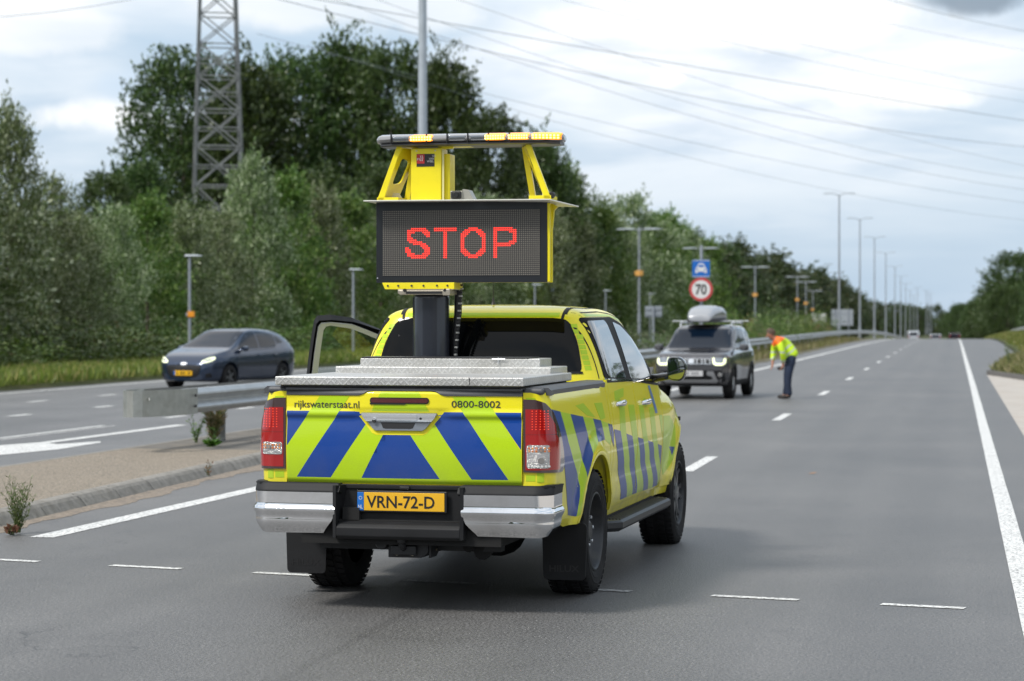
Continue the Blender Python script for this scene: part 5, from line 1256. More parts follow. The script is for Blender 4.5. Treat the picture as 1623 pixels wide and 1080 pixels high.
cab = S.obj('cab', SM, truck)
RGL = roundpoly([(-.70, 1.352), (-.655, 1.56), (-.585, 1.700), (-.50, 1.716), (.50, 1.716), (.585, 1.700), (.655, 1.56), (.70, 1.352)], .06)
S = M(); S.skin(RGL, CE, 0, off=.003, rim=.006, du=.05, dv=.04)
rg = S.obj('rear_window', [M_GLASS], cab)
S = M(); S.skin([(-.70, 1.352), (.70, 1.352), (.697, 1.366), (-.697, 1.366)], CE, 0, off=.006, rim=.002, du=.05, dv=.01); S.obj('window_seal', M_PLAS, rg)
def glassy(name, P, cast, parent, off=.004):
    S = M(); S.skin(P, cast, 0, off=off, rim=.008, du=.05, dv=.05); return S.obj(name, [M_GLASS], parent)
M_SIDEG = mat('side_glass', (.012, .015, .018), .02, spec=1.0, coat=1.0)
for sx in (1, -1):
    cs = cabref.side(sx)
    if sx == 1 or True:
        S = M(); S.skin(roundpoly([(.655, 1.325), (.668, 1.718), (1.50, 1.722), (1.75, 1.685), (2.06, 1.59), (2.30, 1.43), (2.50, 1.295), (2.50, 1.27), (1.5, 1.285), (.70, 1.31)], .03), cs, 0, off=.003, rim=.004, du=.05, dv=.05)
        fr_ = S.obj('window_frame', [mat('window_frame_black', (.006, .006, .006), .6, spec=.2)], cab)
        for P in ([(.735, 1.325), (.70, 1.40), (.70, 1.695), (1.205, 1.70), (1.245, 1.68), (1.300, 1.305)], [(1.47, 1.690), (1.70, 1.662), (2.00, 1.565), (2.20, 1.425), (2.235, 1.275), (1.46, 1.300)]):
            S = M(); S.skin(roundpoly(P, .03), cs, 0, off=.006, rim=.004, du=.05, dv=.05); S.obj('window', [M_SIDEG], fr_)
WSP = roundpoly([(-.72, 1.22), (.72, 1.22), (.57, 1.70), (-.57, 1.70)], .08)
S = M(); S.skin(WSP, cabref.end(1), 0, off=.004, rim=.006, du=.06, dv=.05); S.obj('windscreen', [M_GLASS], cab)
S = M(); S.skin([(.648, 1.303), (2.5, 1.243), (2.5, 1.258), (.648, 1.318)], CR, 0, off=.008, rim=.006, du=.1); S.obj('chrome_strip', M_CHROME, cab)
S = M(); S.lathe([(0, .05), (.006, .05), (.010, .02), (.018, 0), (0, 0)], 'z', (-.05, 1.15, 1.806), 0, 10); S.tube([(-.05, 1.15, 1.83), (-.05, 1.14, 2.06)], [.003, .0015], seg=5); S.obj('antenna', M_BLACK, cab)
# hood and nose
def hoodmap(u, v):   # u 0..1 cowl->nose, v -1..1 across
    y = 2.72+u*1.18-.20*abs(v)**3*u; s_ = min(4.34, 2.72+u*1.5); zt = ztop(min(4.0, 2.6+u*1.35))
    w = plan(min(s_, 3.7))[0]-.075-.02*u; x = v*w
    return (x, y, zt+.055*(1-abs(v)**2.6)*(1-.25*u)-.035*max(0, u-.8)*5*.6)
S = M(); S.skin([(0, -1), (1, -1), (1, 1), (0, 1)], analytic(hoodmap, .01), 0, rim=.03, du=.06, dv=.08); S.obj('hood', P_YEL, truck)
S = M(); S.skin([(-.62, .62), (.62, .62), (.62, .93), (-.62, .93)], analytic(lambda x, z: (x, 3.93-.10*(x/.62)**2-.08*(z-.62), z), flip=-1), 0, rim=.05, du=.1); 
S.skin([(-.80, .40), (.80, .40), (.80, .66), (-.80, .66)], analytic(lambda x, z: (x, 3.99-.22*(x/.8)**4, z), flip=-1), 1, rim=.10, du=.08); S.box((0, 3.5, .62), (1.4, .7, .30), 0)
S.obj('front_bumper', [M_PLAS, P_YEL], truck)

# ---- rear bumper: chrome corner pieces, black step
S = M()
def bumpmap(sx):
    def f(u, z):     # u: distance along the plan outline from x=.36 outward and round the corner
        L0 = .50; Rr = .085
        if u < L0-Rr: x, y, nx, ny = .375+u, -1.355+.020*(u/.5), 0, -1
        else:
            a = min((u-(L0-Rr))/Rr, math.pi/2); e = max(0, (u-(L0-Rr))-Rr*math.pi/2)
            x = .375+L0-Rr+Rr*math.sin(a)+.025; y = -1.340+Rr-Rr*math.cos(a)+e; nx, ny = math.sin(a), -math.cos(a); x -= .025*(1-a/(math.pi/2))
        d = .0+.014*math.sin(math.pi*min(1, max(0, (z-.45)/.10)))-.045*sstep(.56, .45, z)+.016*sstep(.625, .60, z)*sstep(.55, .60, z)
        return (sx*(x+nx*d), y+ny*d, z)
    return f
for sx in (1, -1):
    S = M(); out = [(.0, .700), (-.015, .62), (.02, .56), (.06, .50), (.10, .462), (.60, .458), (.78, .50), (.80, .60), (.80, .700)]
    out = [(.0, .700), (.005, .58), (.03, .53), (.075, .480), (.09, .460), (.46, .455), (.60, .470), (.74, .500), (.78, .60), (.78, .700)]
    S.skin(out, analytic(bumpmap(sx), flip=sx), 0, rim=.05, du=.02, dv=.012)
    cb = S.obj('bumper_corner', [M_CHROME], truck)
    T = M(); T.skin([(-.02, .702), (.78, .702), (.78, .745), (.60, .757), (.0, .752), (-.02, .735)], analytic(lambda u, z, f=bumpmap(sx): tuple(a+b for a, b in zip(f(max(0, u), .70), (-sx*max(0, -u), 0.03*sstep(.70, .757, z), z-.70))), flip=sx), 0, off=.002, rim=.06, du=.03, dv=.01)
    T.prism([(sx*.37, -1.31), (sx*.86, -1.30), (sx*.905, -1.24), (sx*.905, -1.0), (sx*.80, -1.0), (sx*.37, -1.20)], 'z', .742, .750, 0); T.obj('step_pad', M_PLAS, cb)
S = M()
S.prism([(-.42, .470), (-.30, .440), (.30, .440), (.42, .470), (.46, .60), (.46, .745), (-.46, .745), (-.46, .60)], 'y', -1.262, -1.225, 0)      # back wall
S.prism([(-1.345, .432), (-1.366, .450), (-1.366, .500), (-1.345, .520), (-1.25, .545), (-1.25, .43)], 'x', -.372, .372, 0, bev=.006)                 # lower step lip
for sx in (1, -1): S.loft([[(sx*.372, -1.366, z), (sx*.392, -1.36, z), (sx*.40, -1.24, z), (sx*(.372-.045*(z-.47)/.27), -1.24, z)] for z in (.44, .742)])
S.box((0, -1.262, .732), (.80, .02, .026), 0, bev=.004); S.box((.02, -1.275, .728), (.06, .03, .018), 1, bev=.004)
bp_ = S.obj('rear_bumper', [M_PLAS, M_BLACK], truck)
# number plate
plt = [M_BLACK, mat('plate_yellow', (.80, .44, .012), .35, coat=.5), mat('plate_blue', (.01, .14, .50), .4), M_BLACK, M_WHITE]
S = M(); S.box((.005, -1.285, .648), (.545, .014, .126), 0, bev=.006); S.box((.020, -1.293, .648), (.485, .006, .106), 1, bev=.002, seg=1); S.box((-.243, -1.293, .648), (.040, .006, .106), 2, bev=.002, seg=1)
text_m(S, 'VRN-72-D', .098, lambda u, v, h: (-.206+u, -1.2975-h*.001, .6135+v), 3, w=.410, offset=.0015)
text_m(S, 'NL', .032, lambda u, v, h: (-.243+u, -1.2975-h*.001, .606+v), 4, w=.026, align='CENTER')
S.lathe([(.008, -.0005), (.010, -.0005), (.010, .0), (.008, .0)], 'y', (-.243, -1.2966, .668), 4, 12); 
S.obj('number_plate', plt, truck)
# towing gear
M_TOW = mat('tow_bar_black', (.018, .019, .021), .5, metal=.3)
S = M(); S.box((.02, -1.16, .385), (.20, .12, .13), 0, bev=.008); S.prism([(-.09, .445), (.15, .445), (.15, .35), (.11, .32), (-.09, .32)], 'y', -1.245, -1.22, 0, bev=.003)
S.prism([(-1.23, .44), (-1.02, .44), (-1.02, .36), (-1.10, .32), (-1.23, .32)], 'x', .150, .165, 0, bev=.002); S.box((0, -1.05, .40), (1.1, .10, .10), 0)
for dx in (-.035, .06): S.lathe([(0, -.02), (.016, -.02), (.018, -.008), (.018, 0)], 'y', (dx-.0, -1.245, .350), 1, 8)
S.box((.01, -1.262, .365), (.15, .03, .055), 0, bev=.006)
S.tube([(.01, -1.27, .38), (.01, -1.30, .39), (.01, -1.31, .41)], .020, 0, 10); S.lathe([(0, .030), (.014, .027), (.025, .016), (.029, 0), (.025, -.016), (.015, -.026), (.015, -.035)], 'z', (.01, -1.31, .432), 0, 16)
S.lathe([(0, -.04), (.033, -.04), (.040, -.03), (.040, .02), (.030, .03)], 'y', (-.125, -1.23, .405), 0, 14)
for q in ((.18, .36), (.18, .40)): S.lathe([(0, .004), (.009, .004), (.009, 0)], 'x', (.166, -1.12+q[0]*0, q[1]), 1, 8)
S.obj('tow_bar', [M_TOW, mat('bolt_brass', (.45, .40, .30), .4, metal=.8)], truck)
S = M(); S.tube([(-.80, 0, WZ), (-.3, 0, WZ), (-.18, 0, WZ)], [.045, .045, .09], seg=12); S.lathe([(.03, -.16), (.10, -.14), (.16, -.06), (.165, .05), (.10, .14), (.03, .16)], 'y', (.28, RW, WZ), 0, 18); S.tube([(.18+.2, 0, WZ), (.80, 0, WZ)], .045, seg=12); S.tube([(-.2, 0, WZ), (.3, 0, WZ)], .06, seg=12)
S.tube([(.30, .2, .42), (.32, -.6, .44), (.36, -.95, .40), (.36, -1.12, .38)], .035, seg=10); S.tube([(.42, -.9, .36), (.44, -1.1, .35)], .05, seg=10); S.box((-.3, -.7, .55), (.10, 1.2, .12)); S.box((.45, -.7, .55), (.10, 1.2, .12))
S.prism([(-.15, .43), (.30, .43), (.22, .33), (.02, .30), (-.10, .36)], 'y', -.75, -.35, 0, bev=.02)
S.obj('rear_axle', M_UNDER, truck)
# mud flaps with embossed lettering
for sx, x0, x1 in ((-1, -.985, -.715), (1, .655, .935)):
    S = M(); cx = (x0+x1)/2; w = (x1-x0)/2
    pts = roundpoly([(x0+.01, .125), (x1-.01, .125), (x1+.0, .47), (x0, .47)], .03)
    S.prism(pts, 'y', -.475, -.465, 0); 
    text_m(S, 'HILUX', .056, lambda u, v, h, c=cx: (c+u, -.4765-h*.001, .175+v), 1, w=.185, align='CENTER', offset=.001)
    S.obj('mud_flap', [M_PLAS, mat('embossed_black', (.010, .010, .011), .4)], truck)

# ---- wheels
def wheel(cx, cy, sx, front=False):
    Rt, wd = .385, .265; h = wd/2
    prof = [(.235, -h*.86), (.262, -h*.98), (.31, -h*1.02), (.345, -h*.99), (.370, -h*.88), (.381, -h*.72), (.385, -h*.45), (.386, 0), (.385, h*.45), (.381, h*.72), (.370, h*.88), (.345, h*.99), (.31, h*1.02), (.262, h*.98), (.235, h*.86)]
    S = M(); S.lathe(prof, 'x', (0, 0, 0), 0, 56, ang=40)
    for ring, (xa, xb) in enumerate([(-h*.95, -h*.62), (-h*.50, -h*.14), (h*.14, h*.50), (h*.62, h*.95)]):     # tread blocks
        for k in range(48):
            a = 2*math.pi*(k+.5*(ring % 2))/48; da = 2*math.pi/48*.36
            q = []
            for aa, xx, rr in ((a-da, xa, .383), (a+da, xa, .383), (a+da+.03, xb, .383), (a-da+.03, xb, .383)): q.append((xx, rr*math.cos(aa), rr*math.sin(aa)))
            r2 = .3925 if abs(xa) < .1 and abs(xb) < .1 else .389
            T = [(p[0], p[1]*r2/.383, p[2]*r2/.383) for p in q]; 
            if ring in (0, 3): T = [(p[0]*.985, p[1]*(.992 if abs(p[0]) > h*.9 else 1), p[2]*(.992 if abs(p[0]) > h*.9 else 1)) for p in T]
            base = len(S.v); S.v += q+T; nn = Vector((0, math.cos(a), math.sin(a)))
            S.face([base+4, base+5, base+6, base+7], [tuple(nn)]*4)
            for i in range(4):
                j = (i+1) % 4; A, B, Cc = Vector(S.v[base+i]), Vector(S.v[base+j]), Vector(S.v[base+j+4]); m_ = (B-A).cross(Cc-A).normalized()
                cen = sum((Vector(S.v[base+t]) for t in range(8)), Vector())/8
                if m_.dot((A+B)/2-cen) < 0: m_ = -m_
                S.face([base+i, base+j, base+j+4, base+i+4], [tuple(m_)]*4)
    S.lathe([(.318, sx*h*1.018), (.322, sx*h*1.035), (.330, sx*h*1.018)], 'x', (0, 0, 0), 0, 56); S.lathe([(.285, sx*h*1.00), (.289, sx*h*1.02), (.294, sx*h*1.00)], 'x', (0, 0, 0), 0, 56)
    w = S.obj('wheel', M_RUB, truck, (cx, cy, .384))
    o = sx*h; S = M()
    if not front:
        S.lathe([(.242, o*.86), (.246, o*.95), (.236, o*.97), (.226, o*.86), (.218, o*.55), (.205, o*.40), (.190, o*.36), (.150, o*.42), (.120, o*.50), (.095, o*.55), (.082, o*.52), (.066, o*.50), (.062, o*.66), (.055, o*.70), (0, o*.70)], 'x', (0, 0, 0), 0, 48, ang=30)
        for k in range(12):
            a = 2*math.pi*k/12; S.lathe([(0, .001), (.016, .001), (.017, 0)], 'x', (o*.43, .163*math.cos(a), .163*math.sin(a)), 2, 8)
        for k in range(6):
            a = 2*math.pi*k/6+.2; S.lathe([(0, sx*.022), (.010, sx*.022), (.012, sx*.014), (.012, 0)], 'x', (o*.55, .088*math.cos(a), .088*math.sin(a)), 1, 6)
    else:
        S.lathe([(.242, o*.86), (.246, o*.95), (.234, o*.97), (.222, o*.80), (.215, o*.3)], 'x', (0, 0, 0), 0, 48, ang=30); S.lathe([(.215, o*.25), (0, o*.25)], 'x', (0, 0, 0), 2, 32)
        for k in range(6):
            for d_ in (-.10, .10):
                a = 2*math.pi*k/6+d_; rg = []
                for r_, ww, xx in ((.055, .020, .80), (.12, .018, .80), (.19, .016, .76), (.228, .022, .84)):
                    ca, sa = math.cos(a), math.sin(a); aa = a+d_*.9*(r_-.05)/.17; ca, sa = math.cos(aa), math.sin(aa)
                    rg.append([(o*xx, r_*ca-ww*sa, r_*sa+ww*ca), (o*xx, r_*ca+ww*sa, r_*sa-ww*ca), (o*(xx-.28), r_*ca+ww*sa, r_*sa-ww*ca), (o*(xx-.28), r_*ca-ww*sa, r_*sa+ww*ca)])
                S.loft(rg, m=3, ang=30)
        S.lathe([(.075, o*.55), (.075, o*.82), (.05, o*.9), (0, o*.9)], 'x', (0, 0, 0), 3, 24)
    S.obj('rim', [M_RIM, M_SILV, M_UNDER, M_ALLOY], w)
for sx in (1, -1): wheel(sx*.775, RW, sx); wheel(sx*.775, FW, sx, True)
# side steps
for sx in (1, -1):
    S = M(); rg = []
    for y in [.46, .52, .60, 1.0, 1.6, 2.2, 2.50, 2.60, 2.66]:
        e = 1-sstep(.60, .46, y)*.75-sstep(2.5, 2.66, y)*.75; xo = .80+.155*e; rg.append([(sx*.72, y, .395), (sx*(xo-.02), y, .398), (sx*xo, y, .385), (sx*xo, y, .350), (sx*(xo-.03), y, .325), (sx*.72, y, .33)])
    S.loft(rg, ang=30, m=0)
    for k in range(5): S.box((sx*(.835+.022*k), 1.58, .400), (.010, 1.85, .006), 1)
    for y in (.8, 1.6, 2.4): S.box((sx*.68, y, .40), (.16, .05, .04), 1)
    S.obj('side_step', [mat('step_grey', (.030, .031, .033), .45, metal=.3), M_BLACK], truck)
# mirrors
for sx in (1,):
    S = M(); rg = []
    for y, k in ((2.20, .90), (2.215, 1.0), (2.26, 1.0), (2.31, .90), (2.345, .62), (2.36, .3)):
        P = [( .0+(x-.0)*k, z*k) for x, z in roundpoly([(-.066, -.082), (.045, -.090), (.078, -.03), (.072, .045), (.035, .085), (-.060, .092)], .05)]
        rg.append([(1.040+x, y, 1.352+z) for x, z in P])
    S.loft(rg, ang=50, m=0); S.tube([(.82, 2.33, 1.275), (.90, 2.30, 1.285), (.985, 2.27, 1.300)], [.035, .028, .026], 0, 8); S.prism([(2.2, 1.255), (2.5, 1.245), (2.40, 1.36)], 'x', .815, .845, 0)
    mi = S.obj('mirror', [mat('mirror_shell', (.014, .015, .016), .2, coat=.8)], truck)
    S = M(); S.prism([(1.040+x*.86, 1.352+z*.86) for x, z in roundpoly([(-.066, -.082), (.045, -.090), (.078, -.03), (.072, .045), (.035, .085), (-.060, .092)], .05)], 'y', 2.1935, 2.199); S.obj('mirror_glass', mat('mirror_glass', (.60, .66, .68), .02, metal=1.0), mi)
# ---- aluminium bed covers stacked on the load bed
S = M(); S.box((-.02, -.62, 1.347), (1.50, 1.34, .050), 0, bev=.006); S.box((-.02, -.62, 1.3185), (1.44, 1.30, .012), 1)
S.box((.41, -1.285, 1.350), (.004, .012, .04), 1); cv = S.obj('bed_cover', [M_TREAD, M_BLACK], truck)
S = M(); S.box((-.02, -.06, 1.388), (1.385, .50, .046), 0, bev=.006); S.box((-.02, -.03, 1.365), (1.32, .48, .008), 1); S.obj('tool_box_lid', [M_TREAD, M_BLACK], truck)
S = M(); S.box((-.02, .04, 1.432), (1.17, .34, .058), 0, bev=.005); S.box((-.05, .02, 1.464), (1.09, .30, .010), 1, bev=.002); 
S.box((.30, -.135, 1.45), (.006, .014, .04), 2); S.tube([(.26, -.14, 1.458), (.345, -.14, 1.458)], .005, 2, 6); S.obj('tool_box_lid', [M_TREAD, M_BLACK, M_SILV], truck)

# ---- the open left front door, swung forward on its hinges
DO = empty('door', (0, 0, 0)); DO.parent = truck
hinge = Vector((-.885, 2.50, 0)); ang = R(48)
def swing(v):
    q = Vector(v)-hinge; c, s = math.cos(ang), math.sin(ang)      # the rear edge moves outward to the left
    return tuple(hinge+Vector((q.x*c+q.y*s, -q.x*s+q.y*c, q.z)))
S = M(); s0, s1 = DOORS['front']; top = [(s1-(s1-s0)*k/6, ztop(s1-(s1-s0)*k/6)-.002) for k in range(7)]
S.skin([(s0, .478), (s1, .478)]+top, mapL, 0, rim=.02, du=.05, dv=.05); S.box((-.80, 1.99, .90), (.07, .98, .74), 5, bev=.02)
for L_, mi_, o_ in ((blue_door, 2, .0016), (lime_door, 1, .0012)):
    for P in L_:
        Q = clip_poly(P, s0+.002, s1-.002)
        if len(Q) > 2: S.skin(Q, mapL, mi_, off=o_, rim=.001)
FRM = [(1.487, 1.27), (1.487, 1.70), (1.50, 1.735), (1.60, 1.742), (1.78, 1.72), (2.02, 1.64), (2.25, 1.50), (2.50, 1.27)]
FIN = [(2.36, 1.29), (2.20, 1.45), (1.99, 1.585), (1.76, 1.665), (1.60, 1.690), (1.56, 1.68), (1.545, 1.64), (1.545, 1.29)]
def xdoor(z): return -hermite(WT, z)
cs = cabref.side(-1)
def side_flat(y, z): x = xdoor(z); x2 = xdoor(z+.01); n = Vector((-.01, 0, x2-x)); n = Vector((-1, 0, (x2-x)/.01*-1)); return (Vector((x, y, z)), Vector((-1, 0, -(x-x2)/.01*-1)).normalized())
def sf(y, z):
    x, x2 = xdoor(z-.005), xdoor(z+.005); t = Vector((x2-x, 0, .01)); n = t.cross(Vector((0, 1, 0))); n = n if n.x < 0 else -n
    return (Vector(((x+x2)/2, y, z)), n.normalized())
ring = FRM+FIN
S.skin(FRM+FIN, sf, 3, off=.0, rim=.05, du=.1, dv=.1)
S2 = M()
inn = [(a, b) for a, b in FRM]; 
S.skin([(1.507, 1.28), (1.507, 1.675), (1.525, 1.708), (1.60, 1.716), (1.77, 1.695), (2.00, 1.612), (2.22, 1.478), (2.42, 1.29), (2.37, 1.29), (2.205, 1.445), (1.99, 1.582), (1.765, 1.662), (1.60, 1.688), (1.565, 1.68), (1.55, 1.65), (1.55, 1.28)], lambda y, z: (lambda r: (r[0]-r[1]*.052, -r[1]))(sf(y, z)), 6, off=.004, rim=.012, du=.1, dv=.1)
S.v = [swing(v) for v in S.v]
def rotn(n): c, s = math.cos(ang), math.sin(ang); return (n[0]*c+n[1]*s, -n[0]*s+n[1]*c, n[2])
S.ln = [[rotn(n) for n in l] for l in S.ln]
bpy.data.objects.remove(DO)
dmat = mat('door_trim_dark', (.03, .03, .032), .6); dfr = mat('door_seal_grey', (.62, .64, .62), .4)
DO = S.obj('door', SM+[dmat, dfr], truck)
G = M(); G.skin(list(reversed([(2.37, 1.285), (2.205, 1.455), (1.99, 1.59), (1.76, 1.67), (1.60, 1.695), (1.54, 1.69), (1.54, 1.285)])), sf, 0, off=-.02, rim=0, du=.1, dv=.1)
G.v = [swing(v) for v in G.v]; G.ln = [[rotn(n) for n in l] for l in G.ln]
def thin_glass():
    m = bpy.data.materials.new('clear_window_glass'); m.use_nodes = True; nt = m.node_tree; N = nt.nodes; L = nt.links; b = N['Principled BSDF']
    b.inputs['Base Color'].default_value = (.02, .03, .028, 1); b.inputs['Roughness'].default_value = .02; b.inputs['Specular IOR Level'].default_value = .7
    t = N.new('ShaderNodeBsdfTransparent'); t.inputs[0].default_value = (.74, .80, .78, 1); mx = N.new('ShaderNodeMixShader'); fr = N.new('ShaderNodeFresnel'); fr.inputs[0].default_value = 1.45
    gl = N.new('ShaderNodeBsdfGlossy'); gl.inputs['Roughness'].default_value = .02
    L.new(fr.outputs[0], mx.inputs[0]); L.new(t.outputs[0], mx.inputs[1]); L.new(gl.outputs[0], mx.inputs[2]); L.new(mx.outputs[0], N['Material Output'].inputs[0]); return m
M_TGLASS = thin_glass()
G.obj('window', M_TGLASS, DO)
# dark opening left behind by the open door
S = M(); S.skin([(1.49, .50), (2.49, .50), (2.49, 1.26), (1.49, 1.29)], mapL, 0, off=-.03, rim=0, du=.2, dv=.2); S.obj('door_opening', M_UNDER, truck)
# ================================================================== MESSAGE SIGN ON THE PICKUP
M_SY = mat('yellow_powder_coat', (.83, .70, .012), .35, var=.05, vscale=3, coat=.3, dirt=(.45, .38, .05), dscale=5, damt=.25)
SB = Vector((-.27, .36, .98)); TM = Matrix.Translation((TX, TY, 0)) @ Matrix.Rotation(TRZ, 4, 'Z')
sign = empty('message_sign', tuple(TM @ SB), TRZ, 'yellow mast-mounted matrix board showing STOP in red above the pickup bed', 'message sign')
def ps(S, name, mt, parent=sign, off=SB):
    S.v = [(a-off.x, b-off.y, c-off.z) for a, b, c in S.v]; return S.obj(name, mt, parent)
M_NAVY = mat('mast_navy_black', (.014, .017, .026), .32, coat=.5)
S = M(); S.lathe([(0, 1.865), (.100, 1.865), (.113, 1.86), (.117, 1.84), (.117, .98)], 'z', (SB.x, SB.y, 0), 0, 40); S.lathe([(.117, 1.0), (.16, 1.0), (.16, .98)], 'z', (SB.x, SB.y, 0), 0, 24)
S.box((SB.x-.118, SB.y, 1.42), (.012, .03, .86), 0); ps(S, 'mast', M_NAVY)
S = M(); S.box((-.27, .28, 1.880), (.335, .20, .028), 0, bev=.004); S.box((-.27, .178, 1.880), (.24, .004, .016), 1); S.box((-.12, .22, 1.882), (.05, .10, .044), 0, bev=.006); S.box((-.43, .20, 1.885), (.04, .03, .03), 0, bev=.006)
S.box((-.26, .28, 1.899), (.36, .18, .006), 0)
for dx in (-.13, .14): S.lathe([(0, -.012), (.01, -.012), (.012, 0)], 'y', (-.27+dx, .18, 1.895), 1, 8)
ps(S, 'turning_clamp', [mat('clamp_steel', (.42, .38, .31), .4, metal=.7), M_BLACK])
S = M(); S.prism([(-.56, 1.945), (-.075, 1.945), (-.075, 1.902), (-.540, 1.902)], 'y', .20, .42, 0, bev=.003)
for dx in (-.52, -.45, -.36, -.28, -.19, -.12): S.lathe([(0, -.006), (.006, -.006), (.007, 0)], 'y', (dx, .20, 1.925), 1, 8)
ps(S, 'lower_bracket', [M_SY, M_DARKMETAL])
S = M(); S.tube([(-.098, .40, 1.945), (-.105, .41, 1.75), (-.125, .42, 1.60), (-.135, .42, 1.40)], [.026, .026, .024, .022], 0, 8); 
for k in range(22):
    t = k/21; x = -.070-.045*t; S.box((x, .372, 1.93-.50*t), (.020-.006*t, .03, .011), 1 if k % 2 else 0)
ps(S, 'cable_chain', [M_BLACK, mat('chain_link_grey', (.36, .36, .34), .5)])
# the board
S = M(); S.box((-.035, .305, 2.205), (1.135, .15, .520), 0, bev=.004); ps(S, 'board_case', M_SY)
S = M(); F = [(-.604, 1.944), (.534, 1.944), (.534, 2.466), (-.604, 2.466)]
S.prism(F, 'y', .218, .232, 0, bev=.003); bz = ps(S, 'bezel', mat('bezel_black', (.010, .012, .016), .35, coat=.3))
x0, x1, z0, z1 = -.560, .488, 1.988, 2.412; NC, NR = 82, 34; px_ = (x1-x0)/NC; pz_ = (z1-z0)/NR
S = M(); S.box(((x0+x1)/2, .2165, (z0+z1)/2), (x1-x0, .003, z1-z0), 0); ps(S, 'matrix_backing', mat('matrix_backing', (.018, .018, .019), .6))
# 16-row letters drawn with two-dot strokes
lit = set()
def seg(p, q, w=.85):
    n = int(max(abs(q[0]-p[0]), abs(q[1]-p[1]))*4)+1
    for k in range(n+1):
        a = p[0]+(q[0]-p[0])*k/n; b = p[1]+(q[1]-p[1])*k/n
        for i in range(int(a-2), int(a+3)):
            for j in range(int(b-2), int(b+3)):
                if abs(i+.5-round(a)) < .99 and abs(j+.5-round(b)) < .99: lit.add((i, j))
def poly(P, w=1.0):
    for p, q in zip(P, P[1:]): seg(p, q, w)
OX, OY = 12, 9      # lower-left dot of the word
poly([(OX+12, OY+12), (OX+11, OY+14), (OX+8.5, OY+15), (OX+4.5, OY+15), (OX+2, OY+13.5), (OX+1.7, OY+11), (OX+3.5, OY+9), (OX+9, OY+7.3), (OX+11.3, OY+5.8), (OX+12, OY+4), (OX+11, OY+2), (OX+8.5, OY+1), (OX+5, OY+1), (OX+2, OY+2.6), (OX+1, OY+5)])
poly([(OX+16, OY+15), (OX+26, OY+15)]); poly([(OX+21, OY+15), (OX+21, OY+1)])
OO = [(OX+35.5+6.2*math.cos(a), OY+8+7*math.sin(a)) for a in [math.pi/12+k*math.pi/6 for k in range(13)]]; poly(OO)
poly([(OX+47, OY+1), (OX+47, OY+15), (OX+54.5, OY+15), (OX+57, OY+13.2), (OX+57.4, OY+11), (OX+56.6, OY+8.6), (OX+54, OY+7.2), (OX+47, OY+7.2)])
def dots(S, cells, r, y, m=0):
    for i, j in cells:
        cx, cz = x0+(i+.5)*px_, z0+(j+.5)*pz_; k = len(S.v)
        S.v += [(cx-r, y, cz-r), (cx+r, y, cz-r), (cx+r, y, cz+r), (cx-r, y, cz+r)]; S.face([k, k+1, k+2, k+3], [(0, -1, 0)]*4, m)
S = M(); dots(S, [(i, j) for i in range(NC) for j in range(NR) if (i, j) not in lit], .0039, .2140); tag(ps(S, 'unlit_diodes', mat('unlit_diodes', (.15, .138, .12), .5)), kind='stuff')
M_LED = mat('lit_red_diodes', (.9, .04, .03), .4, emit=(1.0, .050, .032), estr=1.5)
for a, b in ((0, 14), (14, 28), (28, 45), (45, 70)): S = M(); dots(S, [c for c in lit if OX+a <= c[0] < OX+b], .0042, .2135); ps(S, 'lit_letter', M_LED)
S = M(); S.box((-.595, .2165, 1.975), (.008, .003, .008)); ps(S, 'drain_screw', M_SILV)
# white canopy over it
S = M(); S.prism([(-.655, .10), (.575, .10), (.69, .24), (.69, .46), (-.655, .46)], 'z', 2.468, 2.476, 0, bev=.002); S.v = [(a, b, c-.035*max(0, (a-.55))*1.0/.14) for a, b, c in S.v]
ps(S, 'canopy', mat('canopy_white', (.66, .66, .60), .4, metal=.2))
S = M(); S.prism([(.534, 2.46), (.585, 2.43), (.560, 2.405), (.548, 2.28), (.548, 1.945), (.534, 1.945)], 'y', .30, .33, 0); S.box((.541, .25, 2.2), (.016, .05, .50), 0); ps(S, 'side_bracket', M_SY)
S = M(); S.box((-.277, .33, 2.645), (.205, .16, .345), 0, bev=.006); S.box((-.150, .35, 2.625), (.048, .13, .31), 0, bev=.005); S.box((-.165, .262, 2.64), (.012, .008, .33), 1)
for dx in (-.34, -.215): S.lathe([(0, -.006), (.006, -.006), (.007, 0)], 'y', (dx, .250, 2.80), 1, 8)
bx_ = ps(S, 'motor_box', [M_SY, mat('pale_edge', (.70, .66, .30), .4)])
S = M(); S.box((-.280, .2485, 2.738), (.120, .002, .082), 0); S.box((-.3125, .2472, 2.747), (.052, .002, .060), 1)
text_m(S, 'TEO', .020, lambda u, v, h: (-.236+u, .2470-h*.001, 2.758+v), 2, w=.024); text_m(S, 'VAN', .020, lambda u, v, h: (-.258+u, .2470-h*.001, 2.741+v), 2, w=.034); text_m(S, 'WEEL', .020, lambda u, v, h: (-.270+u, .2470-h*.001, 2.724+v), 2, w=.046)
S.tube([(-.334, .2458, 2.738), (-.332, .2458, 2.752), (-.322, .2458, 2.752), (-.320, .2458, 2.738)], .0028, 2, 5); S.tube([(-.312, .2458, 2.733), (-.309, .2458, 2.752), (-.314, .2458, 2.768)], .0028, 2, 5); S.tube([(-.302, .2458, 2.733), (-.297, .2458, 2.752), (-.303, .2458, 2.770)], .0028, 2, 5)
o_ = M(); S.v = [(a-0, b, c) for a, b, c in S.v]; ps(S, 'sticker', [mat('sticker_black', (.02, .02, .02), .5), mat('sticker_red', (.45, .03, .03), .5), mat('sticker_white', (.6, .6, .6), .5)], sign)
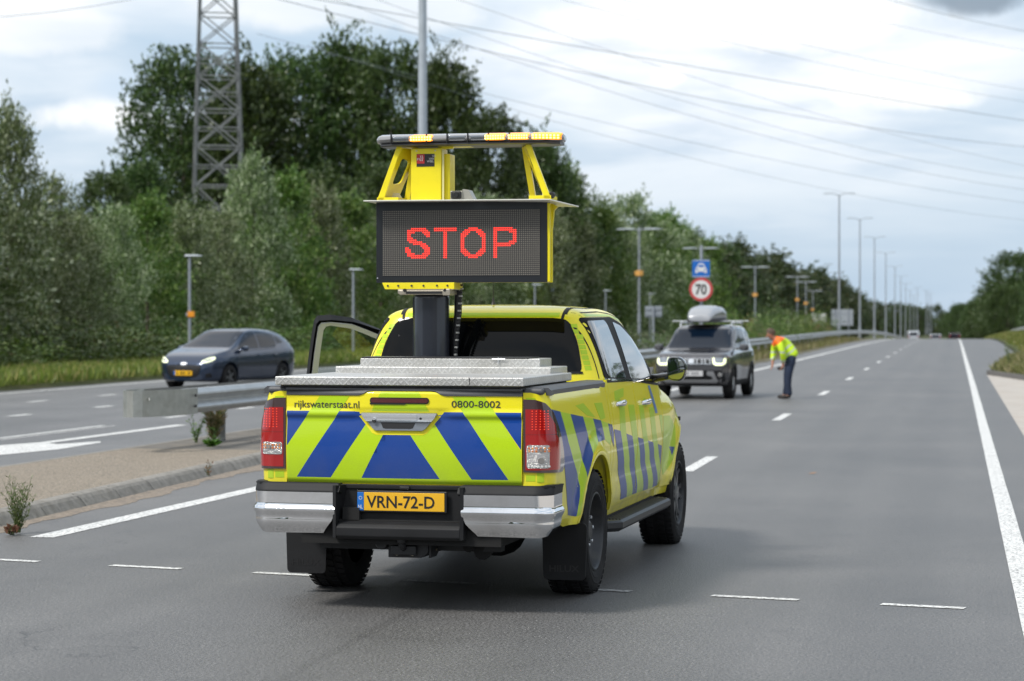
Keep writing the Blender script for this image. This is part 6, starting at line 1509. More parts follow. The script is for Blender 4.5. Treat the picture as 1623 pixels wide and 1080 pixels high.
# A-frames holding the light bar
for sx, cx in ((-1, -.035), (1, -.035)):
    S = M()
    def A(x, z): return ((x, z) if sx < 0 else (-.035*2-x+.02, z))
    def pr(pts, y0_, y1_, b=.002): S.prism([A(*p) for p in pts], 'y', y0_, y1_, 0, bev=b)
    pr([(-.467, 2.838), (-.435, 2.838), (-.562, 2.476), (-.606, 2.476)], .235, .262)              # front leg
    pr([(-.390, 2.838), (-.375, 2.82), (-.432, 2.476), (-.470, 2.476), (-.415, 2.80)], .40, .43)       # rear leg
    side = [(.245, 2.82), (.42, 2.82), (.43, 2.476), (.235, 2.476)]; hole = [(.285, 2.76), (.385, 2.74), (.39, 2.60), (.30, 2.585)]
    f = lambda y, z: (Vector((A(-.605+(z-2.476)*.46+(y-.24)*.35, z)[0], y, z)), Vector((-sx*-1, 0, .4)))
    S.skin(side, f, 0, rim=.006, holes=[roundpoly(hole, .03)], du=.1, dv=.1)
    f2 = lambda y, z: (f(y, z)[0]+Vector((-sx*.012, 0, 0)), Vector((-sx, 0, -.2)))
    S.skin(side, f2, 0, rim=.006, holes=[roundpoly(hole, .03)], du=.1, dv=.1)
    pr([(-.467, 2.845), (-.36, 2.845), (-.36, 2.83), (-.467, 2.83)], .23, .43)
    pr([(-.604, 2.500), (-.46, 2.500), (-.46, 2.478), (-.604, 2.478)], .235, .43, .001)
    if sx < 0: S.prism([(-.53, 2.478), (-.515, 2.535), (-.475, 2.530), (-.445, 2.478)], 'y', .31, .315, 1)
    ps(S, 'light_bar_bracket', [M_SY, mat('bracket_web', (.60, .55, .40), .4)])
S = M(); S.box((-.22, .33, 2.835), (.46, .10, .020), 0); S.box((-.15, .275, 2.825), (.10, .02, .03), 0); ps(S, 'cross_plate', M_SY)
# light bar
M_LBG = mat('light_bar_grey_lens', (.20, .20, .205), .10, coat=1.0, metal=.15); M_LBB = mat('light_bar_base', (.035, .035, .037), .4, coat=.2)
S = M(); out = []
def lbx(t): return -.615+1.247*t
rg = []
for t in [0, .01, .03, .07, .12, .3, .5, .7, .88, .93, .97, .99, 1.0]:
    e = min(t, 1-t); k = min(1, (e/.12))**.5; d = .045+.10*k; h = .018+.022*min(1, (e/.03))**.5; x = lbx(t); zc = 2.872-.004*t
    rg.append([(x, .31+d*math.cos(a), zc+h*max(-.75, math.sin(a)) if True else 0) for a in [i*math.pi/8 for i in range(16)]])
S.loft(rg, ang=45); lb = ps(S, 'light_bar', M_LBG)
S = M(); rg = []
for t in [.03, .10, .3, .7, .92, .985]:
    e = min(t, 1-t); k = min(1, (e/.12))**.5; d = .03+.105*k; x = lbx(t); rg.append([(x, .31-d, 2.842), (x, .31-d, 2.832), (x, .31-d*.9, 2.826), (x, .31+d, 2.826), (x, .31+d, 2.842)])
S.loft(rg, ang=30); ps(S, 'light_bar_base', M_LBB)
for a, b in ((.40, .405), (.51, .515), (.29, .295), (.62, .624), (.10, .105), (.73, .735)): S = M(); S.box((lbx((a+b)/2), .168, 2.872), (1.247*(b-a), .02, .058), 0); ps(S, 'lens_divider', M_BLACK)
M_REFL = mat('inner_reflector', (.30, .31, .33), .15, metal=.8)
for a, b in ((.41, .50), (.525, .61), (.11, .20)): S = M(); S.box((lbx((a+b)/2), .171, 2.872), (1.247*(b-a), .014, .034), 0, bev=.006); ps(S, 'reflector', M_REFL)
M_AMBL = mat('lit_amber_lens', (.95, .40, .03), .3, emit=(1.0, .27, .008), estr=1.35); M_AMBH = mat('lit_amber_core', (1, .75, .35), .3, emit=(1.0, .56, .14), estr=3.2)
def lbd(t): e = max(0, min(t, 1-t)); return .045+.10*min(1, e/.12)**.5
for a, b in ((.200, .325), (.598, .712), (.722, .835), (.845, .992)):
    S = M(); rg = []
    for q in range(9):
        t = a+(b-a)*q/8; k = 1.0 if 0 < q < 8 else .9; d = lbd(t)+.006; x = lbx(t)
        rg.append([(x, .31-d*k, 2.872+z*k) for z in (-.016, .016)]+[(x, .31-d*.6, 2.872+.030*k), (x, .31, 2.872+.020), (x, .31, 2.860), (x, .31-d*.6, 2.872-.024*k)])
    S.loft(rg, ang=40); am = ps(S, 'amber_flasher', M_AMBL); S = M()
    for i in range(8):
        t = a+(b-a)*(.09+.82*i/7); d = lbd(t)+.0075
        for z in (-.008, .008): S.box((lbx(t), .31-d, 2.872+z), ((b-a)*1.247*.078, .008, .011), 0, bev=.002)
    c_ = ps(S, 'lit_core', M_AMBH); c_.parent = am
# camera and small sensor on the canopy
S = M(); S.prism([(-.020, 2.476), (.055, 2.476), (.020, 2.540), (-.020, 2.545)], 'y', .20, .30, 1, bev=.002); S.box((-.058, .235, 2.505), (.080, .09, .058), 1, bev=.004); S.box((-.058, .185, 2.507), (.070, .02, .050), 0, bev=.012); S.lathe([(0, -.012), (.016, -.012), (.020, 0)], 'y', (-.056, .175, 2.508), 0, 16)
ps(S, 'camera', [M_BLACK, mat('camera_housing', (.42, .41, .36), .35, metal=.5)])
S = M(); S.box((.520, .30, 2.502), (.065, .05, .046), 0, bev=.004); S.lathe([(0, -.03), (.016, -.03), (.022, -.02), (.022, 0)], 'y', (.553, .28, 2.503), 1, 12); ps(S, 'sensor', [mat('sensor_housing', (.5, .48, .34), .4), M_BLACK])

# ================================================================== CARS
def body_bm(T, ys):
    """cross sections along y; T holds tables: zb, zs (shoulder), zt (top), wb, wr"""
    rings = []
    for y in ys:
        zb, zs, zt, wb, wr = (hermite(T[k], y) for k in ('zb', 'zs', 'zt', 'wb', 'wr'))
        zt = max(zt, zs+.02); g = zt-zs
        half = [(0, zb), (wb*.80, zb), (wb*.93, zb+.03), (wb*.975, zb+.13), (wb*1.0, zb+(zs-zb)*.45), (wb*1.0, zb+(zs-zb)*.72), (wb*.985, zs-.07), (wb*.955, zs-.02), (wb*.93+0*wr, zs)]
        hs = half[-1][0]; k = min(1, g/.35)
        half += [(hs+(wr-hs)*.33, zs+g*(.36*k+.50*(1-k))), (hs+(wr-hs)*.70, zs+g*(.72*k+.75*(1-k))), (wr*.985, zs+g*(.88*k+.86*(1-k))), (wr*.88, zs+g*(.962*k+.93*(1-k))), (wr*.62, zs+g*.99), (wr*.3, zt), (0, zt)]
        rings.append([(x, y, z) for x, z in half]+[(-x, y, z) for x, z in reversed(half[1:-1])])
    bm = bmesh.new(); V = [[bm.verts.new(p) for p in r] for r in rings]; n = len(rings[0])
    for i in range(len(V)-1):
        for k in range(n): bm.faces.new((V[i][k], V[i][(k+1) % n], V[i+1][(k+1) % n], V[i+1][k]))
    bm.faces.new(V[0]); bm.faces.new(list(reversed(V[-1])))
    bmesh.ops.triangulate(bm, faces=[f for f in bm.faces if len(f.verts) > 4]); bmesh.ops.recalc_face_normals(bm, faces=bm.faces[:]); bm.normal_update(); return bm
def cut_arches(bm, arches, hw_):
    """wheel openings cut with cylinders through a boolean"""
    me = bpy.data.meshes.new('b'); bm.to_mesh(me); bm.free(); o = bpy.data.objects.new('b', me); COL.objects.link(o); tmp = [o]
    for cy, cz, r in arches:
        for sx in (-1, 1):
            c = bmesh.new(); bmesh.ops.create_cone(c, cap_ends=True, segments=36, radius1=r, radius2=r, depth=.6, matrix=Matrix.Translation((sx*(hw_+.05), cy, cz)) @ Matrix.Rotation(R(90), 4, 'Y'))
            cm = bpy.data.meshes.new('c'); c.to_mesh(cm); c.free(); co = bpy.data.objects.new('c', cm); COL.objects.link(co); tmp.append(co)
            md = o.modifiers.new('x', 'BOOLEAN'); md.operation = 'DIFFERENCE'; md.solver = 'EXACT'; md.object = co
    dg = bpy.context.evaluated_depsgraph_get(); em = bpy.data.meshes.new_from_object(o.evaluated_get(dg)); out = bmesh.new(); out.from_mesh(em); bpy.data.meshes.remove(em)
    for t in tmp: bpy.data.objects.remove(t)
    bmesh.ops.remove_doubles(out, verts=out.verts, dist=1e-5)
    return out
def car_paint(name, col, metal=.55):
    m, N, L, b = nodes_mat(name); b.inputs['Base Color'].default_value = col+(1,); b.inputs['Metallic'].default_value = metal; b.inputs['Roughness'].default_value = .24; b.inputs['Coat Weight'].default_value = 1; b.inputs['Coat Roughness'].default_value = .04; return m
M_WIND = mat('car_glass', (.003, .008, .018), .02, spec=.38)
def small_wheel(r, parent, cx, cy, sx, alloy):
    S = M(); w = .11; S.lathe([(r*.62, -w), (r*.80, -w*1.02), (r*.95, -w*.9), (r, -w*.55), (r, w*.55), (r*.95, w*.9), (r*.80, w*1.02), (r*.62, w)], 'x', (0, 0, 0), 0, 32)
    for k in range(24):
        a = 2*math.pi*k/24; S.box((0, r*math.cos(a), r*math.sin(a)), (w*1.5, .02, .008), 0, rot=Matrix.Rotation(a-math.pi/2, 4, 'X'))
    o = S.obj('wheel', M_RUB, parent, (cx, cy, r)); S = M(); S.lathe([(r*.63, sx*w*.9), (r*.58, sx*w*.7), (r*.55, sx*w*.2), (0, sx*w*.2)], 'x', (0, 0, 0), 1, 28)
    for k in range(5):
        for d_ in (-.13, .13):
            a = 2*math.pi*k/5+d_; rg = []
            for rr_, ww in ((r*.10, .020), (r*.6, .018)):
                c, s = math.cos(a), math.sin(a); rg.append([(sx*w*.85, rr_*c-ww*s, rr_*s+ww*c), (sx*w*.85, rr_*c+ww*s, rr_*s-ww*c), (sx*w*.45, rr_*c+ww*s, rr_*s-ww*c), (sx*w*.45, rr_*c-ww*s, rr_*s+ww*c)])
            S.loft(rg, m=0)
    S.lathe([(r*.16, sx*w*.5), (r*.16, sx*w*.9), (0, sx*w*.92)], 'x', (0, 0, 0), 0, 16); S.obj('rim', [alloy, M_UNDER], o)
def sdec(ref, sx, P, off=.004, name=None, mt=None, parent=None, S=None, m=0, **k):
    T = S or M(); T.skin(P, ref.side(sx), m, off=off, rim=k.get('rim', .01), du=.06, dv=.06)
    return T.obj(name, mt, parent) if not S else None
M_LIT = mat('lit_headlamp', (.95, 1, .75), .3, emit=(.93, 1.0, .55), estr=.85); M_HL = mat('headlamp_lens', (.30, .33, .36), .08, metal=.5, coat=1.0)
def build_hatch(loc, rz, col, label, simple=False):
    T = dict(zb=[(-2.02, .32), (-1.8, .24), (-1.2, .20), (1.3, .20), (1.8, .20), (2.02, .24)],
             zs=[(-2.02, .86), (-1.9, .98), (-1.6, 1.01), (-1, .985), (0, .945), (.8, .925), (1.25, .885), (1.7, .80), (1.9, .72), (2.02, .58)],
             zt=[(-2.02, .92), (-1.96, 1.02), (-1.84, 1.18), (-1.6, 1.33), (-1.2, 1.43), (-.6, 1.482), (-.1, 1.48), (.22, 1.43), (.65, 1.23), (1.08, 1.02), (1.2, .985), (1.6, .90), (1.88, .78), (2.02, .62)],
             wb=[(-2.02, .66), (-1.92, .78), (-1.6, .845), (-1, .868), (0, .868), (1, .868), (1.45, .850), (1.75, .79), (1.92, .69), (2.02, .52)],
             wr=[(-2.02, .56), (-1.8, .58), (-1.2, .585), (-.4, .60), (.2, .595), (.65, .66), (1.08, .76), (1.3, .76), (1.8, .60), (2.02, .42)])
    ys = [-2.02+.06*k for k in range(67)]+[1.985, 2.02]; bm0 = body_bm(T, ys); ref = Ref(bm0.copy())
    root = empty('hatchback', loc, rz, label, 'car'); pm = car_paint('metallic_blue', col)
    S = M(); S.bm(cut_arches(bm0, [(1.245, .31, .365), (-1.245, .31, .365)], .87), 0, ang=55)
    for sx in (1, -1):      # door seams and sills in the same mesh
        for P in ([(.92, .30), (.932, .30), (.90, .60), (.85, .93), (.838, .93), (.888, .60)], [(-.20, .28), (-.188, .28), (-.20, .95), (-.212, .95)], [(-.95, .45), (-.938, .45), (-.80, .70), (-.90, .98), (-.912, .98), (-.812, .70)]): S.skin(P, ref.side(sx), 1, off=.001, rim=0, du=.1, dv=.06)
        S.skin([(.85, .205), (.85, .245), (-.85, .245), (-.85, .205)], ref.side(sx), 1, off=.006, rim=.01, du=.2)
        S.skin([(-.95, .99), (.95, .905), (.95, .915), (-.95, 1.0)], ref.side(sx), 1, off=.003, rim=0, du=.1)
        for hy in (-.10, -.85): S.skin(rrect(hy-.10, hy+.08, .82, .85, .012), ref.side(sx), 0, off=.03, rim=.03)
    body = S.obj('body', [pm, M_BLACK], root)
    S = M(); S.box((0, 0, .40), (1.2, 3.2, .4)); S.obj('underbody', M_UNDER, root)
    S = M(); S.skin(roundpoly([(-.70, 1.035), (.70, 1.035), (.56, 1.42), (-.56, 1.42)], .07), ref.end(1), 0, off=.004, rim=.006, du=.06, dv=.04); S.obj('windscreen', M_WIND, root)
    S = M(); S.skin(roundpoly([(-.56, 1.05), (.56, 1.05), (.48, 1.34), (-.48, 1.34)], .07), ref.end(-1), 0, off=.004, rim=.006, du=.06, dv=.04); S.obj('rear_window', M_WIND, root)
    for sx in (1, -1):
        for P in ([(.84, .975), (.50, 1.21), (.24, 1.35), (.02, 1.405), (-.17, 1.41), (-.17, .995)], [(-.23, .998), (-.23, 1.41), (-.72, 1.385), (-1.05, 1.32), (-1.02, 1.06), (-.92, 1.02)], [(-1.09, 1.10), (-1.10, 1.30), (-1.28, 1.25), (-1.42, 1.13)]):
            sdec(ref, sx, roundpoly(P, .03), name='window', mt=M_WIND, parent=root)
        S = M(); rg = []
        for k, (dx, dy, sc) in enumerate([(0, -.07, .8), (0, -.06, 1), (.02, .02, .95), (.03, .08, .6)]): rg.append([(sx*(.93+dx*0)+sx*.09*sc*math.cos(a), .72+dy, 1.0+.065*sc*math.sin(a)) for a in [i*math.pi/5 for i in range(10)]])
        S.loft(rg, ang=60); S.tube([(sx*.80, .74, .955), (sx*.88, .73, .975)], .02, 0, 6); S.obj('mirror', pm, root)
        # swept headlamp with lit edge
        H = M(); HP = [(sx*.47, .665), (sx*.50, .715), (sx*.62, .775), (sx*.72, .80), (sx*.755, .76), (sx*.70, .69), (sx*.58, .655)]
        H.skin(roundpoly(HP, .03), ref.end(1), 0, off=.006, rim=.012, du=.05, dv=.03); h = H.obj('headlight', M_HL, root)
        H = M(); ring = roundpoly(HP, .03); ic = Vector((sx*.62, .725)); inner = [((p[0]-ic.x)*.68+ic.x, (p[1]-ic.y)*.52+ic.y) for p in ring]
        n = len(ring)
        for i in range(n):
            j = (i+1) % n; H.skin([ring[i], ring[j], inner[j], inner[i]], ref.end(1), 0, off=.010, rim=0)
        H.obj('daytime_light', M_LIT, h)
        G = M(); G.skin(roundpoly([(sx*.58, .30), (sx*.72, .32), (sx*.70, .42), (sx*.60, .40)], .03), ref.end(1), 0, off=.005, rim=.01); G.obj('fog_lamp', M_PLAS, root)
    G = M(); G.skin(roundpoly([(-.50, .60), (.50, .60), (.42, .36), (.30, .31), (-.30, .31), (-.42, .36)], .05), ref.end(1), 0, off=.005, rim=.01, du=.05)
    for k in range(5): z = .575-.048*k; w = .47-.035*k; G.skin([(-w, z), (w, z), (w, z+.008), (-w, z+.008)], ref.end(1), 1, off=.010, rim=.004)
    G.obj('grille', [M_BLACK, M_PLAS_G], root)
    G = M(); G.skin([(.085*math.cos(a), .635+.036*math.sin(a)) for a in [k*math.pi/8 for k in range(16)]], ref.end(1), 0, off=.012, rim=.01); G.obj('badge', M_SILV, root)
    G = M(); G.box((0, 2.045, .415), (.52, .012, .115), 0, bev=.002); G.box((.238, 2.053, .415), (.042, .004, .10), 1); 
    text_m(G, 'G-704-NX', .085, lambda u, v, h: (.20-u, 2.0535+h*.001, .387+v), 2, w=.40, offset=.001) if False else [G.box((.16-.052*k, 2.053, .415), (.028, .004, .062), 2) for k in range(8) if k not in (1, 5)]
    G.obj('number_plate', [plt[1], plt[2], M_BLACK], root)
    for sx in (1, -1):
        for cy in (1.245, -1.245): small_wheel(.305, root, sx*.745, cy, sx, M_ALLOY)
        G = M(); G.skin(roundpoly([(sx*.50, .90), (sx*.72, .88), (sx*.70, 1.02), (sx*.55, 1.04)], .03), ref.end(-1), 0, off=.005, rim=.01); G.obj('tail_lamp', M_RED, root)
    return root
build_hatch((-17.80, 54.4, 0), R(180-14), (.016, .032, .070), 'metallic dark blue hatchback with lit headlights driving toward the camera on the opposite road')

def build_suv(loc, rz, label):
    T = dict(zb=[(-1.85, .40), (-1.7, .32), (-1.2, .26), (1.2, .26), (1.65, .28), (1.85, .34)],
             zs=[(-1.85, 1.00), (-1.75, 1.06), (-1, 1.06), (0, 1.04), (.8, 1.02), (1.3, .985), (1.65, .955), (1.78, .93), (1.85, .86)],
             zt=[(-1.85, 1.08), (-1.8, 1.30), (-1.7, 1.46), (-1.5, 1.56), (-1.0, 1.59), (-.3, 1.60), (.1, 1.575), (.32, 1.50), (.58, 1.30), (.86, 1.095), (.98, 1.055), (1.3, 1.03), (1.65, .995), (1.78, .96), (1.85, .88)],
             wb=[(-1.85, .70), (-1.75, .78), (-1.5, .815), (-1, .825), (0, .80), (.9, .82), (1.3, .83), (1.6, .81), (1.75, .765), (1.85, .68)],
             wr=[(-1.85, .60), (-1.6, .61), (-1, .63), (0, .64), (.3, .645), (.6, .69), (.86, .74), (1.3, .74), (1.7, .66), (1.85, .58)])
    ys = [-1.85+.055*k for k in range(67)]+[1.82, 1.85]; bm0 = body_bm(T, ys); ref = Ref(bm0.copy())
    root = empty('compact_suv', loc, rz, label, 'car'); pm = car_paint('graphite_grey', (.088, .088, .096), .5)
    S = M(); S.bm(cut_arches(bm0, [(1.19, .33, .375), (-1.24, .33, .375)], .83), 0, ang=55)
    for sx in (1, -1):
        for P in ([(.80, .40), (.812, .40), (.79, 1.0), (.778, 1.0)], [(-.15, .38), (-.138, .38), (-.14, 1.03), (-.152, 1.03)], [(-.82, .60), (-.808, .60), (-.90, 1.03), (-.912, 1.03)]): S.skin(P, ref.side(sx), 1, off=.001, rim=0, du=.1, dv=.06)
        S.skin([(.80, .27), (.80, .40), (-.80, .40), (-.80, .27)], ref.side(sx), 2, off=.008, rim=.01, du=.2)
        for cy in (1.19, -1.24):      # black arch mouldings
            A = [(cy+.375*math.cos(a), .33+.375*math.sin(a)) for a in [R(-8)+R(196)*k/18 for k in range(19)]]; B = [(cy+.445*math.cos(a), .33+.445*math.sin(a)) for a in [R(-8)+R(196)*k/18 for k in range(19)]]
            for i in range(18): S.skin([A[i], A[i+1], B[i+1], B[i]], ref.side(sx), 2, off=.014, rim=.014, du=1, dv=1)
        for hy in (.0, -.72): S.skin(rrect(hy-.10, hy+.08, .90, .93, .012), ref.side(sx), 0, off=.03, rim=.03)
    S.skin([(-.27, .96), (.27, .96), (.31, 1.36), (-.31, 1.36)] and [(-.26, 1.02), (.26, 1.02), (.25, 1.045), (-.25, 1.045)], ref.end(1), 2, off=.004, rim=0)
    S.obj('body', [pm, M_BLACK, M_PLAS], root); S = M(); S.box((0, 0, .48), (1.15, 3.0, .4)); S.obj('underbody', M_UNDER, root)
    S = M(); S.skin(roundpoly([(-.70, 1.085), (.70, 1.085), (.60, 1.50), (-.60, 1.50)], .06), ref.end(1), 0, off=.004, rim=.006, du=.06, dv=.04); S.obj('windscreen', M_WIND, root)
    S = M(); S.skin(roundpoly([(-.58, 1.12), (.58, 1.12), (.52, 1.46), (-.52, 1.46)], .06), ref.end(-1), 0, off=.004, rim=.006, du=.06, dv=.04); S.obj('rear_window', M_WIND, root)
    for sx in (1, -1):
        for P in ([(.72, 1.075), (.46, 1.30), (.22, 1.46), (.10, 1.50), (-.12, 1.51), (-.12, 1.08)], [(-.18, 1.08), (-.18, 1.51), (-.80, 1.50), (-.92, 1.12)], [(-1.12, 1.14), (-1.10, 1.46), (-1.45, 1.42), (-1.60, 1.20)]): sdec(ref, sx, roundpoly(P, .03), name='window', mt=M_WIND, parent=root)
        S = M(); rg = []
        for dy, sc in [(-.06, .8), (-.05, 1), (.04, .95), (.09, .6)]: rg.append([(sx*.945+.10*sc*math.copysign(abs(math.cos(a))**.6, math.cos(a)), .62+dy, 1.10+.075*sc*math.copysign(abs(math.sin(a))**.6, math.sin(a))) for a in [i*math.pi/6 for i in range(12)]])
        S.loft(rg, ang=60); S.tube([(sx*.76, .64, 1.07), (sx*.87, .63, 1.085)], .022, 0, 6); S.obj('mirror', M_PLAS_G, root)
        H = M(); H.skin(rrect(min(sx*.46, sx*.735), max(sx*.46, sx*.735), .735, .885, .05), ref.end(1), 0, off=.008, rim=.015, du=.05); h = H.obj('headlight', M_HL, root)
        U = roundpoly([(sx*.465, .89), (sx*.465, .78), (sx*.52, .725), (sx*.68, .725), (sx*.738, .78), (sx*.738, .88), (sx*.695, .88), (sx*.69, .80), (sx*.66, .775), (sx*.545, .775), (sx*.51, .80), (sx*.505, .89)], .02)
        H = M(); H.skin(U, ref.end(1), 0, off=.013, rim=.004, du=.05); H.obj('daytime_light', M_LIT, h)
        F = M(); F.skin([(sx*.62+.045*math.cos(a), .53+.045*math.sin(a)) for a in [k*math.pi/8 for k in range(16)]], ref.end(1), 0, off=.012, rim=.01); F.obj('fog_lamp', M_CLEAR, root)
    F = M(); F.skin(rrect(-.455, .455, .755, .868, .015), ref.end(1), 0, off=.005, rim=.006)
    for k in range(5): x = -.36+.18*k; F.skin(rrect(x-.065, x-.045, .77, .855, .004, 1), ref.end(1), 1, off=.009, rim=.004); F.skin(rrect(x+.045, x+.065, .77, .855, .004, 1), ref.end(1), 1, off=.009, rim=.004)
    F.skin([(-.45, .862), (.45, .862), (.45, .872), (-.45, .872)], ref.end(1), 1, off=.009, rim=.004); F.skin([(-.45, .752), (.45, .752), (.45, .762), (-.45, .762)], ref.end(1), 1, off=.009, rim=.004)
    F.skin([(.05*math.cos(a), .812+.05*math.sin(a)) for a in [k*math.pi/7 for k in range(14)]], ref.end(1), 1, off=.013, rim=.008); F.obj('grille', [M_BLACK, M_SILV], root)
    F = M(); F.skin(roundpoly([(-.70, .62), (.70, .62), (.74, .40), (.60, .345), (-.60, .345), (-.74, .40)], .05), ref.end(1), 0, off=.004, rim=.01, du=.06)
    F.skin(roundpoly([(-.60, .40), (-.50, .44), (-.40, .42), (.40, .42), (.50, .44), (.60, .40), (.54, .36), (-.54, .36)], .015), ref.end(1), 1, off=.014, rim=.014, du=.06)
    for sx in (1, -1): F.skin(roundpoly([(sx*.34, .60), (sx*.48, .60), (sx*.58, .40), (sx*.50, .40), (sx*.44, .50), (sx*.34, .52)], .02), ref.end(1), 1, off=.012, rim=.012)
    F.obj('lower_bumper', [M_PLAS, mat('skid_silver', (.40, .41, .43), .35, metal=.6)], root)
    F = M(); F.box((0, 1.875, .555), (.52, .012, .115), 0, bev=.002); [F.box((.17-.052*k, 1.883, .555), (.028, .004, .062), 1) for k in range(7) if k != 3]; F.obj('number_plate', [mat('plate_white', (.52, .52, .53), .4), mat('plate_grey_marks', (.18, .18, .19), .5)], root)
    for sx in (1, -1):
        for cy in (1.19, -1.24): small_wheel(.335, root, sx*.715, cy, sx, M_SILV)
        F = M(); F.skin(rrect(min(sx*.52, sx*.68), max(sx*.52, sx*.68), .90, 1.10, .03), ref.end(-1), 0, off=.006, rim=.01); F.obj('tail_lamp', M_RED, root)
        F = M(); F.tube([(sx*.56, .10, 1.565), (sx*.575, .02, 1.635), (sx*.575, -1.35, 1.635), (sx*.56, -1.45, 1.57)], .016, 0, 8); F.obj('roof_rail', M_SILV, root)
    for cy in (-.18, -.98):
        F = M(); F.loft([[(x, cy+.045*c, 1.672+.014*s) for c, s in ((-1, 0), (-.5, 1), (.5, .9), (1, 0), (.5, -.8), (-.5, -.8))] for x in (-.79, -.77, -.4, 0, .4, .77, .79)]); 
        for sx in (1, -1): F.box((sx*.575, cy, 1.640), (.07, .08, .05), 0, bev=.01)
        F.obj('roof_bar', mat('roof_bar_silver', (.66, .68, .70), .3, metal=.4), root)
    return root
suv = build_suv((-5.38, 50.3, 0), R(180-4), 'grey compact suv with lit headlights and a roof box, facing the camera')
# roof box: a thing carried on the bars
rb = empty('roof_box', (-5.41, 50.85, 1.645), R(180-4), 'silver grey streamlined roof box on top of the grey suv', 'roof box')
S = M(); rg = []
for t in [0, .02, .06, .14, .28, .45, .65, .82, .92, .97, 1.0]:
    y = 1.02-2.0*t; k = math.sin(math.pi*min(1, max(.03, t*.93+.035)))**.42; w = .36*(.50+.50*k); h = .36*k*(1 if t > .1 else .9); rg.append([(w*math.copysign(abs(math.cos(a))**.55, math.cos(a)), y, .02+h*(.5+.5*math.copysign(abs(math.sin(a))**.75, math.sin(a)))) for a in [i*math.pi/10 for i in range(20)]])
S.loft(rg, ang=60); S.obj('shell', mat('roof_box_silver', (.33, .34, .36), .3, metal=.35, coat=.5), rb)
S = M(); S.loft([[(x*.99, y, z) for x, z in ((-w, .075), (w, .075), (w*.93, .0), (-w*.93, .0))] for y, w in ((1.0, .20), (.85, .33), (.4, .385), (-.6, .385), (-.9, .34), (-.975, .22))]); S.obj('base', M_PLAS_G, rb)

# far traffic beyond the crest
def far_car(loc, col, label, van=False):
    r = empty('distant_van' if van else 'distant_car', loc, 0, label, 'van' if van else 'car'); w = .92; H = 1.85 if van else 1.42; Ln = 2.4 if van else 2.2
    prof = [(-Ln, .35), (-Ln, 1.0), (-Ln+.1, H-.15), (-Ln+.35, H), (Ln*.25, H), (Ln*.55, 1.05), (Ln*.95, .85), (Ln, .4), (Ln*.9, .28), (-Ln*.95, .28)]
    S = M(); S.prism(prof, 'x', -w, w, 0, bev=.08, ang=40); S.obj('body', car_paint('distant_paint', col), r)
    S = M(); S.prism([(-w*.78, H*.60), (w*.78, H*.60), (w*.66, H*.88), (-w*.66, H*.88)], 'y', -Ln-.02, -Ln+.30, 0); S.obj('rear_window', M_WIND, r)
    for sx in (1, -1):
        S = M(); S.box((sx*.75, -Ln-.01, .95), (.18, .06, .22), 0, bev=.02); S.obj('tail_lamp', M_RED, r)
        for cy in (-Ln*.62, Ln*.60): S = M(); S.lathe([(0, -.1), (.25, -.1), (.32, -.08), (.32, .08), (.25, .1), (0, .1)], 'x', (sx*.80, cy, .32), 0, 20); S.obj('wheel', M_RUB, r)
    return r
far_car((-6.4, 380, gz(380)), (.55, .57, .60), 'white van far away beyond the crest, left of the other distant cars', True)
far_car((-2.9, 385, gz(385)), (.33, .34, .36), 'silver car far away beyond the crest, between the van and the red-lit car')
far_car((.2, 372, gz(372)), (.035, .012, .012), 'dark car with red tail lights far away beside the edge line')

# ================================================================== THE WORKER
def skinned(pts, edges, name, mats, parent, paint=None, sub=2, root=0):
    """pts: (x,y,z,rx[,ry]); one continuous skinned surface"""
    me = bpy.data.meshes.new('t'); me.from_pydata([p[:3] for p in pts], edges, []); o = bpy.data.objects.new('t', me); COL.objects.link(o)
    o.modifiers.new('s', 'SKIN'); 
    for i, p in enumerate(pts): d = me.skin_vertices[0].data[i]; d.radius = (p[3], p[4] if len(p) > 4 else p[3]); d.use_root = (i == root)
    sm = o.modifiers.new('u', 'SUBSURF'); sm.levels = sub; sm.render_levels = sub
    dg = bpy.context.evaluated_depsgraph_get(); m2 = bpy.data.meshes.new_from_object(o.evaluated_get(dg)); bpy.data.objects.remove(o); m2.name = name
    for m in mats: m2.materials.append(m)
    for p in m2.polygons:
        p.use_smooth = True
        p.material_index = paint(p.center) if paint else 0
    q = bpy.data.objects.new(name, m2); COL.objects.link(q); q.parent = parent; return q
wk = empty('person', (-3.60, 49.3, 0), R(8), 'worker in a yellow and orange high-visibility jacket and navy trousers, bending forward', 'person')
SKIN = mat('skin', (.42, .20, .13), .55, var=.08); M_HAIR = mat('brown_grey_hair', (.085, .055, .038), .8, var=.3, vscale=40, bump=.5, bscale=90)
HV_Y = mat('hi_vis_yellow', (.60, .86, .02), .6, var=.12, vscale=9, bump=.2, bscale=14); HV_O = mat('hi_vis_orange', (.95, .16, .01), .6, var=.1, vscale=9); HV_S = mat('reflective_tape', (.52, .55, .54), .4); NAVY = mat('navy_trousers', (.012, .022, .050), .8, var=.3, vscale=8, bump=.4, bscale=12)
SHOE = mat('black_boots', (.02, .018, .016), .6)
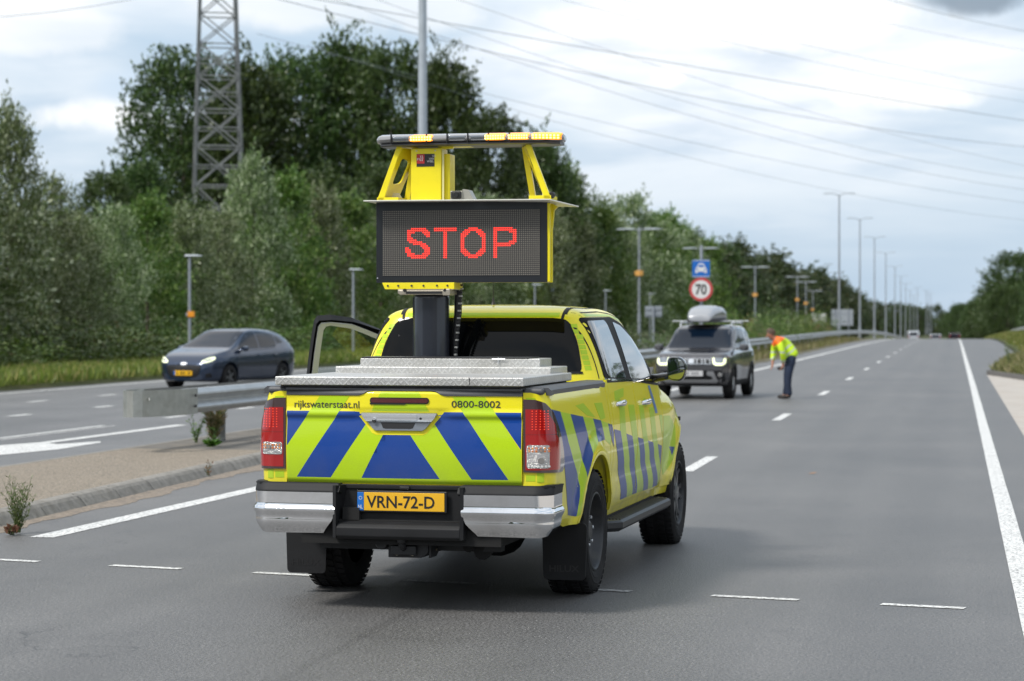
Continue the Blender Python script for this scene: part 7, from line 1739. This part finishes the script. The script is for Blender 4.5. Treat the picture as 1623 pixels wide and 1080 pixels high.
# joints: the figure faces -x and leans forward from the hips
hip = (.17, 0, .95); ches = (-.02, 0, 1.16); neck = (-.19, 0, 1.29); head = (-.31, 0, 1.375)
arm = {}
def hand(wrist, d, side, grip):
    """palm, four unequal fingers and a thumb from its side"""
    W = Vector(wrist); d = Vector(d).normalized(); lat = Vector((0, 1, 0)); nrm = d.cross(lat).normalized()*(-1); P = []; E = []
    def add(v, r, par): P.append((v.x, v.y, v.z, r)); i = len(P)-1; (E.append((par, i)) if par is not None else None); return i
    w0 = add(W, .024, None); pal = add(W+d*.05, .030, w0); kn = []
    for k, (o, ln, r) in enumerate(((-.030, .070, .0085), (-.010, .080, .009), (.010, .074, .0085), (.028, .058, .0078))):
        b = add(W+d*.085+lat*o*1.0, .011, pal); v = W+d*.085+lat*o; dd = d.copy(); par = b
        for s in range(3): dd = (dd+nrm*(.55 if grip else .28)).normalized(); v = v+dd*ln/3; par = add(v, r*(1-.1*s), par)
    v = W+d*.03-lat*side*.0; t = add(W+d*.035+lat*side*.032, .012, pal); t2 = add(W+d*.065+lat*side*.048+nrm*.015, .010, t); add(W+d*.090+lat*side*.045+nrm*.035, .0085, t2)
    return P, E
pts = [(hip[0], 0, hip[2], .09, .11), (.09, 0, 1.05, .09, .12), (ches[0], 0, ches[2], .10, .14), (-.12, 0, 1.25, .085, .12), (neck[0], 0, neck[2], .055), (-.235, 0, 1.315, .055), (-.275, 0, 1.350, .078, .072), (-.300, 0, 1.405, .088, .078), (-.300, 0, 1.440, .060)]
edges = [(i, i+1) for i in range(8)]
body_pts = list(pts); be = list(edges)
def chain(P, E, start, lst):
    par = start
    for q in lst: P.append(q); E.append((par, len(P)-1)); par = len(P)-1
    return par
# near arm reaches down in front of the body (holding a device), far arm hangs further forward
nearW = (-.02, -.13, .735); farW = (-.225, .14, .76)
a1 = chain(body_pts, be, 3, [(-.11, -.19, 1.23, .062), (-.075, -.24, 1.10, .052), (-.03, -.245, .97, .047), (-.02, -.19, .86, .038), nearW+(.028,)])
a2 = chain(body_pts, be, 3, [(-.15, .19, 1.22, .062), (-.19, .23, 1.09, .052), (-.205, .24, .98, .047), (-.22, .19, .87, .038), farW+(.028,)])
for wr, d, sd, gp, a in ((nearW, (-.25, .15, -1), -1, True, a1), (farW, (-.12, -.1, -1), 1, False, a2)):
    hp, he = hand(wr, d, sd, gp); base = len(body_pts)-1
    for q in hp[1:]: body_pts.append(q)
    for x, y_ in he: be.append((a if x == 0 else base+x, base+y_))
for sy, kx_, ax_, fx in ((-1, .045, .09, .0), (1, .02, .04, 0)):
    chain(body_pts, be, 0, [(.16, sy*.09, .86, .075), (.11, sy*.115, .66, .070), (.065+kx_*.4, sy*.12, .46, .060), (.085, sy*.125, .28, .058), (ax_+.02, sy*.125, .11, .042), (ax_-.02, sy*.125, .05, .042), (ax_-.12, sy*.13, .035, .036)])
skinned(body_pts, be, 'body', [SKIN], wk)
# face: nose, brow, ears, eyes on the skull, turned toward the car
fd = Vector((-1, -.12, -.42)).normalized(); up_ = Vector((-.40, 0, .92)).normalized(); rt_ = fd.cross(up_).normalized(); hc = Vector((-.298, 0, 1.392))
S = M(); n0 = hc+fd*.088-up_*.012; S.loft([[tuple(n0+rt_*a*.016*k+up_*b*.022*k-fd*(.014 if k == 1 else -.014)) for a, b in ((-1, -1), (1, -1), (.5, 1), (-.5, 1))] for k in (1, .45)]); 
for s in (-1, 1): S.lathe([(0, -.008), (.022, -.008), (.028, .0), (.018, .008), (0, .008)], 'y', tuple(hc+rt_*s*.080-fd*.005-up_*.010), 0, 10)
S.box(tuple(hc+fd*.078-up_*.052), (.02, .045, .008), 1)
for s in (-1, 1): S.box(tuple(hc+fd*.082+rt_*s*.030+up_*.018), (.012, .020, .010), 2)
S.obj('face', [SKIN, mat('lips', (.36, .13, .10), .5), M_BLACK], wk)
hb = bmesh.new(); bmesh.ops.create_uvsphere(hb, u_segments=28, v_segments=18, radius=1.0)
for v in hb.verts: q = v.co.copy(); j = 1+.05*math.sin(q.x*23)*math.sin(q.y*19+q.z*11); v.co = hc+Vector((.018, 0, .022))+Vector((q.x*.103, q.y*.090, q.z*.108))*j
for v in [v for v in hb.verts if (v.co-hc).dot(fd) > .040 and (v.co-hc).dot(up_) < .055 or (v.co-hc).dot(up_) < -.050]: hb.verts.remove(v)
S = M(); S.bm(hb, 0, ang=60); S.obj('hair', M_HAIR, wk)
# jacket, trousers, boots
jp = [(.185, 0, .86, .150, .175), (.155, 0, .94, .155, .185), (.09, 0, 1.045, .150, .185), (-.02, 0, 1.155, .150, .195), (-.12, 0, 1.245, .120, .185), (-.175, 0, 1.285, .080, .085), (-.205, 0, 1.300, .070, .075)]
je = [(i, i+1) for i in range(6)]
chain(jp, je, 4, [(-.11, -.205, 1.225, .080), (-.075, -.255, 1.10, .073), (-.03, -.255, .97, .068), (-.02, -.20, .86, .060), (-.02, -.155, .785, .052)])
chain(jp, je, 4, [(-.15, .205, 1.215, .080), (-.19, .245, 1.09, .073), (-.205, .250, .98, .068), (-.22, .20, .87, .056), (-.225, .155, .81, .050)])
def jpaint(c):
    t = -(c.x*.62)+c.z*.78      # rises toward the shoulders
    arm_ = abs(c.y) > .175 and c.z < 1.16
    if arm_: return 2 if .985 < c.z < 1.02 or .80 < c.z < .83 else 0
    if t > 1.005: return 1
    if .955 < t < 1.0 and False: return 2
    if .68 < t < .715 or .80 < t < .835: return 2
    return 0
skinned(jp, je, 'jacket', [HV_Y, HV_O, HV_S], wk, jpaint, sub=3)
tp = [(.165, 0, 1.0, .120, .150), (.165, 0, .90, .145, .175)]; te = [(0, 1)]
for sy, kx_, ax_ in ((-1, .045, .09), (1, .02, .04)):
    chain(tp, te, 1, [(.150, sy*.095, .80, .118), (.11, sy*.115, .64, .100), (.075+kx_*.4, sy*.12, .46, .084), (.085, sy*.125, .28, .078), (ax_+.02, sy*.125, .12, .076), (ax_+.018, sy*.125, .07, .072)])
skinned(tp, te, 'trousers', [NAVY], wk)
for sy, ax_ in ((-1, .09), (1, .04)):
    skinned([(ax_+.03, sy*.125, .10, .050), (ax_+.03, sy*.125, .045, .050, .045), (ax_-.05, sy*.13, .045, .048, .042), (ax_-.13, sy*.132, .038, .044, .036), (ax_-.165, sy*.134, .034, .030, .026)], [(0, 1), (1, 2), (2, 3), (3, 4)], 'boot', [SHOE], wk)
S = M(); S.box((-.075, -.125, .655), (.13, .045, .06), 0, bev=.01); ph = S.obj('handheld_device', M_BLACK); ph.parent = None; ph.location = (-3.60, 49.3, 0); ph.rotation_euler = (0, 0, R(8)); tag(ph, 'small black device held in the hand of the bending worker', 'device')
